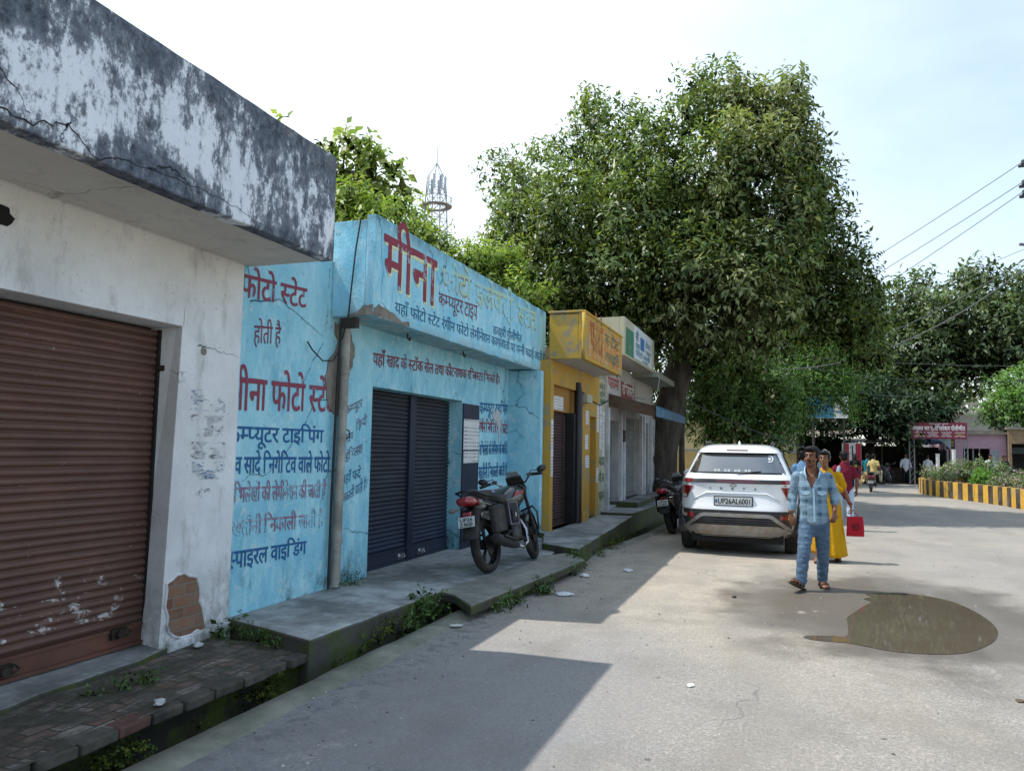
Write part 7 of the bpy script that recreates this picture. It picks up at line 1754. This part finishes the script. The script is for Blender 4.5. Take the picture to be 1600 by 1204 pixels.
wire('thin dark wire from the pole towards the billboard', (-.5, 31, 4.9), (6.5, 40, 4.4), .5, .009)
# ---------------------------------------------------------------- lattice phone mast far behind the shops
t = thing('phone_mast', 'grey lattice phone mast with a round platform far behind the blue shop', 'mast', (-43.4, 90, 0)); M_MAST = plain('galvanised_grey', '#939ca5', .6, metal=.2)
bm = BM()
def hwid(z): return interp([(0, 2.6), (24, 1.35), (34, 1.05), (37, .9)], z)
cr = [(-1, -1), (1, -1), (1, 1), (-1, 1)]
for sx, sy in cr: tube(bm, [(sx*hwid(z), sy*hwid(z), z) for z in (0, 12, 24, 34, 37)], .085, 6)
z = 0
while z < 36:
    h = max(1.3, hwid(z)*1.5); z2 = min(37, z+h)
    for i in range(4):
        a, b_ = cr[i], cr[(i+1) % 4]; w, w2 = hwid(z), hwid(z2)
        tube(bm, [(a[0]*w, a[1]*w, z), (b_[0]*w2, b_[1]*w2, z2)], .045, 4); tube(bm, [(b_[0]*w, b_[1]*w, z), (a[0]*w2, a[1]*w2, z2)], .045, 4); tube(bm, [(a[0]*w2, a[1]*w2, z2), (b_[0]*w2, b_[1]*w2, z2)], .045, 4)
    z = z2
for sx, sy in cr: tube(bm, [(sx*.9, sy*.9, 37), (0, 0, 39.2)], .06, 5)
obj('mast', bm, M_MAST, t)
bm = BM(); cyl(bm, (0, 0, 39), (0, 0, 41.6), .06, .03, 6); obj('lightning_rod', bm, M_MAST, t)
bm = BM(); lathe(bm, [(1.25, 33.2), (2.1, 33.2), (2.1, 33.3), (1.25, 33.3)], (0, 0, 0), 'z', 24, close=True); pf = obj('platform', bm, plain('grey_platform', '#77706c', .8), t)
bm = BM(); lathe(bm, [(2.06, 34.25), (2.12, 34.25), (2.12, 34.31), (2.06, 34.31)], (0, 0, 0), 'z', 24, close=True)
for k in range(12): a = 2*PI*k/12; tube(bm, [(2.09*math.cos(a), 2.09*math.sin(a), 33.3), (2.09*math.cos(a), 2.09*math.sin(a), 35.0 if k % 2 else 34.28)], .045, 5)
obj('railing', bm, M_MAST, pf)
for k in range(8):
    a = 2*PI*k/8+.2; bm = BM(); obox(bm, (1.25*math.cos(a), 1.25*math.sin(a), 36.3), (.07, .16, 1.0), Matrix.Rotation(a, 3, 'Z')); obj('antenna_panel', bm, plain('antenna_white', '#b7bdc4', .5), t)
# ---------------------------------------------------------------- billboard
t = thing('billboard', 'blue and white billboard half hidden by feathery foliage', 'billboard', (1.75, 38, 0))
bm = BM(); box(bm, -.90, .91, -.04, .02, 3.19, 4.17); bd = obj('board', bm, plain('board_white', '#c8ced2', .5, var=.05), t)
bm = BM(); box(bm, -.89, .27, -.046, -.041, 3.20, 4.16); obj('blue_field', bm, plain('board_blue', '#2f7198', .5, var=.3, scale=1.5), bd)
bm = BM(); lathe(bm, [(0, -.046), (.07, -.046), (.07, -.041)], (.60, 0, 3.80), 'y', 14); box(bm, .38, .84, -.046, -.041, 3.42, 3.50); obj('emblem', bm, plain('board_blue2', '#3d6d92', .5), bd)
for x in (-.6, .7):
    bm = BM(); cyl(bm, (x, .08, 0), (x, .08, 4.2), .05, n=10); obj('leg', bm, M_PST, t, smooth=True, angle=40)
# ---------------------------------------------------------------- tin roofed stalls
M_TIN = plain('old_tin_sheet', '#8a8378', .6, metal=.2, var=.25, scale=2, dirt='#5d4a3a', dirtamt=.45); M_WOOD = plain('weathered_wood', '#3b2f26', .9, var=.3, scale=4); M_TARPB = plain('dark_blue_tarp', '#20395c', .7, var=.3, scale=2)
M_SHED = plain('dark_shed_wall', '#2b2b28', .9, var=.35, scale=1.5)  # dark wall colour for the stalls and the open shop's inside
def stall(label, x0, x1, y0, y1, zf, zb, back, roofm=None, tilt=0):
    t = thing('market_stall', label, 'stall', ((x0+x1)/2, y0, 0)); cx = (x0+x1)/2
    bm = BM(); n = int((x1-x0)/.09); a = []; b_ = []
    for k in range(n+1):
        x = x0-.15-cx+(x1-x0+.3)*k/n; w = .02*math.cos(PI*k)+tilt*(x)+.05*mnoise.noise((x, y0, 0))
        a.append((bm.verts.new((x, -.55, zf+w)), bm.verts.new((x, y1-y0+.2, zb+w))))
    for p, q in zip(a, a[1:]): bm.faces.new((p[0], q[0], q[1], p[1]))
    o = obj('roof', bm, roofm or M_TIN, t); md = o.modifiers.new('thickness', 'SOLIDIFY'); md.thickness = .02
    bm = BM(); box(bm, x0-cx, x1-cx, y1-y0, y1-y0+.12, 0, min(zf, zb)-.15); box(bm, x0-cx, x0-cx+.06, .6, y1-y0, 0, zf-.3); box(bm, x1-cx-.06, x1-cx, .6, y1-y0, 0, zf-.3); obj('wall', bm, back, t)
    for k in range(int((x1-x0)/1.4)+1):
        x = x0-cx+.05+(x1-x0-.1)*k/max(1, int((x1-x0)/1.4)); bm = BM(); tube(bm, [(x, -.3, 0), (x+.03, -.3, zf-.03+tilt*x)], .035, 8); obj('post', bm, M_WOOD, t)
    bm = BM(); box(bm, x0-cx+.3, x1-cx-.3, 1.0, 1.5, 0, .8); box(bm, x0-cx+.25, x1-cx-.25, .95, 1.55, .8, .85); obj('counter', bm, M_WOOD, t)
    return t
stall('long dark stall with a low rusty tin roof beside the maroon sign', 3.3, 6.5, 47.2, 50.5, 2.25, 2.55, M_SHED)
stall('dark stall with a slanting tin roof behind the red and white pillar', .6, 3.2, 45, 48.5, 2.6, 3.0, M_SHED, tilt=.06)
stall('small dark stall with a grey roof sheet left of the red and white pillar', -1.9, .5, 44, 47, 2.5, 2.8, M_SHED, tilt=.05)
stall('stall under a dark blue tarpaulin behind the sign posts', 6.55, 8.3, 47.6, 50.5, 2.2, 2.75, M_SHED, M_TARPB)
bm = BM(); v = [bm.verts.new(p) for p in ((7.4, 47.0, 2.75), (8.32, 47.0, 2.75), (8.30, 47.0, 1.9), (8.0, 46.95, 2.2))]; bm.faces.new(v); o = obj('tarpaulin', bm, plain('pale_tarp', '#8f9dab', .7)); md = o.modifiers.new('t', 'SOLIDIFY'); md.thickness = .012; tag(o, 'pale grey tarpaulin hanging at the edge of the blue stall', 'tarpaulin')
# red and white painted pillar
t = thing('painted_pillar', 'broad gate pillar painted in red and white stripes among the pedestrians', 'pillar', (3.03, 42, 0))
bm = BM(); box(bm, -.43, .43, -.2, .2, .0, 2.12); obj('body', bm, plain('pillar_white', '#b6b7b7', .8, var=.1, dirt='#7d7a76'), t, bevel=.01)
for a, b_ in ((-.40, -.13), (.17, .42)):
    bm = BM(); box(bm, a, b_, -.206, -.201, .35, 2.1); obj('stripe', bm, plain('pillar_red', '#8e2030', .8, var=.15), t)
bm = BM(); box(bm, .0, .06, -.21, -.206, 1.25, 2.0); box(bm, -.05, .11, -.21, -.206, 1.2, 1.27); box(bm, -.06, -.03, -.21, -.206, 1.85, 1.95); obj('painted_mark', bm, M_INK, t)
# maroon office sign on lattice posts
t = thing('sign_board', 'long maroon sign with white Hindi lettering on slender lattice posts', 'sign', (7.55, 46, 0))
M_MAR = plain('sign_maroon', '#6f1730', .5, var=.08, scale=2); wht = plain('sign_white', '#d3cdd0', .6, var=.04)
bm = BM(); box(bm, -1.32, 1.33, -.03, .03, 2.45, 3.32); sg = obj('board', bm, M_MAR, t)
fl = lambda x0, x1, zt, zb: (lambda s, q: Vector((x0+(x1-x0)*s, -.036, zb+(zt-zb)*q)))
for tx, x0, x1, zt, zb, bo in (('जिला शासकीय कार्यालय', -.42, .48, 3.27, 3.21, .01), ('संयुक्त बार एसोसियेशन पीलीभीत', -1.2, 1.25, 3.10, 2.90, .035)):
    bm = BM(); write(bm, tx, fl(x0, x1, zt, zb), bo); obj('lettering', bm, wht, sg, recalc=False)
for k, (a, b_) in enumerate(((-1.15, -.62), (-.55, .0), (.12, .62), (.75, 1.25))):
    for j, (tx, z) in enumerate((('अध्यक्ष', 2.76), ('अधिवक्ता', 2.66), ('सचिव', 2.56))):
        bm = BM(); q = .06*(j % 2); write(bm, tx, fl(a+q, b_-q, z+.05, z), .02); obj('lettering', bm, plain('sign_yellow', '#c9a84a', .6) if j == 1 and k in (0, 3) else wht, sg, recalc=False)
for x in (-1.38, -1.15, 1.2, 1.36):
    bm = BM(); tube(bm, [(x, .06, 0), (x, .06, 3.2)], .028, 6)
    obj('post', bm, plain('post_grey', '#7f8286', .6, metal=.3), t)
for xa, xb in ((-1.38, -1.15), (1.2, 1.36)):
    bm = BM()
    for k in range(9): tube(bm, [(xa, .06, .3*k+.1), (xb, .06, .3*k+.4)], .012, 5)
    obj('lacing', bm, bpy.data.materials['post_grey'], t)
# ---------------------------------------------------------------- pink office, brick fronted shop, white building behind
pk = thing('office_building', 'low pink plastered office with dark doorway behind the flower bed', 'building', (10.0, 49, 0)); M_PINK = m_white('pink_limewash', '#b595a2', '#9c8291', '#b59aa0'); M_ROOM = plain('dark_room', '#1d1512', .9, var=.3, scale=1)
def wall_x(bm, x0, x1, y0, y1, z0, z1, holes):
    x = x0
    for a, b_, c, d in sorted(holes):
        if a > x: box(bm, x, a, y0, y1, z0, z1)
        if c > z0: box(bm, a, b_, y0, y1, z0, c)
        if d < z1: box(bm, a, b_, y0, y1, d, z1)
        x = b_
    if x < x1: box(bm, x, x1, y0, y1, z0, z1)
bm = BM(); wall_x(bm, 8.35, 11.35, 49, 49.25, 0, 2.78, [(9.25, 10.55, .1, 2.0)]); box(bm, 8.35, 8.6, 49.252, 54, 0, 2.78); obj('wall', bm, M_PINK, pk, world=True)
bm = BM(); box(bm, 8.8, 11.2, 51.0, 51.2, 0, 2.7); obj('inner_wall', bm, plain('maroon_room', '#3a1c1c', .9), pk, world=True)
bm = BM(); box(bm, 8.2, 11.4, 48.75, 54, 2.782, 2.92); box(bm, 8.6, 11.3, 49.2, 49.3, 2.92, 3.02); obj('roof', bm, M_CEMENT, pk, world=True)
bm = BM(); box(bm, 10.0, 10.05, 48.9, 48.99, 0.1, 2.0); box(bm, 9.68, 9.76, 48.9, 48.99, .1, 2.0); obj('door_frame', bm, plain('frame_grey', '#6b6f74', .6), pk, world=True)
bm = BM(); prism(bm, [(8.42, 1.95), (8.85, 1.95), (8.85, 2.5), (8.42, 2.5)], .02, face_y(49)); f = obj('poster_frame', bm, plain('poster_dark', '#2f2c2c', .7), pk, world=True)
bm = BM(); prism(bm, [(8.48, 2.1), (8.79, 2.1), (8.79, 2.42), (8.48, 2.42)], .004, face_y(48.979)); obj('poster', bm, plain('poster_yellow', '#8d7a2e', .7, var=.3, scale=6), f, world=True)
for (a, b_, c, d) in ((10.62, 11.0, 1.3, 1.95), (8.5, 8.82, 1.1, 1.7)):
    bm = BM(); prism(bm, [(a, c), (b_, c), (b_, d), (a, d)], .006, face_y(49)); obj('notice', bm, plain('grey_notice', '#8d949a', .8, var=.2, scale=9), pk, world=True)
bs2 = thing('shop_building', 'brick fronted dark open shop right of the pink office', 'shop', (12.4, 48.6, 0))
bm = BM(); wall_x(bm, 11.36, 15.5, 48.6, 48.85, 0, 3.05, [(11.5, 15.2, .1, 2.28)]); obj('wall', bm, m_brick('shop_brick', '#7c6448', '#94785a', '#8d8270', 3.2), bs2, world=True)
bm = BM(); box(bm, 11.36, 15.5, 51.5, 51.7, 0, 2.9); box(bm, 11.36, 11.48, 48.86, 51.5, 0, 2.9); obj('inner_wall', bm, M_SHED, bs2, world=True)
bm = BM(); box(bm, 11.8, 15.0, 50.4, 50.5, 1.75, 2.1); obj('sign_panel', bm, plain('inner_sign', '#4f5c63', .7), bs2, world=True)
bm = BM(); box(bm, 11.3, 15.6, 48.5, 51.8, 3.052, 3.18); obj('roof', bm, M_CEMENT, bs2, world=True)
wb = thing('long_building', 'long white building with a balustrade along its roof behind the pink office', 'building', (15, 62, 0)); M_WB = m_white('white_limewash_far', '#c3c4c4', '#a5a7a8', '#bdbab2')
bm = BM(); box(bm, 8.6, 24, 62, 62.3, 0, 4.5); obj('wall', bm, M_WB, wb, world=True)
bm = BM(); box(bm, 8.5, 24.1, 61.75, 66, 4.502, 4.68); box(bm, 8.6, 24, 61.9, 62.15, 5.20, 5.36); obj('cornice', bm, M_WB, wb, world=True)
for k in range(44):
    bm = BM(); lathe(bm, [(.0, 4.68), (.11, 4.68), (.11, 4.74), (.06, 4.80), (.13, 4.95), (.06, 5.12), (.11, 5.16), (.11, 5.198), (0, 5.198)], (8.75+.345*k, 62.02, 0), 'z', 10)
    obj('baluster', bm, M_WB, wb, world=True, smooth=True, angle=50)
# ---------------------------------------------------------------- traffic island with striped wall and flowers
ISL = [(5.75, 38.6), (5.35, 37.4), (5.2, 36.2), (5.22, 34.6), (5.50, 33.0), (5.86, 31.6), (6.2, 30.2), (6.45, 28.8), (6.62, 27.0), (6.8, 24.6), (7.4, 22.6), (8.8, 21.6), (11, 22), (14, 25), (15.5, 30), (14.5, 36), (11, 39), (8, 39.8), (6.6, 39.5)]
iw = thing('planter_wall', 'low curved island wall painted in yellow and black stripes', 'planter', (9, 31, 0))
P = []
for i in range(len(ISL)):
    a, b_, c, d = (Vector(ISL[(i+j) % len(ISL)]) for j in (-1, 0, 1, 2))
    for k in range(8):
        s = k/8; P.append(.5*((2*b_)+(c-a)*s+(2*a-5*b_+4*c-d)*s*s+(3*b_-a-3*c+d)*s**3))
# walk along the curve and lay one block after the other
cum = [0]
for i in range(len(P)): cum.append(cum[-1]+(P[(i+1) % len(P)]-P[i]).length)
tot = cum[-1]; nb = int(tot/.36)//2*2; L = tot/nb
def at_len(s):
    s %= tot
    for i in range(len(P)):
        if cum[i+1] >= s: f = (s-cum[i])/(cum[i+1]-cum[i]); return P[i].lerp(P[(i+1) % len(P)], f)
    return P[0]
ctr = Vector((10, 30.5))
bm = BM(); vs = []; inn = []
for k in range(nb*2):
    p = at_len(k*L/2); t_ = (at_len(k*L/2+.05)-at_len(k*L/2-.05)).normalized(); nrm = Vector((t_.y, -t_.x))
    if (p+nrm-ctr).length < (p-ctr).length: nrm = -nrm
    q = p-nrm*.22; vs.append((bm.verts.new((p.x, p.y, -.02)), bm.verts.new((p.x, p.y, .60)), bm.verts.new((q.x, q.y, .60)), bm.verts.new((q.x, q.y, .3)))); inn.append(q)
mi = []
for k in range(nb*2):
    a, b_ = vs[k], vs[(k+1) % (nb*2)]
    for j in range(3): f = bm.faces.new((a[j], b_[j], b_[j+1], a[j+1])); f.material_index = (k//2) % 2
M_KY = plain('kerb_yellow', '#c79a32', .85, var=.15, scale=4, dirt='#8f8063', dirtamt=.3); M_KB = plain('kerb_black', '#2c2723', .85, var=.3, scale=4, dirt='#6a5f50', dirtamt=.35)
obj('wall', bm, [M_KY, M_KB], iw, world=True)
bm = BM(); bm.faces.new([bm.verts.new((q.x, q.y, .46)) for q in inn]); s_ = obj('soil', bm, M_DIRT, iw, world=True)
G_FL = m_leaf('flower_bush_leaves', ['#5e7350', '#6f8560', '#7c8a68', '#566a4a', '#94a07e', '#4f6344'], .35, .6)
M_PETAL = m_leaf('pale_pink_petals', ['#b39aa6', '#c3b1b8', '#a98b9c', '#c9bec0'], .4, .6); G_TOP = m_leaf('topiary_leaves', ['#4c7a25', '#5d8c2c', '#6b9a35', '#43701f'], .4, .5)
def shrub(label, cl, n, size, seed, flowers=0, mat=G_FL, **k):
    cl = [(c[0], c[1], c[2]-.10, c[3]*.9) for c in cl]
    base = (sum(c[0] for c in cl)/len(cl), sum(c[1] for c in cl)/len(cl), .46); t = thing('flowering_shrub' if flowers else 'shrub', label, 'shrub', base)
    bm = BM()
    for c in cl: wob_tube(bm, (c[0], c[1], .45), (c[0], c[1], c[2]), .02, .008, 5, seed)
    obj('stem', bm, M_BARKD, t, world=True); leaf_mesh('foliage', cl, n, size, seed, mat, t, **k)
    if flowers: fl_ = leaf_mesh('flowers', [(c[0], c[1], c[2]+.05, c[3]*1.08) for c in cl], flowers, .07, seed+1, M_PETAL, t, aspect=.95, twig=.15); fl_['kind'] = 'stuff'
    return t
shrub('grey green flowering shrub at the left end of the island', [(5.75, 36.6, .85, .42), (6.1, 36.0, .8, .45), (5.9, 35.2, .78, .38), (6.5, 36.8, .95, .5)], 2600, .10, 61, 500)
shrub('flowering shrub with tall green shoots behind the left end of the island', [(7.0, 37.2, 1.05, .5), (7.6, 37.0, 1.1, .5), (8.1, 37, 1.0, .5), (7.3, 36.6, .8, .5)], 2600, .14, 62, 150)
shrub('rounded bright green clipped bush on the island', [(7.15, 34.2, .80, .42), (6.95, 34.3, .62, .34), (7.42, 34.1, .62, .34)], 2600, .09, 63, 0, G_TOP)
shrub('pale flowering shrub in the middle of the island', [(7.7, 32.4, .75, .40), (8.2, 32.2, .85, .42), (7.3, 32.8, .65, .36), (8.6, 32.8, .8, .45)], 2600, .10, 64, 700)
shrub('pink flowering shrub at the right end of the island', [(7.9, 30.0, .70, .38), (8.4, 29.8, .78, .42), (7.5, 30.4, .60, .34), (8.9, 30.2, .75, .42), (8.0, 29.2, .62, .34)], 2900, .10, 65, 1100)
shrub('low flowering shrub spilling over the near right of the island', [(7.4, 28.3, .60, .30), (7.8, 28.0, .66, .34), (8.3, 27.7, .7, .36)], 1700, .09, 66, 500)
for k, (x, y, lb) in enumerate(((6.92, 42.5, 'shorter white post left of the other, behind the island shrubs'), (7.62, 42.5, 'taller white post right of the other, behind the island shrubs'))):
    bm = BM(); cyl(bm, (0, 0, 0), (0, 0, 1.62+.22*k), .085, .085, 12); cyl(bm, (0, 0, 1.62+.22*k), (0, 0, 1.66+.22*k), .10, .10, 12); o = obj('post', bm, plain('white_post', '#c9cac7', .7, var=.08), smooth=True, angle=40); o.location = (x, y, 0); tag(o, lb, 'post')
t = thing('satellite_dish', 'white satellite dish above the left part of the maroon sign', 'dish', (8.25, 52, 0))
bm = BM(); lathe(bm, [(.0, .0), (.2, -.03), (.36, -.10), (.37, -.12), (.2, -.055), (0, -.025)], (0, 0, 4.05), 'y', 20); obj('reflector', bm, plain('dish_white', '#cfcfcc', .5), t, smooth=True)
bm = BM(); tube(bm, [(0, .05, 0), (0, .05, 4.05)], .035, 8); tube(bm, [(.0, -.1, 3.7), (0, -.45, 4.0)], .015, 6); obj('mount', bm, M_PST, t)
# ---------------------------------------------------------------- scooter with two riders, parked bikes and people at the stalls
def build_scooter(loc, rz):
    t = thing('scooter', 'dark red scooter carrying two riders away along the road', 'scooter', loc, rz)
    for y in (-.6, .62): wheel_parts(t, y, .235, .05)
    M_SC = plain('scooter_maroon', '#3a1018', .3, coat=.8)
    bm = BM(); rg = []
    for y, w, zb, zt in ((-.85, .06, .55, .72), (-.78, .15, .42, .76), (-.5, .19, .36, .76), (-.15, .17, .34, .70), (-.02, .12, .32, .5)): rg.append([(w*math.copysign(abs(math.cos(a))**.7, math.cos(a)), y, (zb+zt)/2+(zt-zb)/2*math.copysign(abs(math.sin(a))**.7, math.sin(a))) for a in [2*PI*k/20 for k in range(20)]])
    loft(bm, rg); obj('body', bm, M_SC, t, smooth=True)
    bm = BM(); loft(bm, [[(-.17, .40, .30), (.17, .40, .30), (.15, .47, .30), (-.15, .47, .30)], [(-.20, .36, .62), (.20, .36, .62), (.14, .47, .62), (-.14, .47, .62)], [(-.10, .26, 1.0), (.10, .26, 1.0), (.08, .36, 1.0), (-.08, .36, 1.0)]]); box(bm, -.14, .14, -.05, .42, .26, .30); obj('leg_shield', bm, M_SC, t, bevel=.02)
    bm = BM(); lim(bm, [(0, -.78, .80), (0, -.4, .80), (0, -.05, .76)], [(.13, .05), (.15, .055), (.10, .04)], 14, (1, 0, 0)); obj('seat', bm, M_BLKM, t, smooth=True)
    bm = BM(); tube(bm, [(-.34, .16, .98), (-.1, .28, 1.0), (.1, .28, 1.0), (.34, .16, .98)], .016, 8); ell(bm, (0, .31, 1.0), (.13, .09, .08), 12, 8); obj('handlebar', bm, M_BLK, t, smooth=True)
    for s in (-1, 1): bm = BM(); tube(bm, [(s*.24, .22, 1.0), (s*.28, .22, 1.12)], .006, 5); ell(bm, (s*.30, .22, 1.16), (.055, .015, .04), 10, 6); obj('mirror', bm, M_BLK, t)
    bm = BM(); box(bm, -.13, .13, -.885, -.84, .60, .69); obj('tail_lamp', bm, M_BRED, t, bevel=.015)
    bm = BM(); tube(bm, [(-.12, -.75, .78), (-.1, -.92, .82), (.1, -.92, .82), (.12, -.75, .78)], .014, 6); obj('grab_rail', bm, M_BLK, t)
    bm = BM(); box(bm, -.07, .07, -.9, -.80, .16, .50); obj('rear_mudguard', bm, M_BLKM, t, bevel=.02)
    bike_plate(t, Matrix.Translation((0, -.905, .44)), .20, .12, 'UP26', '')
    bm = BM(); tube(bm, [(.17, -.2, .26), (.19, -.75, .34)], [.05, .055], 10); obj('silencer', bm, M_ENG, t, smooth=True)
    return t
build_scooter((3.32, 35.9, .0), R(-6))
figure('scooter rider in a teal shirt leaning over the handlebar', (3.22, 36.0, .37), PI-.1, C_('teal_cloth', '#1d6d7f'), C_('grey_trouser', '#3a3d42'), 1.6, sit=True, vox=.02, armpose=True)
figure('woman in pale yellow riding pillion on the scooter with her scarf trailing', (3.40, 35.45, .40), PI-.5, C_('pale_yellow_cloth', '#c9b67a'), C_('cream_trouser', '#c6bda0'), 1.56, sit=True, vox=.02)
bm = BM(); pr = None
for i in range(9):
    f = i/8; row = [bm.verts.new((3.12-.28*f+.04*math.sin(j*2+i), 35.3+.03*math.sin(j+i*1.3), .98-.62*f-.30*j/6+.1*f)) for j in range(7)]
    if pr:
        for j in range(6): bm.faces.new((pr[j], pr[j+1], row[j+1], row[j]))
    pr = row
o = obj('shawl', bm, C_('gold_shawl', '#c9a04a', '#d3c39a', sc=5), smooth=True); md = o.modifiers.new('t', 'SOLIDIFY'); md.thickness = .01; tag(o, 'gold and cream shawl trailing from the pillion rider of the scooter', 'shawl')
SP = [((5.05, 45.8, 0), R(-28), 'dark motorcycle with a white plate parked before the long tin stall'), ((4.1, 46.1, 0), R(-15), 'dark motorcycle parked left of the one with the white plate at the tin stall'),
      ((9.6, 45.6, 0), R(60), 'dark motorcycle on which the seated man in white rests before the pink office'), ((11.2, 45.8, 0), R(70), 'dark motorcycle parked before the brick fronted shop'), ((12.3, 46.4, 0), R(40), 'dark motorcycle parked farthest right before the brick fronted shop')]
for loc, rz, lb in SP:
    d = dup(bike, loc, rz, lb); d.rotation_euler = (0, R(-8), rz)
white = C_('white_shirt_cloth', '#c9ccd2', '#b4b8c0'); dkt = C_('dark_trouser2', '#1d1e24')
figure('man in a white shirt and dark trousers standing under the long tin roof', (6.05, 46.6, 0), .2, white, dkt, 1.68, .05, vox=.024, sleeve=.9)
figure('man in white leaning beside the lattice sign post', (7.15, 46.6, 0), PI-.6, white, C_('grey_trouser2', '#8a8d92'), 1.62, .06, lean=.15, vox=.024, sleeve=.9)
figure('seated man in a white shirt facing the road before the pink office', (9.75, 45.3, .42), .1, white, dkt, 1.62, sit=True, vox=.024, sleeve=.9)
figure('man in orange sitting low in front of the pink office wall', (8.55, 47.6, .1), .4, C_('orange_cloth', '#8a3a22'), dkt, 1.6, sit=True, vox=.026)
figure('dark clad man standing in the shade right of the pink doorway', (10.9, 47.6, 0), .2, C_('charcoal_cloth', '#26262b'), dkt, 1.66, .03, vox=.026)
figure('man in a pale shirt sitting in the brick fronted shop', (13.0, 47.4, .2), .1, C_('palegrey_cloth', '#9aa0a8'), dkt, 1.62, sit=True, vox=.026)
figure('woman in reddish clothes sitting beside the bikes under the tin roof', (3.75, 46.8, .12), .5, C_('rust_cloth', '#6d2c2a'), C_('pinkish', '#8d6f70'), 1.55, sit=True, vox=.026)
figure('man in a light shirt standing in the dark stall left of the striped pillar', (1.6, 43.6, 0), PI+.3, C_('pale_shirt', '#b7bac0'), dkt, 1.66, .04, vox=.026)

# loose grit and small stones on the road, thickest along the drain lip and round the puddle
g_ = np.random.default_rng(5); V = []; F = []
for k in range(1500):
    if k < 800: y = 2.5+11*g_.random()**1.3; x = road_edge(y)+.12+abs(g_.normal())*.55
    else: x = -2.4+6*g_.random(); y = 3+12*g_.random()
    if ((x-1.1)/.85)**2+((y-8.3)/1.75)**2 < 1 or (0 < x < .7 and 6.8 < y < 7.5): continue
    s = .004+.010*g_.random()**3; n0 = len(V)
    for q in ((1, 0, 0), (0, 1, 0), (-1, 0, 0), (0, -1, 0)): V.append((x+q[0]*s*g_.uniform(.6, 1.3), y+q[1]*s*g_.uniform(.6, 1.3), .001))
    V.append((x, y, s*.9)); F += [(n0, n0+1, n0+4), (n0+1, n0+2, n0+4), (n0+2, n0+3, n0+4), (n0+3, n0, n0+4)]
bq = NB('grit_stone'); gq = bq.n.new('ShaderNodeNewGeometry'); mg = bq.out(bq.ramp(gq.outputs['Random Per Island'], [(0, hexc('#4a4844')), (.5, hexc('#85807a')), (1, hexc('#b5afa6'))]), .9)
o = obj('gravel', (V, F), mg); o['kind'] = 'stuff'; tag(o, 'grit and small stones strewn over the road', 'gravel')
